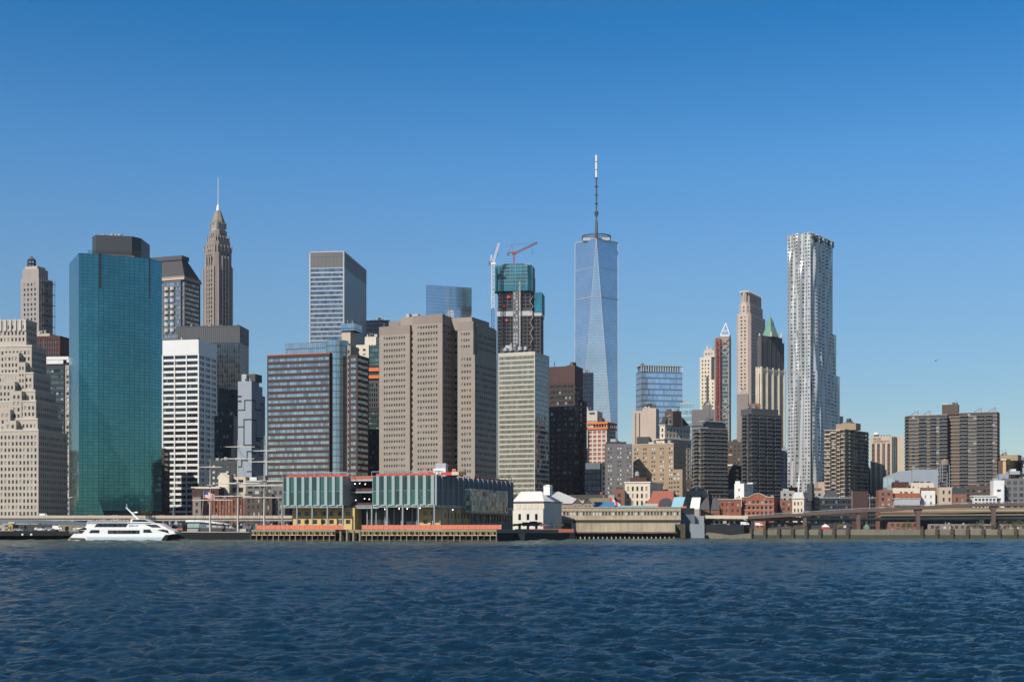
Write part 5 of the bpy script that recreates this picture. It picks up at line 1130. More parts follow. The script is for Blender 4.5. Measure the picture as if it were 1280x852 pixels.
x0, x1 = b.fx(1031, 4), b.fx(1048.5, 4); b.part('pyramid_roof_unit', MB().prism([(x0, 4), (x1, 4), (x1, 12), (x0, 12)], b.zt, b.z(612.8, 0, 4), None, [(x0 + 2, 6), (x1 - 2, 6), (x1 - 2, 10), (x0 + 2, 10)]), 'charcoal'); b.rect(b.fx(1065, -.6), b.fx(1085, -.6), -.6, 8, 0, b.z(613.5), 'mahogany')
for k in range(16): b.part('rail_post', MB().tube((b.xl + k * (-b.xl) / 15, -.4, b.zt + .7), (b.xl + k * (-b.xl) / 15, -.4, b.zt + 1.9), .08, 3), 'alu')
b.done()
# behind the right hand ramp
b = Bld('blue_grey_blank_hall', 'large blank blue grey hall with a roof sloping down to the left', 1140, 985, 8, cat='building'); m = MB()
m.face([(b.fx(1102), 0, 0), (b.fx(1139.5), 0, 0), (b.fx(1139.5), 0, b.z(587)), (b.fx(1124), 0, b.z(588.7)), (b.fx(1104), 0, b.z(596.5))]); m.face([(0, -.2, 0), (b.fx(1172.5), -.2, 0), (b.fx(1172.5), -.2, b.z(586.3)), (0, -.2, b.z(586.3))]); m.face([(b.fx(1172.5), -.2, 0), (b.fx(1172.5), 14, 0), (b.fx(1172.5), 14, b.z(586.3)), (b.fx(1172.5), -.2, b.z(586.3))]); m.face([(0, -.2, b.z(586.3)), (b.fx(1172.5), -.2, b.z(586.3)), (b.fx(1172.5), 14, b.z(586.3)), (0, 14, b.z(586.3))]); m.face([(b.fx(1104), 0, b.z(596.5)), (b.fx(1124), 0, b.z(588.7)), (b.fx(1124), 14, b.z(588.7)), (b.fx(1104), 14, b.z(596.5))]); b.part('wall', m, 'blue_grey_panel')
for pa, pc, ya, yb in ((1105, 1109, 612, 598), (1110, 1116, 606, 597.5)): b.pbox('glazed_opening', b.fx(pa), b.fx(pc), -.1, .1, b.z(ya), b.z(yb), 'deck_teal')
b.done()
RB = [
 ('brick_end_house', 'old brick house left end of the low houses, beside the university tower', 1098.5, 1116, 1116, 935, 6, 612, 'old_brick', WH),
 ('deep_red_house', 'deep red blank topped house in front of the blue grey hall', 1118, 1136, 1136, 960, 6, 602, 'deep_red', None),
 ('cream_blank_house', 'cream blank walled house with a roof plant in front of the blue grey hall', 1139, 1167.5, 1168, 958, 6, 603, 'cream', G(p=3, fx=.3, fh=3.6, fz=.4, mx=12)),
 ('long_white_house', 'long white wall with two small windows below the deep red house', 1116, 1150, 1150, 940, 6, 609.5, 'cream', G(p=9, fx=.18, fh=5, fz=.4, mx=2, top=1)),
 ('brick_terrace_house', 'pale red brick terrace below the long white wall', 1110, 1151, 1151, 936, 6, 616, 'red_brick', G(p=3.6, fx=.5, fh=4, fz=.5, m='win_lite')),
 ('white_square_house', 'small square white house with brick storey above, in the middle of the low roofs', 1151.5, 1169, 1169, 940, 6, 613, 'white_panel', G(p=4.2, fx=.3, fh=4.4, fz=.45, top=2)),
 ('brick_step_house', 'brick house rising behind the small square white house', 1151, 1172, 1172, 945, 6, 609, 'old_brick', WH),
 ('beige_pair_house', 'beige house with two dark windows right of the small white house', 1174, 1192.5, 1193, 935, 6, 608.5, 'beige', G(p=5, fx=.35, fh=5, fz=.5, top=1)),
 ('slate_upper_house', 'brick house with dark slate upper storey right of the beige house', 1191, 1208, 1210, 930, 8, 617, 'old_brick', G(p=4, fx=.35, fh=4, fz=.6)),
 ('brown_infill_house', 'brown low house in shade below the twin apartment tower', 1205, 1243, 1243, 985, 6, 607, 'brown_brick', G(p=3.5, fx=.5, fh=3.3, fz=.5)),
 ('brick_gap_house', 'old brick back house behind the university tower foot', 1084, 1104, 1104, 1000, 5, 618, 'old_brick', WH),
 ('tall_grey_house', 'blank grey white narrow house with two small windows near the right edge', 1242, 1255.5, 1256, 936, 8, 600, 'white_panel', G(p=7, fx=.5, fh=6, fz=.25, top=4)),
 ('grey_loft_building', 'grey loft building with big square windows at the right edge', 1256, 1290, 1290, 940, 8, 597.5, 'grey_brick', G(p=4.6, fx=.6, fh=4.2, fz=.6, mx=.8, top=1, m='win_blue')),
 ('small_grey_house', 'small grey gabled house standing above the grey loft building', 1249, 1261, 1261, 960, 8, 592, 'blue_grey_panel', G(p=5, fx=.3, fh=4, fz=.5)),
]
for (nm, lb, pa, pb_, pc, Y, th, pyt, mt, sp) in RB:
    ex = ()
    if nm == 'slate_upper_house': ex = ((1191, 1208, .2, 609, 'charcoal'), (1193, 1197, 1, 607, 'slate'))
    if nm == 'small_grey_house': ex = ((1262, 1275, 3, 588.5, 'alu'), (1264, 1270, 4, 586, 'white_panel'))
    if nm == 'cream_blank_house': ex = ((1143, 1149, 1, 601, 'slate'), (1152, 1163, 2, 601.5, 'charcoal'))
    house(nm, lb, pa, pb_, pc, Y, th, pyt, mt, sp, extra=ex)
b = Bld('water_tank_frame', 'round rooftop water tank on a dark steel frame behind the low roofs', 1181, 1000, 0, cat='water tank'); m = MB()
for sx in (-2.5, 2.5):
    for sy in (-2.5, 2.5): m.tube((sx, sy, 0), (sx, sy, b.z(581)), .3, 4)
for k in range(5): z = 12 + k * 6; m.box(-2.5, 2.5, -2.6, -2.4, z, z + .4)
b.part('frame', m, 'steel_blue'); b.part('tank', MB().lathe([(0, b.z(581)), (3, b.z(581)), (3, b.z(575.5)), (0, b.z(573))], 0, 0, 14), 'granite')
b = Bld('glass_canopy', 'long pale translucent glass canopy along the foot of the brick terraces', 1150, 930, 3, cat='canopy'); x0 = b.fx(1107); z = b.z(631); zz = b.z(622.5)
b.part('canopy_roof', MB().box(x0 + 6, 0, 0, 8, z, zz - .4), 'grey_roof'); b.part('canopy_slope', MB().face([(x0 - 1, 0, 0), (x0 + 6, 0, z), (x0 + 6, 8, z), (x0 - 1, 8, 0)]), 'concrete'); b.pbox('canopy_edge', x0 + 5, .5, -.4, 8, zz - .35, zz, 'white_panel')
b = Bld('white_kiosk_range', 'low white glazed range with flat roof beyond the ramp, under the twin tower', 1246, 933, 3, cat='building'); b.rect(b.fx(1217), 0, 0, 8, 0, b.z(620), 'white_panel', G(p=2.4, fx=.7, fh=2.6, fz=.7, mx=.5, top=1, m='win_blue')); b.pbox('flat_roof', b.fx(1216), .5, -.6, 8, b.z(620), b.z(618.8), 'white_roof'); b.done()
# fillers so that streets end in further houses
for i, (pa, pb_, Y, py, mt, lb) in enumerate(((-30, 60, 1000, 560, 'dark_brick', 'dark block hidden deep behind the stepped limestone tower'), (728, 760, 1050, 560, 'charcoal', 'dark block filling the street behind the beige flat topped block'), (905, 930, 1100, 575, 'dark_brick', 'dark narrow block at street end behind the chimney block'), (1075, 1100, 1120, 590, 'brown_brick', 'brown block at street end left of the university tower'), (1240, 1290, 1120, 585, 'brown_brick', 'brown block behind the arched orange building'), (596, 660, 1000, 600, 'charcoal', 'dark block at the foot of the striped slab'), (440, 480, 960, 560, 'near_black', 'black block deep behind the burgundy wing'), (975, 990, 1300, 560, 'blue_grey_panel', 'grey sliver block left of the wavy steel tower'), (640, 760, 870, 618, 'dark_brick', 'dark brick row behind the pale roofed halls'), (760, 870, 990, 600, 'brown_brick', 'brown row behind the cream corniced house'))):
    house('back_street_block', lb, pa, pb_, pb_, Y, 3, py, mt, G(p=3.2, fx=.5, fh=3.4, fz=.5))
# ================================================================== WATERFRONT
def strip(name, ptsA, Y, w, h, mat, kind='structure', extra=None):
    """deck along pixel points (px,py of its top edge), h thick, w deep"""
    m = MB(); P_ = [(X(p, Y if y2 is None else y2), (Y if y2 is None else y2), Z(q, Y if y2 is None else y2)) for p, q, y2 in ptsA]
    for a, c in zip(P_, P_[1:]):
        A = [a, c, (c[0], c[1], c[2] - h), (a[0], a[1], a[2] - h)]; B_ = [(x, y + w, z) for x, y, z in A]
        m.face([A[3], A[2], A[1], A[0]]); m.face([A[0], A[1], B_[1], B_[0]]); m.face([A[2], A[3], B_[3], B_[2]]); m.face([B_[0], B_[1], B_[2], B_[3]])
    o = m.build(name, mat)
    if kind: tag(o, kind=kind)
    return o, P_
# left elevated road
strip('road', [(-60, 646.5, None), (360, 647, None), (470, 647, None)], 735, 18, 1.6, 'concrete')
pz, _ = strip('road_parapet', [(-60, 643.8, None), (360, 644, None), (470, 644, None)], 734.4, .5, 1.5, 'sand_parapet')
cols = empty('road_column', (X(-40, 737), 737, 1), 0, 'plain concrete columns standing under the elevated road on the left', 'column', 'columns under the left elevated road')
MB().lathe([(.75, 0), (.75, Z(650, 737) - 1)], 0, 0, 10).build('shaft', 'concrete', cols); MB().box(-1.1, 1.1, -1.1, 3.5, Z(650, 737) - 2.2, Z(650, 737) - 1.1).build('cap', 'concrete', cols)
for k in range(1, 22): c = copy_tree(cols); c.location.x = X(-40 + k * 19, 737)
strip('ramp_deck', [(-60, 649, 690), (40, 649.3, 692), (70, 650.5, 694), (110, 652.5, 697), (150, 654.5, 700), (215, 656, 706)], 690, 7, 1.9, 'road_steel')
for k, px in enumerate((-20, 30, 82, 140, 200)):
    r = empty('ramp_column', (X(px, 694 + k * 2), 694 + k * 2, 1), 0, 'dark steel columns under the sloping blue grey ramp', 'column', 'columns under the blue grey ramp'); MB().tube((0, 2, 0), (0, 2, 7.0 - k * .6), .5, 8).build('shaft', 'charcoal', r)
# dark bulkhead pier at the left
o = MB().box(X(-80, 668), X(226, 668), 668.0, 668.6, -2.5, Z(663.5, 668)).build('dark_bulkhead', 'hull_black'); tag(o, 'long black bulkhead at the water line behind the white ferry', 'bulkhead')
for px in (28.7, 39.8):
    r = empty('round_fender', (X(px, 667.9), 667.6, Z(669, 668)), 0, 'white round light spots on the black bulkhead left of the ferry', 'lamp', 'round white spots on the bulkhead')
    MB().lathe([(0, 0), (.55, .05), (.62, .45), (.5, .9), (0, 1.0)], 0, 0, 10).build('disc', 'white_paint', r)
# lamps
def lamp(label, px, pyt, Y, pyb, arm=1.5, group='street lamps along the roads'):
    r = empty('street_lamp', (X(px, Y), Y, Z(pyb, Y)), 0, label, 'street lamp', group); h = Z(pyt, Y) - Z(pyb, Y)
    MB().tube((0, 0, 0), (0, 0, h), .2, 6, .12).build('pole', 'alu', r); MB().tube((0, 0, h), (arm, 0, h + .5), .1, 5).build('arm', 'alu', r); MB().box(min(arm, arm * 1.5), max(arm, arm * 1.5), -.2, .2, h + .4, h + .65).build('lamp_head', 'alu', r)
lamp('street lamp before the foot of the teal glass tower', 86.5, 622, 736, 644); lamp('street lamp before the white banded tower', 216.5, 621, 736, 644, -1.5); lamp('street lamp at the gabled brick building', 955, 622, 905, 645); lamp('second street lamp right of the gabled brick building lamp', 960, 625, 915, 645, -1.5)
lamp('tall lamp on the ramp before the dark glass low-rise', 1065, 613, 905, 638, -1); lamp('lamp on the ramp at the right end of the dark glass low-rise', 1087, 618, 905, 636.5, -1); lamp('white lamp under the ramp near the right edge', 1258, 631, 935, 644, .6); lamp('thin lamp before the grey white narrow house', 1255, 606, 925, 629, -1); lamp('lamp at the left end of the brown ramp girder', 910, 628, 905, 644, 1)

# cars
def car(label, px, py, Y, col, L=4.6, group='cars on the elevated roads', flip=0, van=False):
    r = empty('parked_van' if van else 'car', (X(px, Y), Y, Z(py, Y)), R(180) if flip else 0, label, 'van' if van else 'car', group)
    h = 2.2 if van else 1.4; a = L / 2
    pr = [(-a, .3), (a, .3), (a, .75), (a * .55, .9), (a * .25, h), (-a * .6, h), (-a * .92, .95), (-a, .85)] if not van else [(-a, .3), (a, .3), (a, 1.1), (a * .75, 1.3), (a * .6, h), (-a, h)]
    MB().ext(pr, -.85, .85).build('body', col, r)
    MB().ext([(-a * .72, .95), (a * .36, .95), (a * .2, h - .12), (-a * .55, h - .12)] if not van else [(a * .3, 1.25), (a * .66, 1.25), (a * .56, h - .2), (a * .3, h - .2)], -.87, .87).build('window', 'near_black', r)
    for sx in (-.62, .62):
        for sy in (-.8, .8): MB().tube((a * sx, sy - .1, .33), (a * sx, sy + .1, .33), .34, 10).build('wheel', 'black_rubber', r)
for px, lb, c, van in ((115.5, 'yellow cab on the road above the stern of the ferry', 'yellow_paint', 0), (204, 'orange yellow cab on the road above the ferry bow', 'orange', 0), (88, 'dark car on the road at the left foot of the teal tower', 'near_black', 0), (30, 'dark red car on the road before the stepped limestone tower', 'deep_red', 0), (145, 'beige car on the road above the ferry roof', 'beige', 0), (270, 'white car on the road behind the first ship mast', 'white_paint', 0), (305, 'dark blue car on the road between second and third mast', 'flag_blue', 0), (55, 'white van on the road right of the dark red car', 'white_paint', 1)):
    car(lb, px, 646.5, 736.5, c, van=van)
for px, py, Y, lb, c, van in ((931, 656, 905, 'white truck parked under the right ramp near the seawall', 'white_paint', 1), (1262, 645.6, 930, 'white car on the lower road at the right edge', 'white_paint', 0), (948, 657, 908, 'white van under the ramp right of the white truck', 'white_paint', 1), (1110, 635, 907, 'dark car climbing the ramp below the brick terraces', 'near_black', 0), (1206, 630.3, 907, 'grey car on the ramp under the twin tower', 'alu', 0), (1008, 640.5, 907, 'silver car on the ramp before the cream mansard house', 'alu', 0)):
    car(lb, px, py, Y, c, van=van, L=5.5 if van else 4.6)

# bushes and trees
def leafmat(name, col):
    t = NT(name); g = t.n('ShaderNodeNewGeometry'); r = g.outputs['Random Per Island']; c = t.mix(r, tuple(.6 * q for q in col), tuple(1.4 * q for q in col)); t.P(Base_Color=c, Roughness=.7)
leafmat('leaf_green', (.07, .10, .03)); leafmat('leaf_yellow', (.28, .22, .03)); leafmat('leaf_dull', (.10, .10, .045))
def bush(px, py, Y, w, h, label, mat='leaf_green', trunk=False, group='bushes behind the seawall', n=420):
    r = empty('tree' if trunk else 'shrub', (X(px, Y), Y, Z(py, Y)), 0, label, 'tree' if trunk else 'shrub', group); m = MB(); q = random.Random(int(px * 7))
    cl = [(q.uniform(-.32, .32) * w, q.uniform(-.3, .3) * w, h * (.45 + q.uniform(-.15, .25)), q.uniform(.18, .34)) for _ in range(8)]
    for _ in range(n):
        cx, cy, cz, rr = q.choice(cl); d = Vector((q.gauss(0, 1), q.gauss(0, 1), q.gauss(0, 1))).normalized() * q.uniform(.6, 1.05)
        p = Vector((cx + d.x * rr * w, cy + d.y * rr * w, max(.1, cz + d.z * rr * h))); s = q.uniform(.16, .38)
        a = Vector((q.gauss(0, 1), q.gauss(0, 1), q.gauss(0, 1))).normalized(); b_ = a.orthogonal().normalized(); c_ = a.cross(b_)
        m.face([tuple(p + b_ * s), tuple(p + c_ * s * .7), tuple(p - b_ * s), tuple(p - c_ * s * .7)])
    m.build('crown', mat, r); t = MB(); t.tube((0, 0, -.2), (0, 0, h * .5), .22, 6, .1)
    for k in range(4): t.tube((0, 0, h * .3), (cl[k][0] * .8, cl[k][1] * .8, cl[k][2]), .09, 4, .04)
    t.build('trunk', 'timber', r)
bush(183, 644.5, 733, 5.8, 3.6, 'round green tree top on the road edge above the ferry bow', trunk=True, group='')
bush(1135, 660.5, 900, 9, 4.6, 'green shrub on the seawall left of the first right hand pier column', n=500); bush(1220, 660.5, 900, 10, 5, 'dull green shrub on the seawall between two right hand columns', 'leaf_dull', n=600); bush(1266, 661, 900, 16, 6.5, 'largest spreading shrub on the seawall at the right edge', 'leaf_dull', n=1000)
bush(1050, 660.5, 893, 3.4, 3.4, 'small yellow leaved tree on the seawall promenade', 'leaf_yellow', trunk=True, group='', n=260); bush(1240, 661, 903, 6, 3.6, 'low dull shrub right of the hammerhead column', 'leaf_dull', n=300); bush(660 + 0, 657, 706, 3, 2, 'small dark shrub before the cream market hall', n=150, group='')

# right ramp and lower road
GY = 905
pts = [(934, 644.8, None), (1000, 641.2, None), (1065, 637, None), (1120, 634.2, None), (1180, 630.5, None), (1235, 628.6, None), (1320, 628, None)]
strip('ramp_road', [(p, q - .2, None) for p, q, _ in pts], GY + .6, 9, .8, 'concrete'); strip('ramp_girder', pts, GY, .55, 1.9, 'brown_steel'); strip('ramp_girder', [(p, q + 1.2, None) for p, q, _ in pts], GY + 8.8, .5, 1.5, 'brown_steel')
strip('ramp_rail', [(p, q - 1.7, None) for p, q, _ in pts], GY + .1, .12, .28, 'alu'); 
m = MB()
for p, q, _ in [(934 + k * 6.4, 0, 0) for k in range(55)]:
    i = max(j for j in range(len(pts) - 1) if pts[j][0] <= p); t = (p - pts[i][0]) / (pts[i + 1][0] - pts[i][0]); y = pts[i][1] + t * (pts[i + 1][1] - pts[i][1]); m.box(X(p, GY) - .06, X(p, GY) + .06, GY + .08, GY + .2, Z(y, GY), Z(y - 1.7, GY))
tag(m.build('ramp_rail_post', 'alu'), kind='structure')
strip('bridge_deck', [(878, 643.4, None), (1000, 646, None), (1060, 647, None), (1320, 646, None)], GY + 10, 8, 1.6, 'road_steel'); strip('bridge_beam', [(878, 643.6, None), (935, 644, None)], GY - .4, .6, 2.1, 'cream'); strip('bridge_parapet', [(930, 647.8, None), (1320, 645.2, None)], GY + 9.6, .4, 1.2, 'slab_pale')
strip('bridge_soffit', [(878, 648.5, None), (1320, 649.5, None)], GY + 11, 7, 1.0, 'near_black'); strip('far_viaduct', [(1100, 640.5, None), (1320, 639.0, None)], GY + 15, 3, 1.4, 'brown_steel'); strip('far_viaduct_rail', [(1100, 637.5, None), (1320, 636.5, None)], GY + 15, .3, .5, 'sand_parapet')  # soffit coloured near-black to carry the shade under the deck
o = MB().box(X(1100, 925), X(1320, 925), 925, 926, 0, Z(634, 925)).build('retaining_wall', 'timber_pale'); tag(o, 'low tan retaining wall behind the lower road on the right', 'wall')
def column(px, pyt, Y, label, hammer=False, w=1.1, mat='brown_steel'):
    r = empty('ramp_pier', (X(px, Y), Y + 2, .5), 0, label, 'pier column', 'columns carrying the right hand ramp'); h = Z(pyt, Y) - .5
    MB().box(-w, w, -w, w, 0, h - (1.6 if hammer else .6)).build('shaft', mat, r)
    if hammer: MB().ext([(-w, h - 3.2), (w, h - 3.2), (w + 1.4, h - 1.4), (w + 1.4, h), (-w - 1.4, h), (-w - 1.4, h - 1.4)], -1.2, 1.2).build('hammerhead', mat, r)
    else: MB().box(-w - .3, w + .3, -1.5, 1.5, h - .6, h).build('cap', mat, r)
column(1006.5, 644, GY, 'brown column under the ramp before the cream mansard house'); column(1073.5, 640.5, GY, 'brown column under the ramp left of the university tower'); column(1148.5, 635.5, GY, 'brown hammerhead column left of the twin tower', True); column(1243, 632, GY, 'rusty hammerhead column under the ramp near the right edge', True)
column(941, 648.5, GY, 'dark column at the white beam end of the ramp', mat='charcoal', w=.9); column(1228, 649, GY + 6, 'broad dark column of the lower road between shrubs', mat='charcoal', w=1.2)
for k in range(9):
    r = empty('road_bent', (X(960 + k * 40, GY + 16), GY + 16, .5), 0, 'dark steel bents under the lower road on the right', 'bent', 'bents under the lower right road'); MB().box(-.5, .5, -.5, .5, 0, 12).box(-.5, .5, 5.5, 6.5, 0, 12).build('post', 'near_black', r); MB().box(-.7, .7, -1, 7, 12, 12.8).build('cross_beam', 'near_black', r)
# dark space below the bridge: back row of sheds
for pa, pb_, py, mt, lb in ((880, 930, 654, 'slate', 'dark grey low shed under the ramp near the warehouse'), (960, 1004, 652.5, 'timber', 'brown low shed with sagging roof under the ramp'), (1010, 1062, 653.5, 'charcoal', 'dark long shed under the ramp behind the tent'), (1110, 1150, 652, 'old_brick', 'brick low wall house under the ramp on the right'), (1160, 1300, 654.5, 'granite', 'tan long low wall house under the right hand roads')):
    house('quay_shed', lb, pa, pb_, pb_, 910, 2, py, mt, G(p=4, fx=.5, fh=3.2, fz=.6, mx=1, top=.5, m='win_lite'))
def tent(label, px, py, Y, wall_m, roof_m, w=2.6):
    r = empty('canopy_tent', (X(px, Y), Y, Z(py, Y)), 0, label, 'tent'); MB().box(-w, w, -1.5, 1.5, 0, 1.5).build('tent_wall', wall_m, r); MB().prism([(-w, -1.6), (w, -1.6), (w, 1.6), (-w, 1.6)], 1.5, 3.4, None, [(-.1, -.1), (.1, -.1), (.1, .1), (-.1, .1)]).build('tent_roof', roof_m, r)
tent('white peaked tent with red skirt on the seawall promenade', 1031.5, 661, 890, 'red_paint', 'white_roof'); tent('small green tent beside the yellow leaved tree', 1083, 661, 905, 'copper_green', 'copper_green', 1.6)
# seawall with posts
o = MB().box(X(938, 884), X(1400, 884), 884, 886, -2, Z(661.2, 884)).build('seawall', 'seawall'); tag(o, 'long tan stone seawall with mossy foot on the right bank', 'seawall'); o.location.y = 0
MB().box(X(938, 884), X(1400, 884), 883.7, 884, -2, Z(668.2, 884)).build('moss_band', 'moss', o)
sp = empty('seawall_post', (X(938.4, 883), 883, -1), 0, 'dark timber fender posts standing along the tan seawall', 'fender post', 'dark fender posts along the right seawall')
MB().box(-.7, .7, -.7, .7, 0, 8.0).box(-.95, .95, -.8, .8, 3.6, 5.0).build('post', 'timber', sp); MB().box(-.95, .95, -.8, .8, 8.0, 8.4).build('cap', 'mahogany', sp)
for px in [938.4 + 17.3 * k for k in range(1, 8)] + [1152.5, 1171, 1190, 1209.3, 1228.6, 1249, 1269.6, 1290]:
    c = copy_tree(sp); c.location.x = X(px, 883)
# mooring slip and broken sheds right of the warehouse
r = empty('rubble_slope', (X(905, 870), 868, -1), 0, 'tan earth slope with pale edge between warehouse and seawall', 'embankment'); MB().ext([(X(884, 870) - X(905, 870), 0), (X(938, 870) - X(905, 870), 0), (X(938, 870) - X(905, 870), 3.8), (X(915, 870) - X(905, 870), 2.6), (X(896, 870) - X(905, 870), 3.9), (X(886, 870) - X(905, 870), 4.4)], 0, 12).build('bank', 'seawall', r)
house('dark_quay_building', 'near black low building in the gap right of the blue corrugated sheds', 884, 930, 930, 886, 2, 655.5, 'near_black', None)
house('brick_quay_building', 'low brick building under the cream beam right of the blue sheds', 880, 940, 940, 925, 2, 650.5, 'old_brick', G(p=4, fx=.4, fh=3, fz=.5, m='win_lite'))

# long pier warehouse
b = Bld('pier_warehouse', 'long weathered beige pier warehouse with a strip of broken windows', 851, 744, 3, cat='warehouse', base=0.0)
xl = b.fx(689.5); xq = b.fx(714, -6); xr2 = b.fx(844, -6)
zb = b.z(653); z1 = b.z(644); z2 = b.z(638.5); zt = b.z(634)
b.rect(xl, 0, 0, 15, zb, z1, 'shed_wall'); b.rect(xl, -.01, .3, 14.8, z1, z2, 'shed_wall', G(p=1.75, fx=.6, fh=z2 - z1, fz=.86, mx=.8, top=0, dep=.3, m='win_lite')); b.rect(xl, 0, 0, 15, z2, zt, 'shed_wall')
b.pbox('roof_edge', xl - .2, .2, -.3, 15, zt, zt + .35, 'slab_pale'); b.pbox('awning_ledge', xl, 0, -1.8, -.0, b.z(649.5), b.z(648.3), 'slab_pale'); b.pbox('shade_strip', xl + 12, .0, -1.2, 0, b.z(652.8), b.z(649.5), 'timber')  # dark solid strip below the ledge, coloured as the shade under it
b.rect(xq, xr2, -6, 4, 3.9, b.z(653.2, 0, -6), 'shed_wall'); b.pbox('deck_edge', xq - 3, xr2 + 1, -6.5, 4, 3.2, 3.9, 'timber')
b.pbox('shade_block', xl, xr2, -2, 20, -2, 3.1, 'hull_black'); b.pbox('low_wall', xl, xq, -4, 0, 2.2, zb, 'timber')  # solid black block stands in for the shade among the piles
b.done()
pp = empty('warehouse_pile', (X(720, 738), 737.4, -2), 0, 'pale capped piles standing under the long beige warehouse', 'pile', 'piles under the long warehouse'); MB().tube((0, 0, 0), (0, 0, 3.4), .36, 8).build('pile_shaft', 'slab_pale', pp)
for k in range(1, 23): c = copy_tree(pp); c.location.x = X(720 + k * 5.55, 738)
for lb, pa, pb_, pyt, Y, mt, dd in (('tall dark blue corrugated shed at the end of the long warehouse', 851.5, 868.5, 642.5, 751, 'shed_blue', 10), ('upper black shed box with an orange cover on its corner', 851.5, 868, 634.5, 755, 'near_black', 9), ('light blue grey corrugated shed right of the dark blue one', 866, 880, 644.5, 754, 'steel_blue', 12), ('low pale blue corrugated shed before the others', 862.5, 880.5, 654.5, 746, 'steel_blue', 6), ('small dark grey shed against the warehouse end wall', 844.5, 856.5, 654.5, 742, 'timber', 8)):
    b = Bld('corrugated_shed', lb, pb_, Y, 4, cat='shed', base=0.6, group='corrugated sheds at the warehouse end'); x0 = b.fx(pa); zt = b.z(pyt); b.rect(x0, 0, 0, dd, 0, zt, mt); m = MB()
    for k in range(int(-x0 / 1.1)): m.box(x0 + k * 1.1, x0 + k * 1.1 + .25, -.12, 0, 0, zt)
    b.part('corrugation', m, mt)
    if 'upper' in lb: b.pbox('orange_cover', x0, b.fx(858), -.2, 4, zt, zt + .9, 'orange_net')
    b.done()
o = MB().box(X(842, 740), X(884, 740), 740, 768, -2, .62).build('shed_platform', 'hull_black'); tag(o, 'black timber platform carrying the corrugated sheds', 'platform')

# fenced apron right of the pavilion
o = MB().prism([(X(622, 640), 640), (X(636, 655), 655), (X(642, 672), 672), (X(719, 684), 684), (X(719, 760), 760), (X(622, 700), 705)], -2, 3.6, 'hull_black').build('dark_quay', 'hull_black'); tag(o, 'dark quay wall below the orange fence between pavilion and warehouse', 'quay')
r = empty('orange_fence', (X(644, 675), 675, 3.6), 0, 'orange mesh fence on the dark quay before the cream market hall', 'fence'); ax, ay = X(644, 675), 675; bx_, by_ = X(717, 686), 686
m = MB(); m.prism([(0, 0), (bx_ - ax, by_ - ay), (bx_ - ax - .1, by_ - ay + .1), (-.1, .1)], .25, 1.9); m.build('mesh_panel', 'orange_net', r)
p0 = MB().tube((0, 0, 0), (0, 0, 2.1), .07, 4).build('fence_post', 'timber_pale', r)
for k in range(1, 30): c_ = p0.copy(); C.objects.link(c_); c_.location = ((bx_ - ax) * k / 29, (by_ - ay) * k / 29, 0)
car('dark van parked on the quay before the cream market hall', 668, 656.5, 702, 'slate', van=True, group=''); car('red car parked before the cream market hall', 652, 657, 700, 'red_paint', group=''); car('white van on the quay left of the warehouse', 687, 658, 722, 'white_paint', van=True, group='')

# ------------------------------------------------------------------ finned pavilion on the pier
b = Bld('finned_pavilion', 'pier pavilion under construction, teal glass fins over yellow lower storeys', 543.6, 592, 19.6, cat='pavilion', base=5.2)
zf0, zf1 = b.z(631), b.z(593.5); zr = b.z(588)
yR = b.fy(641.5); xA = b.fx(465.5); xB = b.fx(429.5); xC = b.fx(353.5)
def bay(m, x, w, z0, z1):
    zm = (z0 + z1) / 2
    for a, c in ((z0 + .35, zm - .15), (zm + .15, z1 - .1)):
        m.face([(x + .3, -.05, a), (x + w * .47, -.05, a), (x + w * .47, -.05, c), (x + .3, -.05, c)], 'teal_pane', [(0, 0), (1.5, 0), (1.5, 3), (0, 3)])
def fins(b, x0, x1, n, z0, z1):
    w = (x1 - x0) / n
    for i in range(n):
        x = x0 + i * w; m = MB(); bay(m, 0, w, 0, z1 - z0); b.part('glazed_panel', m, None, pos=(x, 0, z0))
        m = MB(); pr = [(w * .47, -.0), (w * .66, -1.1), (w * .96, -.8), (w * 1.02, 0)]
        for (xa, ya), (xb2, yb) in zip(pr, pr[1:]): m.face([(xa, ya, 0), (xb2, yb, 0), (xb2, yb, z1 - z0), (xa, ya, z1 - z0)], 'fin_glass')
        m.face([(p[0], p[1], z1 - z0) for p in pr], 'fin_glass'); m.face([(w * .25, -1.0, .0), (w * .98, -.85, 0), (w * 1.0, 0, .45), (w * .1, 0, .45)], 'fin_glass'); b.part('glass_fin', m, None, pos=(x, 0, z0))
for x0, x1, n in ((xA, 0, 8), (xC, xB, 8)):
    fins(b, x0, x1, n, zf0, zf1)
b.rect(xA, 0, .1, yR, zf0, zf1, 'steel_blue'); 
# flank with flat seamed panels
n = 16
for i in range(n):
    y = i * yR / n; m = MB(); m.box(0, .25, y + .25, y + yR / n - .25, zf0 + .4, (zf0 + zf1) / 2 - .15); m.box(0, .25, y + .25, y + yR / n - .25, (zf0 + zf1) / 2 + .15, zf1); b.part('flank_panel', m, 'shed_blue')
    m = MB(); m.box(0, .9, y - .15, y + .15, zf0, zf1 + .3); b.part('flank_fin', m, 'steel_blue')
ys = b.fy(437.8, xB); b.rect(xC, xB, .1, ys + 30, zf0, zf1, 'steel_blue')
b.rect(xB + .1, xA - .1, ys, ys + 20, zf0 - 1.2, zf0 + .3, 'steel_blue', part='open_floor'); zmid = (zf0 + zf1) / 2
b.rect(xB, xA, ys + 12, ys + 24, 0, zf1 - 1, 'near_black', part='core_wall')
for z in (zf0, zmid): b.pbox('floor_slab', xB + .05, xA - .05, ys, ys + 12, z - .7, z, 'steel_blue'); b.pbox('brick_balustrade', xB + .1, xA - .1, ys + 1, ys + 1.3, z, z + 1.4, 'deep_red')
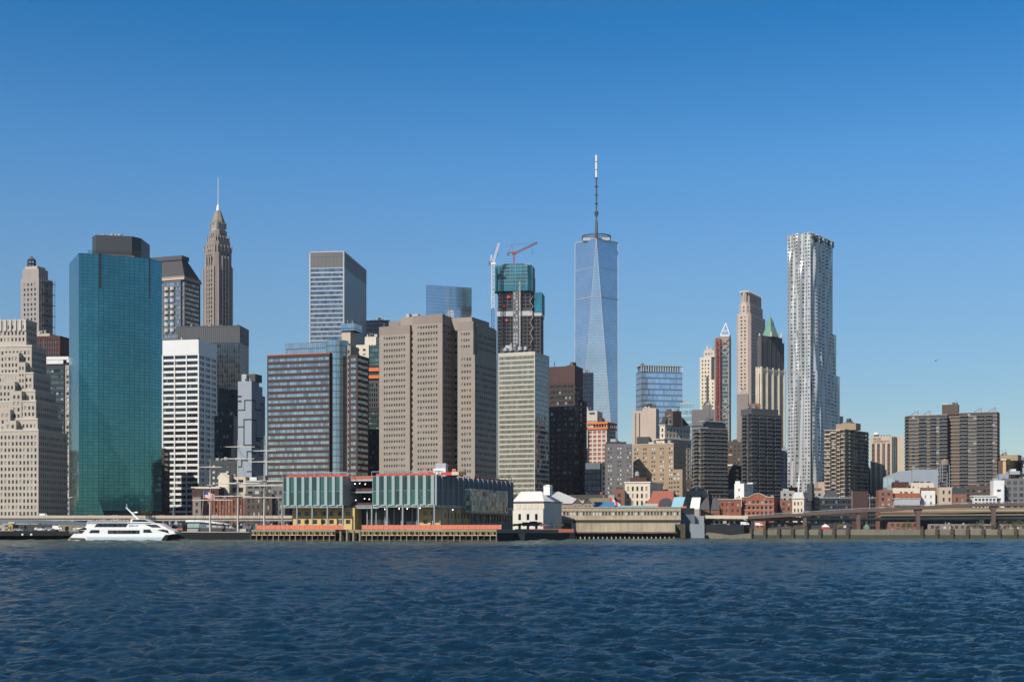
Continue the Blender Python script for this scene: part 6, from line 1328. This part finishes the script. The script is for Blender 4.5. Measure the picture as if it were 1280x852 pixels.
b.pbox('roof_slab', xB + .05, xA - .05, ys - .5, ys + 20, zf1 - 1.9, zf1 - 1.2, 'alu'); b.pbox('roof_cladding', xB + .1, xA - .1, ys - .3, ys + 20, zf1 - 1.19, zf1 + .4, 'rust_panel')
# columns
for x0, x1, n in ((xA, 0, 4), (xC, xB, 4)):
    for i in range(n + 1):
        x = x0 + (x1 - x0) * i / n; b.part('column', MB().box(-.28, .28, -.5, .1, 0, zf0 + .2), 'steel_blue', pos=(x, -.35, 0)); b.part('column', MB().box(-.2, .2, 0, .4, 0, zf0), 'steel_blue', pos=(x + (x1 - x0) / n / 2 if i < n else x - .1, 6, 0))
for i in range(1, 9): b.part('column', MB().box(-.4, .1, -.25, .25, 0, zf0), 'steel_blue', pos=(0, i * yR / 12, 0))
b.pbox('bottom_beam', xA, .3, -.5, .3, zf0 - .8, zf0, 'steel_blue'); b.pbox('bottom_beam', xC, xB, -.5, .3, zf0 - .8, zf0, 'steel_blue'); b.pbox('bottom_beam', -.3, .3, .3, yR, zf0 - .8, zf0, 'steel_blue')
WY = G(p=4.2, fx=.55, fh=3.7, fz=.5, mx=1.2, top=.7, dep=.3, m='win_black')
b.rect(xC + 2, xB + 3, 5, 24, 0, zf0 - .8, 'plywood', WY, None, part='yellow_wall'); b.rect(b.fx(524, 7), -.8, 7, 44, 0, zf0 - .8, 'plywood', WY, G(p=4, fx=.4, fh=4.6, fz=.5, mx=1, top=1.2, m='win_black'), part='yellow_wall')
b.rect(xB + 3, b.fx(524, 12), 12, 40, 0, zf0 - .8, 'near_black', part='core_wall'); b.pbox('stored_board', b.fx(508, 9), b.fx(522, 9), 9, 11, 0, 3.6, 'concrete')
for i in range(7): x = xB + 3 + i * 4.4; b.part('column', MB().box(-.22, .22, 0, .4, 0, zf0 - .8), 'steel_blue', pos=(x, 8.5, 0))
# hanging glass box on the flank
ya, yb = b.fy(580), b.fy(628); b.prism([(.3, ya), (3.2, ya + 1), (3.2, yb - 1), (.3, yb)], zf0 - 2.6, zf1 - 4.8, 'terrace_glass', part='glass_box'); b.pbox('glass_box_sill', .3, 3.5, ya, yb, zf0 - 3.4, zf0 - 2.6, 'timber_pale'); b.rect(-1, -.2, 44, yR, 0, zf0 - .8, 'charcoal', None, G(p=4, fx=.6, fh=5, fz=.6, m='win_black'))
# roof rail and clutter
for x0, x1 in ((xA - .3, .3), (xC - .3, xB + 1.5)):
    m = MB(); nn = 8
    for i in range(nn + 1): x = x0 + (x1 - x0) * i / nn; m.tube((x, 0, zf1), (x, 0, zr), .16, 4)
    m.tube((x0, 0, zr), (x1, 0, zr), .18, 4); m.tube((x0, 9, zr), (x1, 9, zr), .15, 4)
    for i in (0, nn // 2, nn): x = x0 + (x1 - x0) * i / nn; m.tube((x, 0, zr), (x, 9, zr), .15, 4)
    b.part('roof_frame', m, 'steel_blue'); b.part('red_roof_fence', MB().box(x0 + 1, x1 - 1, 2.2, 2.35, zf1 + .05, zf1 + 1.1), 'red_paint')
m = MB()
for k in range(11): y = yR * .52 + k * yR * .46 / 10; m.tube((0, y, zf1), (-.2, y, zf1 + 2.2), .12, 4); m.tube((0, y, zf1), (-2.5, y + 1.5, zf1 + 1.6), .1, 4)
m.tube((-.2, yR * .52, zf1 + 2.2), (-.2, yR * .98, zf1 + 2.2), .12, 4); b.part('roof_frame', m, 'slate'); b.part('red_roof_fence', MB().box(-1.4, -1.2, yR * .5, yR * .97, zf1, zf1 + 1.2), 'red_paint')
for k, (px, zz) in enumerate(((443, zmid + 3.4), (449, zmid + 3.6), (456, zmid + 3.2), (461, zf0 + 3), (444, zf0 + 2.6), (455, zf0 + 3.2))): b.part('work_lamp', MB().lathe([(0, -.25), (.28, 0), (0, .28)], 0, 0, 6), 'lamp_glow', pos=(b.fx(px, ys), ys + .5, zz))
for px, zz in ((481, zf0 - 1.6), (499, zf0 - 1.4), (509, zf0 - 1.5), (525, zf0 - 1.2), (566, zf0 - 2)): b.part('work_lamp', MB().lathe([(0, -.25), (.28, 0), (0, .28)], 0, 0, 6), 'lamp_glow', pos=(b.fx(px, 1), 1.0, zz))
b.done()
# things on the roof
RZ = 5.2 + zf1
def onroof(name, label, cat, px, v, parts):
    x = b.fx(px, v); wx = b.B[0] + x * b.c + v * b.s; wy = b.B[1] - x * b.s + v * b.c
    r = empty(name, (wx, wy, RZ), -b.th, label, cat)
    for nm, mb, mt in parts: mb.build(nm, mt, r)
onroof('site_container', 'white site container with a small grey unit on the pavilion roof', 'container', 551, 12, [('body', MB().box(-2.9, 2.9, -1.5, 1.5, 0, 3.4), 'white_panel'), ('upper_box', MB().box(-1.8, 2.9, -1.3, 1.4, 3.42, 5.6), 'alu'), ('door', MB().box(-1, .2, -1.56, -1.5, .1, 2.4), 'concrete')])
onroof('material_sheet', 'long pile of white wrapped sheets on the pavilion roof edge', 'building material', 529, 6, [('stack', MB().box(-4.8, 3.0, -.8, .8, 0, 1.3), 'white_panel'), ('wrapping', MB().box(-2.6, -.4, -.86, .86, 0, 1.36), 'pale_stone')])
for px, lb, v in ((526, 'red scissor lift cluster left of the white site container', 14), (537, 'red scissor lift next to the white site container', 16), (562, 'red boom lift right of the white site container', 15), (573, 'red lift with yellow cage on the roof right of the container', 18)):
    m = MB(); m.lattice((-2.5, 0, .8), (2.2, 0, 2.4), .8, .12, .8)
    onroof('lift_platform', lb, 'scissor lift', px, v, [('chassis', MB().box(-2.2, 2.0, -.8, .8, .35, 1.3), 'red_paint'), ('boom', m, 'red_paint'), ('basket', MB().box(1.5, 3.2, -.7, .7, 2.2, 3.3), 'orange_net' if px < 570 else 'timber_pale'), ('wheel', MB().tube((-1.5, -.9, .4), (-1.5, .9, .4), .4, 10), 'black_rubber'), ('wheel', MB().tube((1.4, -.9, .4), (1.4, .9, .4), .4, 10), 'black_rubber')])
onroof('barrier_row', 'colourful row of barriers and sacks along the pavilion roof edge', 'barrier', 570, 3, [('red_barrier', MB().box(-7, -2, -.3, .3, 0, 1.3), 'red_paint'), ('pale_sack', MB().box(-1.8, 1.5, -.6, .6, 0, 1.5), 'slab_cream'), ('green_sack', MB().box(1.7, 4.4, -.6, .6, 0, 1.2), 'moss')])
# pier deck, piles, fence
def wl_(x, v): return (b.B[0] + x * b.c + v * b.s, b.B[1] - x * b.s + v * b.c)
x0, x1 = b.fx(314, -9), b.fx(620.5, -9)
dk = empty('pier_deck', (*wl_(x0, -9), 0), -b.th, 'timber pier deck carrying the finned pavilion on a grid of piles', 'pier')
L = x1 - x0; gap0 = b.fx(419, -9) - x0; gap1 = b.fx(451, -9) - x0
m = MB(); dz = 5.15
m.box(0, L, 2.5, 26, dz - 1.4, dz); m.box(0, gap0, 0, 2.5, dz - .9, dz); m.box(gap1, L, 0, 2.5, dz - .9, dz); m.box(50, L - 2, 26, 92, dz - 1.4, dz); m.build('deck_slab', 'timber_pale', dk)
m = MB(); m.box(1, L - .5, 3.2, 25, -2, dz - 1.5); m.box(55, L + 4, 25, 90, -2, dz - 1.5); m.build('underdeck_shade', 'hull_black', dk)  # black fill below the deck, shade between the piles as solid colour
for a, c in ((0, gap0), (gap1, L)):
    for z in (.4, 2.6): MB().box(a, c, -.12, .12, z, z + .32).build('cross_rail', 'plywood' if z > 1 else 'timber', dk)
    n = int((c - a) / 2.72)
    for i in range(n + 1):
        x = a + (c - a) * i / n; MB().box(-.17, .17, -.3, .3, -2, dz - .9).build('pile', 'timber_pale' if i % 3 else 'timber', dk).location = (x, .1, 0)
        if i < n: MB().box(.5, 1.5, .05, .5, dz - 2.3, dz - 1.0).build('fender_block', 'seawall', dk).location = (x, 0, 0)
for k in range(4): 
    MB().tube((0, 0, -2), (0, 0, 4.6 + (k % 2) * .5), .55, 8).build('pile', 'timber_pale', dk).location = (gap0 + 2.2 + k * (gap1 - gap0 - 3) / 3, 1, 0)
MB().tube((0, 0, -2), (0, 0, 5.4), .5, 8).build('pile', 'timber', dk).location = (L, .6, 0)
of = empty('orange_fence', (*wl_(x0, -8.6), dz), -b.th, 'orange mesh fence along the edge of the timber pier', 'fence')
for a, c in ((2.2, gap0 + 4), (gap1 + .4, L - 1 + 3)):
    MB().box(a, c, 0, .08, .15, 2.0).build('mesh_panel', 'orange_net', of); n = int((c - a) / 2.4)
    p0 = MB().tube((0, 0, 0), (0, 0, 2.2), .1, 4).build('fence_post', 'pink_stone', of, (a, -.12, 0))
    for i in range(1, n + 1): c_ = p0.copy(); C.objects.link(c_); c_.location.x = a + (c - a) * i / n

# ------------------------------------------------------------------ ferry
FY = 620.0; k_ = FY / F
fr = empty('ferry', (X(152, FY), FY, 0), 0, 'white passenger ferry with dark windows moving along the left quay', 'ferry')
def fx_(p): return (p - 152) * k_
def fz_(q): return H + (HZ - q) * k_
def fp(*pp): return [(fx_(a), fz_(c)) for a, c in pp]
MB().ext(fp((86.5, 677.5), (199, 677.5), (206, 668.6), (208.5, 667.4), (200, 668), (112, 669), (104, 666.4), (92, 666.8), (85, 674.2)), 0, 3.4).ext(fp((100, 677.5), (201, 677.5), (206, 669), (104, 669)), 6.8, 10.2).build('hull', 'white_paint', fr)
MB().ext(fp((110, 677.0), (200.2, 677.0), (204, 671.2), (108, 670.8)), -.06, -.01).build('hull_stripe', 'hull_blue', fr)
MB().ext(fp((196, 677.5), (209.5, 677.5), (219, 667.8), (204, 667.6)), 7, 10.6).build('far_bow', 'hull_black', fr)  # bow of the second hull, coloured black for the shade it lies in
MB().ext(fp((103, 669), (207, 668.4), (219.2, 666.6), (217, 663.5), (209, 660.2), (203, 659.0), (104.5, 659.0), (96, 661.5), (94.5, 660.2), (93.5, 661.8), (103, 662)), .3, 10.4).build('main_cabin', 'white_paint', fr)
MB().ext(fp((105.5, 659.0), (209, 660.2), (201, 655.5), (195.5, 653.3), (108.5, 653.2)), .8, 9.9).build('upper_cabin', 'white_paint', fr)
MB().ext(fp((108, 653.2), (186, 653.2), (186, 652.4), (108, 652.4)), .4, 10.2).build('top_deck', 'white_paint', fr)
MB().ext(fp((161, 652.4), (188, 652.6), (180, 648.2), (163.5, 648.2)), 1.6, 9.0).build('bridge', 'white_paint', fr)
MB().ext(fp((163.5, 651.6), (186, 651.8), (180, 648.9), (165, 648.9)), 1.5, 1.58).build('bridge_window', 'boat_glass', fr)
for nm, pts_, y in (('window', ((134.5, 666.8), (174.3, 666.8), (174.3, 662.3), (134.5, 662.3)), .24), ('window', ((111, 665.8), (124, 665.8), (124, 662), (113.3, 662)), .24), ('window', ((179, 665.4), (190.3, 665.4), (187.5, 661.3), (179, 661.3)), .24), ('window', ((117, 658.4), (157, 658.4), (159.2, 654.3), (120.5, 654.3)), .74), ('windscreen', ((190.5, 659.6), (203, 660), (195, 655.2), (181, 655)), .74), ('windscreen', ((196.5, 662.2), (211, 666.2), (209.6, 662.4), (203, 661)), .24), ('stern_window', ((98, 665.8), (103.2, 665.8), (106, 662.3), (98, 662.3)), .24)):
    MB().ext(fp(*pts_), y, y + .05).build(nm, 'boat_glass', fr)
MB().ext(fp((93.6, 661.8), (108, 661.8), (108, 659.2), (96, 659.2)), .3, 10).build('stern_roof', 'white_paint', fr); MB().ext(fp((86, 674), (108, 674.5), (106, 672), (88, 671.6)), -.08, -.02).build('hull_mark', 'timber', fr)
MB().ext(fp((169.5, 650.2), (172.5, 650.2), (155.2, 634), (153, 633.5)), 4.4, 5.6).build('mast', 'white_paint', fr)
m = MB(); m.tube((fx_(155), 5, fz_(634)), (fx_(154.3), 5, fz_(629)), .09, 4); m.tube((fx_(161), 5, fz_(640)), (fx_(168), 5, fz_(640.5)), .18, 5); m.lathe([(.0, fz_(640.6)), (.9, fz_(640.4)), (.7, fz_(639)), (0, fz_(638.8))], fx_(167), 5, 10); m.tube((fx_(178), 4, fz_(648)), (fx_(178), 4, fz_(644)), .06, 4); m.tube((fx_(157), 3, fz_(652)), (fx_(168), 3, fz_(644)), .08, 4); m.build('radar', 'white_paint', fr)
m = MB()
for i in range(33): x = fx_(109 + i * 1.6); m.tube((x, .6, fz_(652.4)), (x, .6, fz_(650)), .035, 4)
for q in (650, 650.8, 651.6): m.tube((fx_(109), .6, fz_(q)), (fx_(161), .6, fz_(q)), .045, 4)
m.build('railing', 'white_paint', fr); m = MB()
for i in range(9): x = fx_(87 + i * 1.8); m.tube((x, .4, fz_(666.6)), (x, .4, fz_(663.8)), .04, 4)
m.tube((fx_(87), .4, fz_(663.8)), (fx_(102), .4, fz_(663.8)), .045, 4); m.build('stern_railing', 'white_paint', fr)
text('ZEPHYR', 1.25, 'lettering', 'sign_blue', fr, (fx_(160), .68, fz_(658)), (R(90), 0, 0), .02)
MB().ext(fp((166, 653.4), (187, 653.4), (184, 652.3), (166, 652.3)), .5, 1.0).build('blue_canopy', 'hull_blue', fr)
# passengers
def person_mesh(name, arm=.2):
    V = [(0, 0, .92), (0, 0, 1.2), (0, 0, 1.42), (0, 0, 1.54), (0, 0, 1.66), (.1, 0, .86), (.12, .02, .48), (.12, 0, .06), (-.1, 0, .86), (-.12, -.02, .48), (-.12, 0, .06), (.19, 0, 1.38), (.25, -.03, 1.1), (.22, -arm, .9), (-.19, 0, 1.38), (-.25, -.03, 1.1), (-.22, -arm, .9)]
    E = [(0, 1), (1, 2), (2, 3), (3, 4), (0, 5), (5, 6), (6, 7), (0, 8), (8, 9), (9, 10), (2, 11), (11, 12), (12, 13), (2, 14), (14, 15), (15, 16)]
    RR = [.15, .14, .15, .06, .11, .1, .075, .06, .1, .075, .06, .07, .05, .04, .07, .05, .04]
    me = bpy.data.meshes.new(name); me.from_pydata(V, E, []); o = bpy.data.objects.new(name, me); C.objects.link(o)
    sm = o.modifiers.new('skin', 'SKIN'); 
    if not me.skin_vertices: 
        bpy.context.view_layer.objects.active = o; me.attributes
    for i, sv in enumerate(me.skin_vertices[0].data if me.skin_vertices else []): sv.radius = (RR[i], RR[i])
    if me.skin_vertices: me.skin_vertices[0].data[0].use_root = True
    su = o.modifiers.new('sub', 'SUBSURF'); su.levels = 1; su.render_levels = 1
    bpy.context.view_layer.update()
    ev = o.evaluated_get(bpy.context.evaluated_depsgraph_get()); nm = bpy.data.meshes.new_from_object(ev)
    bpy.data.objects.remove(o); return nm
bodies = []
for i, mt in enumerate(('cloth_dark', 'cloth_red', 'cloth_pale')):
    me = person_mesh('person', .1 + .12 * i); me.materials.clear(); me.materials.append(M[mt]); me.materials.append(M['skin']); me.materials.append(M['cloth_dark'])
    for p in me.polygons:
        z = p.center.z; p.material_index = 1 if z > 1.5 else (2 if z < .85 else 0)
    bodies.append(me)
plabel = {0: 'people in dark tops standing on the open top deck of the ferry', 1: 'people in red tops standing on the open top deck of the ferry', 2: 'people in pale tops standing on the open top deck of the ferry'}
for i in range(30):
    k = rnd.randrange(3); o = bpy.data.objects.new('person', bodies[k]); C.objects.link(o); o.location = (X(113 + i * 1.62 + rnd.uniform(-.4, .4), FY), FY + 1.2 + rnd.uniform(0, 3), fz_(652.4)); o.rotation_euler = (0, 0, rnd.uniform(-1.2, 1.2)); tag(o, plabel[k], 'person', 'passengers on the ferry top deck, ' + ('dark', 'red', 'pale')[k] + ' tops')
# wake
m = MB(); q = random.Random(5)
for i in range(70):
    x = X(104, 619) + q.uniform(-9, 30); y = FY - .4 - abs(q.gauss(0, 1.2)); s = q.uniform(.2, .9); m.face([(x - s, y, .12), (x, y - s * .35, .14), (x + s, y, .12), (x, y + s * .3, .16)])
for i in range(40):
    x = X(86, 619) - abs(q.gauss(0, 7)); y = FY + 5 + q.gauss(0, 3.4); s = q.uniform(.2, .7); m.face([(x - s, y, .16), (x, y - s * .35, .18), (x + s, y, .16), (x, y + s * .3, .2)])
tag(m.build('wake_foam', 'white_paint'), 'thin white foam trail along the ferry hull', None, None, 'stuff')

# ------------------------------------------------------------------ sailing ship
SY = 672.0; ks = SY / F
sh = empty('sailing_ship', (X(270, SY), SY, 0), 0, 'black hulled three masted sailing ship with pale yards moored beside the pier', 'sailing ship')
def sx(p): return (p - 270) * ks
def sz(q): return H + (HZ - q) * ks
MB().ext([(sx(206), sz(666)), (sx(216), -1), (sx(312), -1), (sx(316), sz(664)), (sx(300), sz(664.6)), (sx(240), sz(665)), (sx(216), sz(663.5))], 0, 11).build('hull', 'hull_black', sh)
MB().ext([(sx(216), sz(665)), (sx(312), sz(665.2)), (sx(312), sz(664.3)), (sx(216), sz(663.8))], -.06, .0).build('rail_stripe', 'concrete', sh)
for a, c, q, mt in ((232, 246, 660.5, 'concrete'), (262, 276, 661, 'timber'), (298, 306, 660.5, 'pale_stone')): MB().box(sx(a), sx(c), 3, 8, sz(665.5), sz(q)).build('deck_house', mt, sh)
def mast(px, top, low, yards, w):
    m = MB().tube((sx(px), 5.5, sz(665)), (sx(px), 5.5, sz(low)), w, 8, w * .8).tube((sx(px), 5.5, sz(low) - 2), (sx(px), 5.5, sz(top)), w * .6, 6, w * .2).box(sx(px) - 1.3, sx(px) + 1.3, 4.3, 6.7, sz(low), sz(low) + .25)
    o = m.build('mast', 'mast_paint', sh)
    for a, c, q, rr in yards: MB().tube((sx(a), 5, sz(q)), (sx((a + c) / 2), 5, sz(q)), rr * .55, 6, rr).tube((sx((a + c) / 2), 5, sz(q)), (sx(c), 5, sz(q)), rr, 6, rr * .55).build('yard', 'mast_paint', o)
mast(259.5, 572, 606, ((245.8, 275, 583, .28), (240.5, 273, 609.5, .34), (237, 288, 624.5, .3)), .46)
mast(294.5, 548, 602, ((279, 316, 557.5, .26), (274.5, 315.5, 572.5, .3), (267, 322.5, 603.5, .42), (265, 312, 619.6, .32)), .5)
mast(327.8, 543, 600, ((314, 343, 562.5, .28), (309.5, 348, 576.3, .3), (305, 352, 600.6, .4), (304, 352, 606.3, .4), (300, 350, 621.3, .32)), .5)
m = MB()
for px, top, low in ((259.5, 572, 606), (294.5, 548, 602), (327.8, 543, 600)):
    for dx in (-9, -6.5, -4, 4, 6.5, 9): m.tube((sx(px) + dx * .55, 0.2 if dx < 0 else 10.6, sz(664)), (sx(px), 5.5, sz(low)), .07, 3)
    m.tube((sx(px) - 9, 5.5, sz(664)), (sx(px), 5.5, sz(top)), .06, 3); m.tube((sx(px) + 9, 5.5, sz(664)), (sx(px), 5.5, sz(top)), .06, 3)
m.tube((sx(259.5), 5.5, sz(580)), (sx(294.5), 5.5, sz(604)), .07, 3); m.tube((sx(294.5), 5.5, sz(560)), (sx(327.8), 5.5, sz(604)), .07, 3); m.tube((sx(327.8), 5.5, sz(560)), (sx(347), 5.5, sz(650)), .07, 3); m.build('rigging', 'timber', sh)
# flag
fl = empty('flag', (X(252, 671), 671, Z(648, 671)), 0, 'striped red and white flag with blue corner flying beside the first mast', 'flag')
MB().tube((0, 0, 0), (1.2, 0, Z(613, 671) - Z(648, 671)), .1, 5).build('flag_pole', 'mast_paint', fl); m = MB(); ht = Z(613.5, 671) - Z(648, 671); W_, H_ = 5.2, 3.3
for i in range(13):
    for j in range(10):
        mt = 'flag_blue' if (i < 7 and j < 4) else ('flag_red' if i % 2 == 0 else 'flag_white')
        def fpnt(u, v): return (1.2 + u * W_, .35 * math.sin(u * 7 + v), ht - v * H_ - u * 1.2 + .25 * math.sin(u * 6))
        m.face([fpnt(j / 10, (i + 1) / 13), fpnt((j + 1) / 10, (i + 1) / 13), fpnt((j + 1) / 10, i / 13), fpnt(j / 10, i / 13)], mt)
m.build('cloth', None, fl)
# modern moored vessel behind the ship
mv = empty('moored_vessel', (X(232, 684), 684, 0), 0, 'long dark moored vessel with a white raked bow behind the sailing ship', 'boat'); k2 = 684 / F
def vx(p): return (p - 232) * k2
def vz(q): return H + (HZ - q) * k2
MB().ext([(vx(234), -1), (vx(322), -1), (vx(322), vz(661)), (vx(234), vz(659))], 0, 9).build('hull', 'slate', mv); MB().ext([(vx(236), vz(659)), (vx(320), vz(661)), (vx(318), vz(657.5)), (vx(290), vz(655.5)), (vx(255), vz(651.5)), (vx(233), vz(651.8))], .5, 8.5).build('cabin', 'road_steel', mv)
MB().ext([(vx(231.5), vz(652.0)), (vx(251), vz(652)), (vx(285), vz(655.6)), (vx(285), vz(654.6)), (vx(252), vz(649.6)), (vx(233), vz(649.4))], -.3, 8.8).build('upper_roof', 'white_paint', mv)
for k in range(5): MB().ext([(vx(258 + k * 7), vz(658.3 + .35 * k)), (vx(263.5 + k * 7), vz(658.5 + .35 * k)), (vx(263.5 + k * 7), vz(656.2 + .35 * k)), (vx(258 + k * 7), vz(655.8 + .35 * k))], .42, .48).build('window', 'pale_stone', mv)
MB().ext([(vx(234), vz(659)), (vx(248), vz(659)), (vx(250), vz(653)), (vx(234), vz(652.5))], .4, .49).build('bow_glass', 'deck_teal', mv)
# quay clutter on the left: parked cars and stalls
for i, (px, py, Y, c, van, lb) in enumerate(((5, 660, 672, 'concrete', 1, 'grey van on the left quay at the edge of the view'), (50, 661.5, 674, 'white_paint', 0, 'first white car of the row on the left quay'), (62, 661, 676, 'alu', 0, 'silver car in the middle of the left quay row'), (72, 660.5, 676, 'white_paint', 1, 'white van at the right end of the left quay row'), (23, 662, 672, 'alu', 0, 'silver car left of the yellow booth'), (38, 662.3, 671, 'slate', 0, 'grey car right of the yellow booth'))):
    car(lb, px, py + 1.5, Y, c, van=van, group='vehicles on the left quay')
bo = empty('ticket_booth', (X(14, 676), 676, Z(662.5, 676)), 0, 'narrow tan and yellow booth on the left quay', 'booth'); MB().box(-.9, .9, -.8, .8, 0, 3.4).build('body', 'plywood', bo); MB().box(-1.1, 2, -1, 1, 3.4, 4.2).build('roof', 'pale_stone', bo); MB().box(-.4, .4, -.84, -.8, .2, 2.1).build('door', 'timber', bo)
for px, w, lb in ((48, 30, 'dark low quay building under the blue grey ramp, left'), (88, 22, 'shaded tan quay building right under the ramp end'), (206, 26, 'dark low quay building behind the ferry bow'), (-5, 26, 'grey low quay building at the left edge under the ramp')):
    house('quay_building', lb, px - w / 1.2, px + w / 1.2, px + w / 1.2, 712, 0, 655, 'charcoal' if 'dark' in lb else 'timber_pale', G(p=3.4, fx=.6, fh=3.2, fz=.6, m='win_lite', top=.6, mx=.6))
for px, lb, mt in ((206.5, 'tall narrow red banner on the quay behind the ferry bow', 'red_paint'),):
    r = empty('banner', (X(px, 690), 690, GZ), 0, lb, 'banner'); MB().tube((0, 0, 0), (0, 0, 5.8), .08).build('pole', 'alu', r); MB().box(.08, 1.0, -.03, .03, 1.6, 5.7).build('cloth', mt, r)
for px, lb, mt in ((214, 'rust red market stall with orange goods on the quay behind the ferry bow', 'rust_panel'), (224, 'second rust red market stall right of the banner, next to the moored vessel', 'rust_panel'), (191, 'pale pink stall behind the ferry windscreen', 'pink_stone')):
    r = empty('market_stall', (X(px, 692), 692, GZ), 0, lb, 'stall'); MB().box(-1.8, 1.8, -1, 1, 0, 1.2).build('counter', mt, r); MB().prism([(-2.1, -1.3), (2.1, -1.3), (2.1, 1.3), (-2.1, 1.3)], 2.6, 3.3, None, [(-1.8, -.2), (1.8, -.2), (1.8, .2), (-1.8, .2)]).build('awning', mt, r)
    for a in (-1.7, 1.7): MB().tube((a, -.9, 1.2), (a, -.9, 2.6), .06).build('post', 'alu', r)
bd = MB()
bd.ext([(-.45, 0), (-.1, -.08), (.3, -.05), (.5, .03), (.3, .1), (-.1, .12), (-.35, .06)], -.07, .07)
bd.face([(-.12, 0, .08), (.16, 0, .08), (.05, 1.0, .42), (-.12, .95, .4)]); bd.face([(.16, 0, .08), (-.12, 0, .08), (-.2, -1.0, .36), (-.02, -1.05, .38)])
o = bd.build('gull', 'slate'); o.location = (X(1169.5, 420), 420, Z(451, 420)); o.rotation_euler = (0, 0, .9); o.scale = (1.2, 1.2, 1.2); tag(o, 'single bird gliding in the open sky above the twin apartment tower', 'bird')

# ------------------------------------------------------------------ thin haze over the city
hm = bpy.data.materials.new('haze'); hm.use_nodes = True; ht_ = hm.node_tree; ht_.nodes.clear(); M['haze'] = hm
hv = ht_.nodes.new('ShaderNodeVolumePrincipled'); hv.inputs['Color'].default_value = (.80, .88, 1.0, 1); hv.inputs['Density'].default_value = 0.000036; hv.inputs['Anisotropy'].default_value = .3
ho = ht_.nodes.new('ShaderNodeOutputMaterial'); ht_.links.new(hv.outputs[0], ho.inputs['Volume'])
hz_ = MB().box(-9100, 9100, -3100, 3600, -6, 600).build('haze', 'haze'); tag(hz_, kind='stuff')

for i, (px, lb, c, van) in enumerate(((646, 'black car first in the row before the cream market hall', 'near_black', 0), (658.5, 'dark grey van second in the row before the cream market hall', 'charcoal', 1), (664, 'dark blue car in the middle of the row before the cream market hall', 'flag_blue', 0), (674, 'brown van near the right end of the row before the cream market hall', 'brown_steel', 1), (680, 'rust red car at the right end of the row before the cream market hall', 'rust_panel', 0), (699, 'dark green van between cream market hall and long warehouse', 'moss', 1))):
    car(lb, px, 657.6, 696 + (i % 2) * 4, c, van=van, group='vehicles parked before the cream market hall')
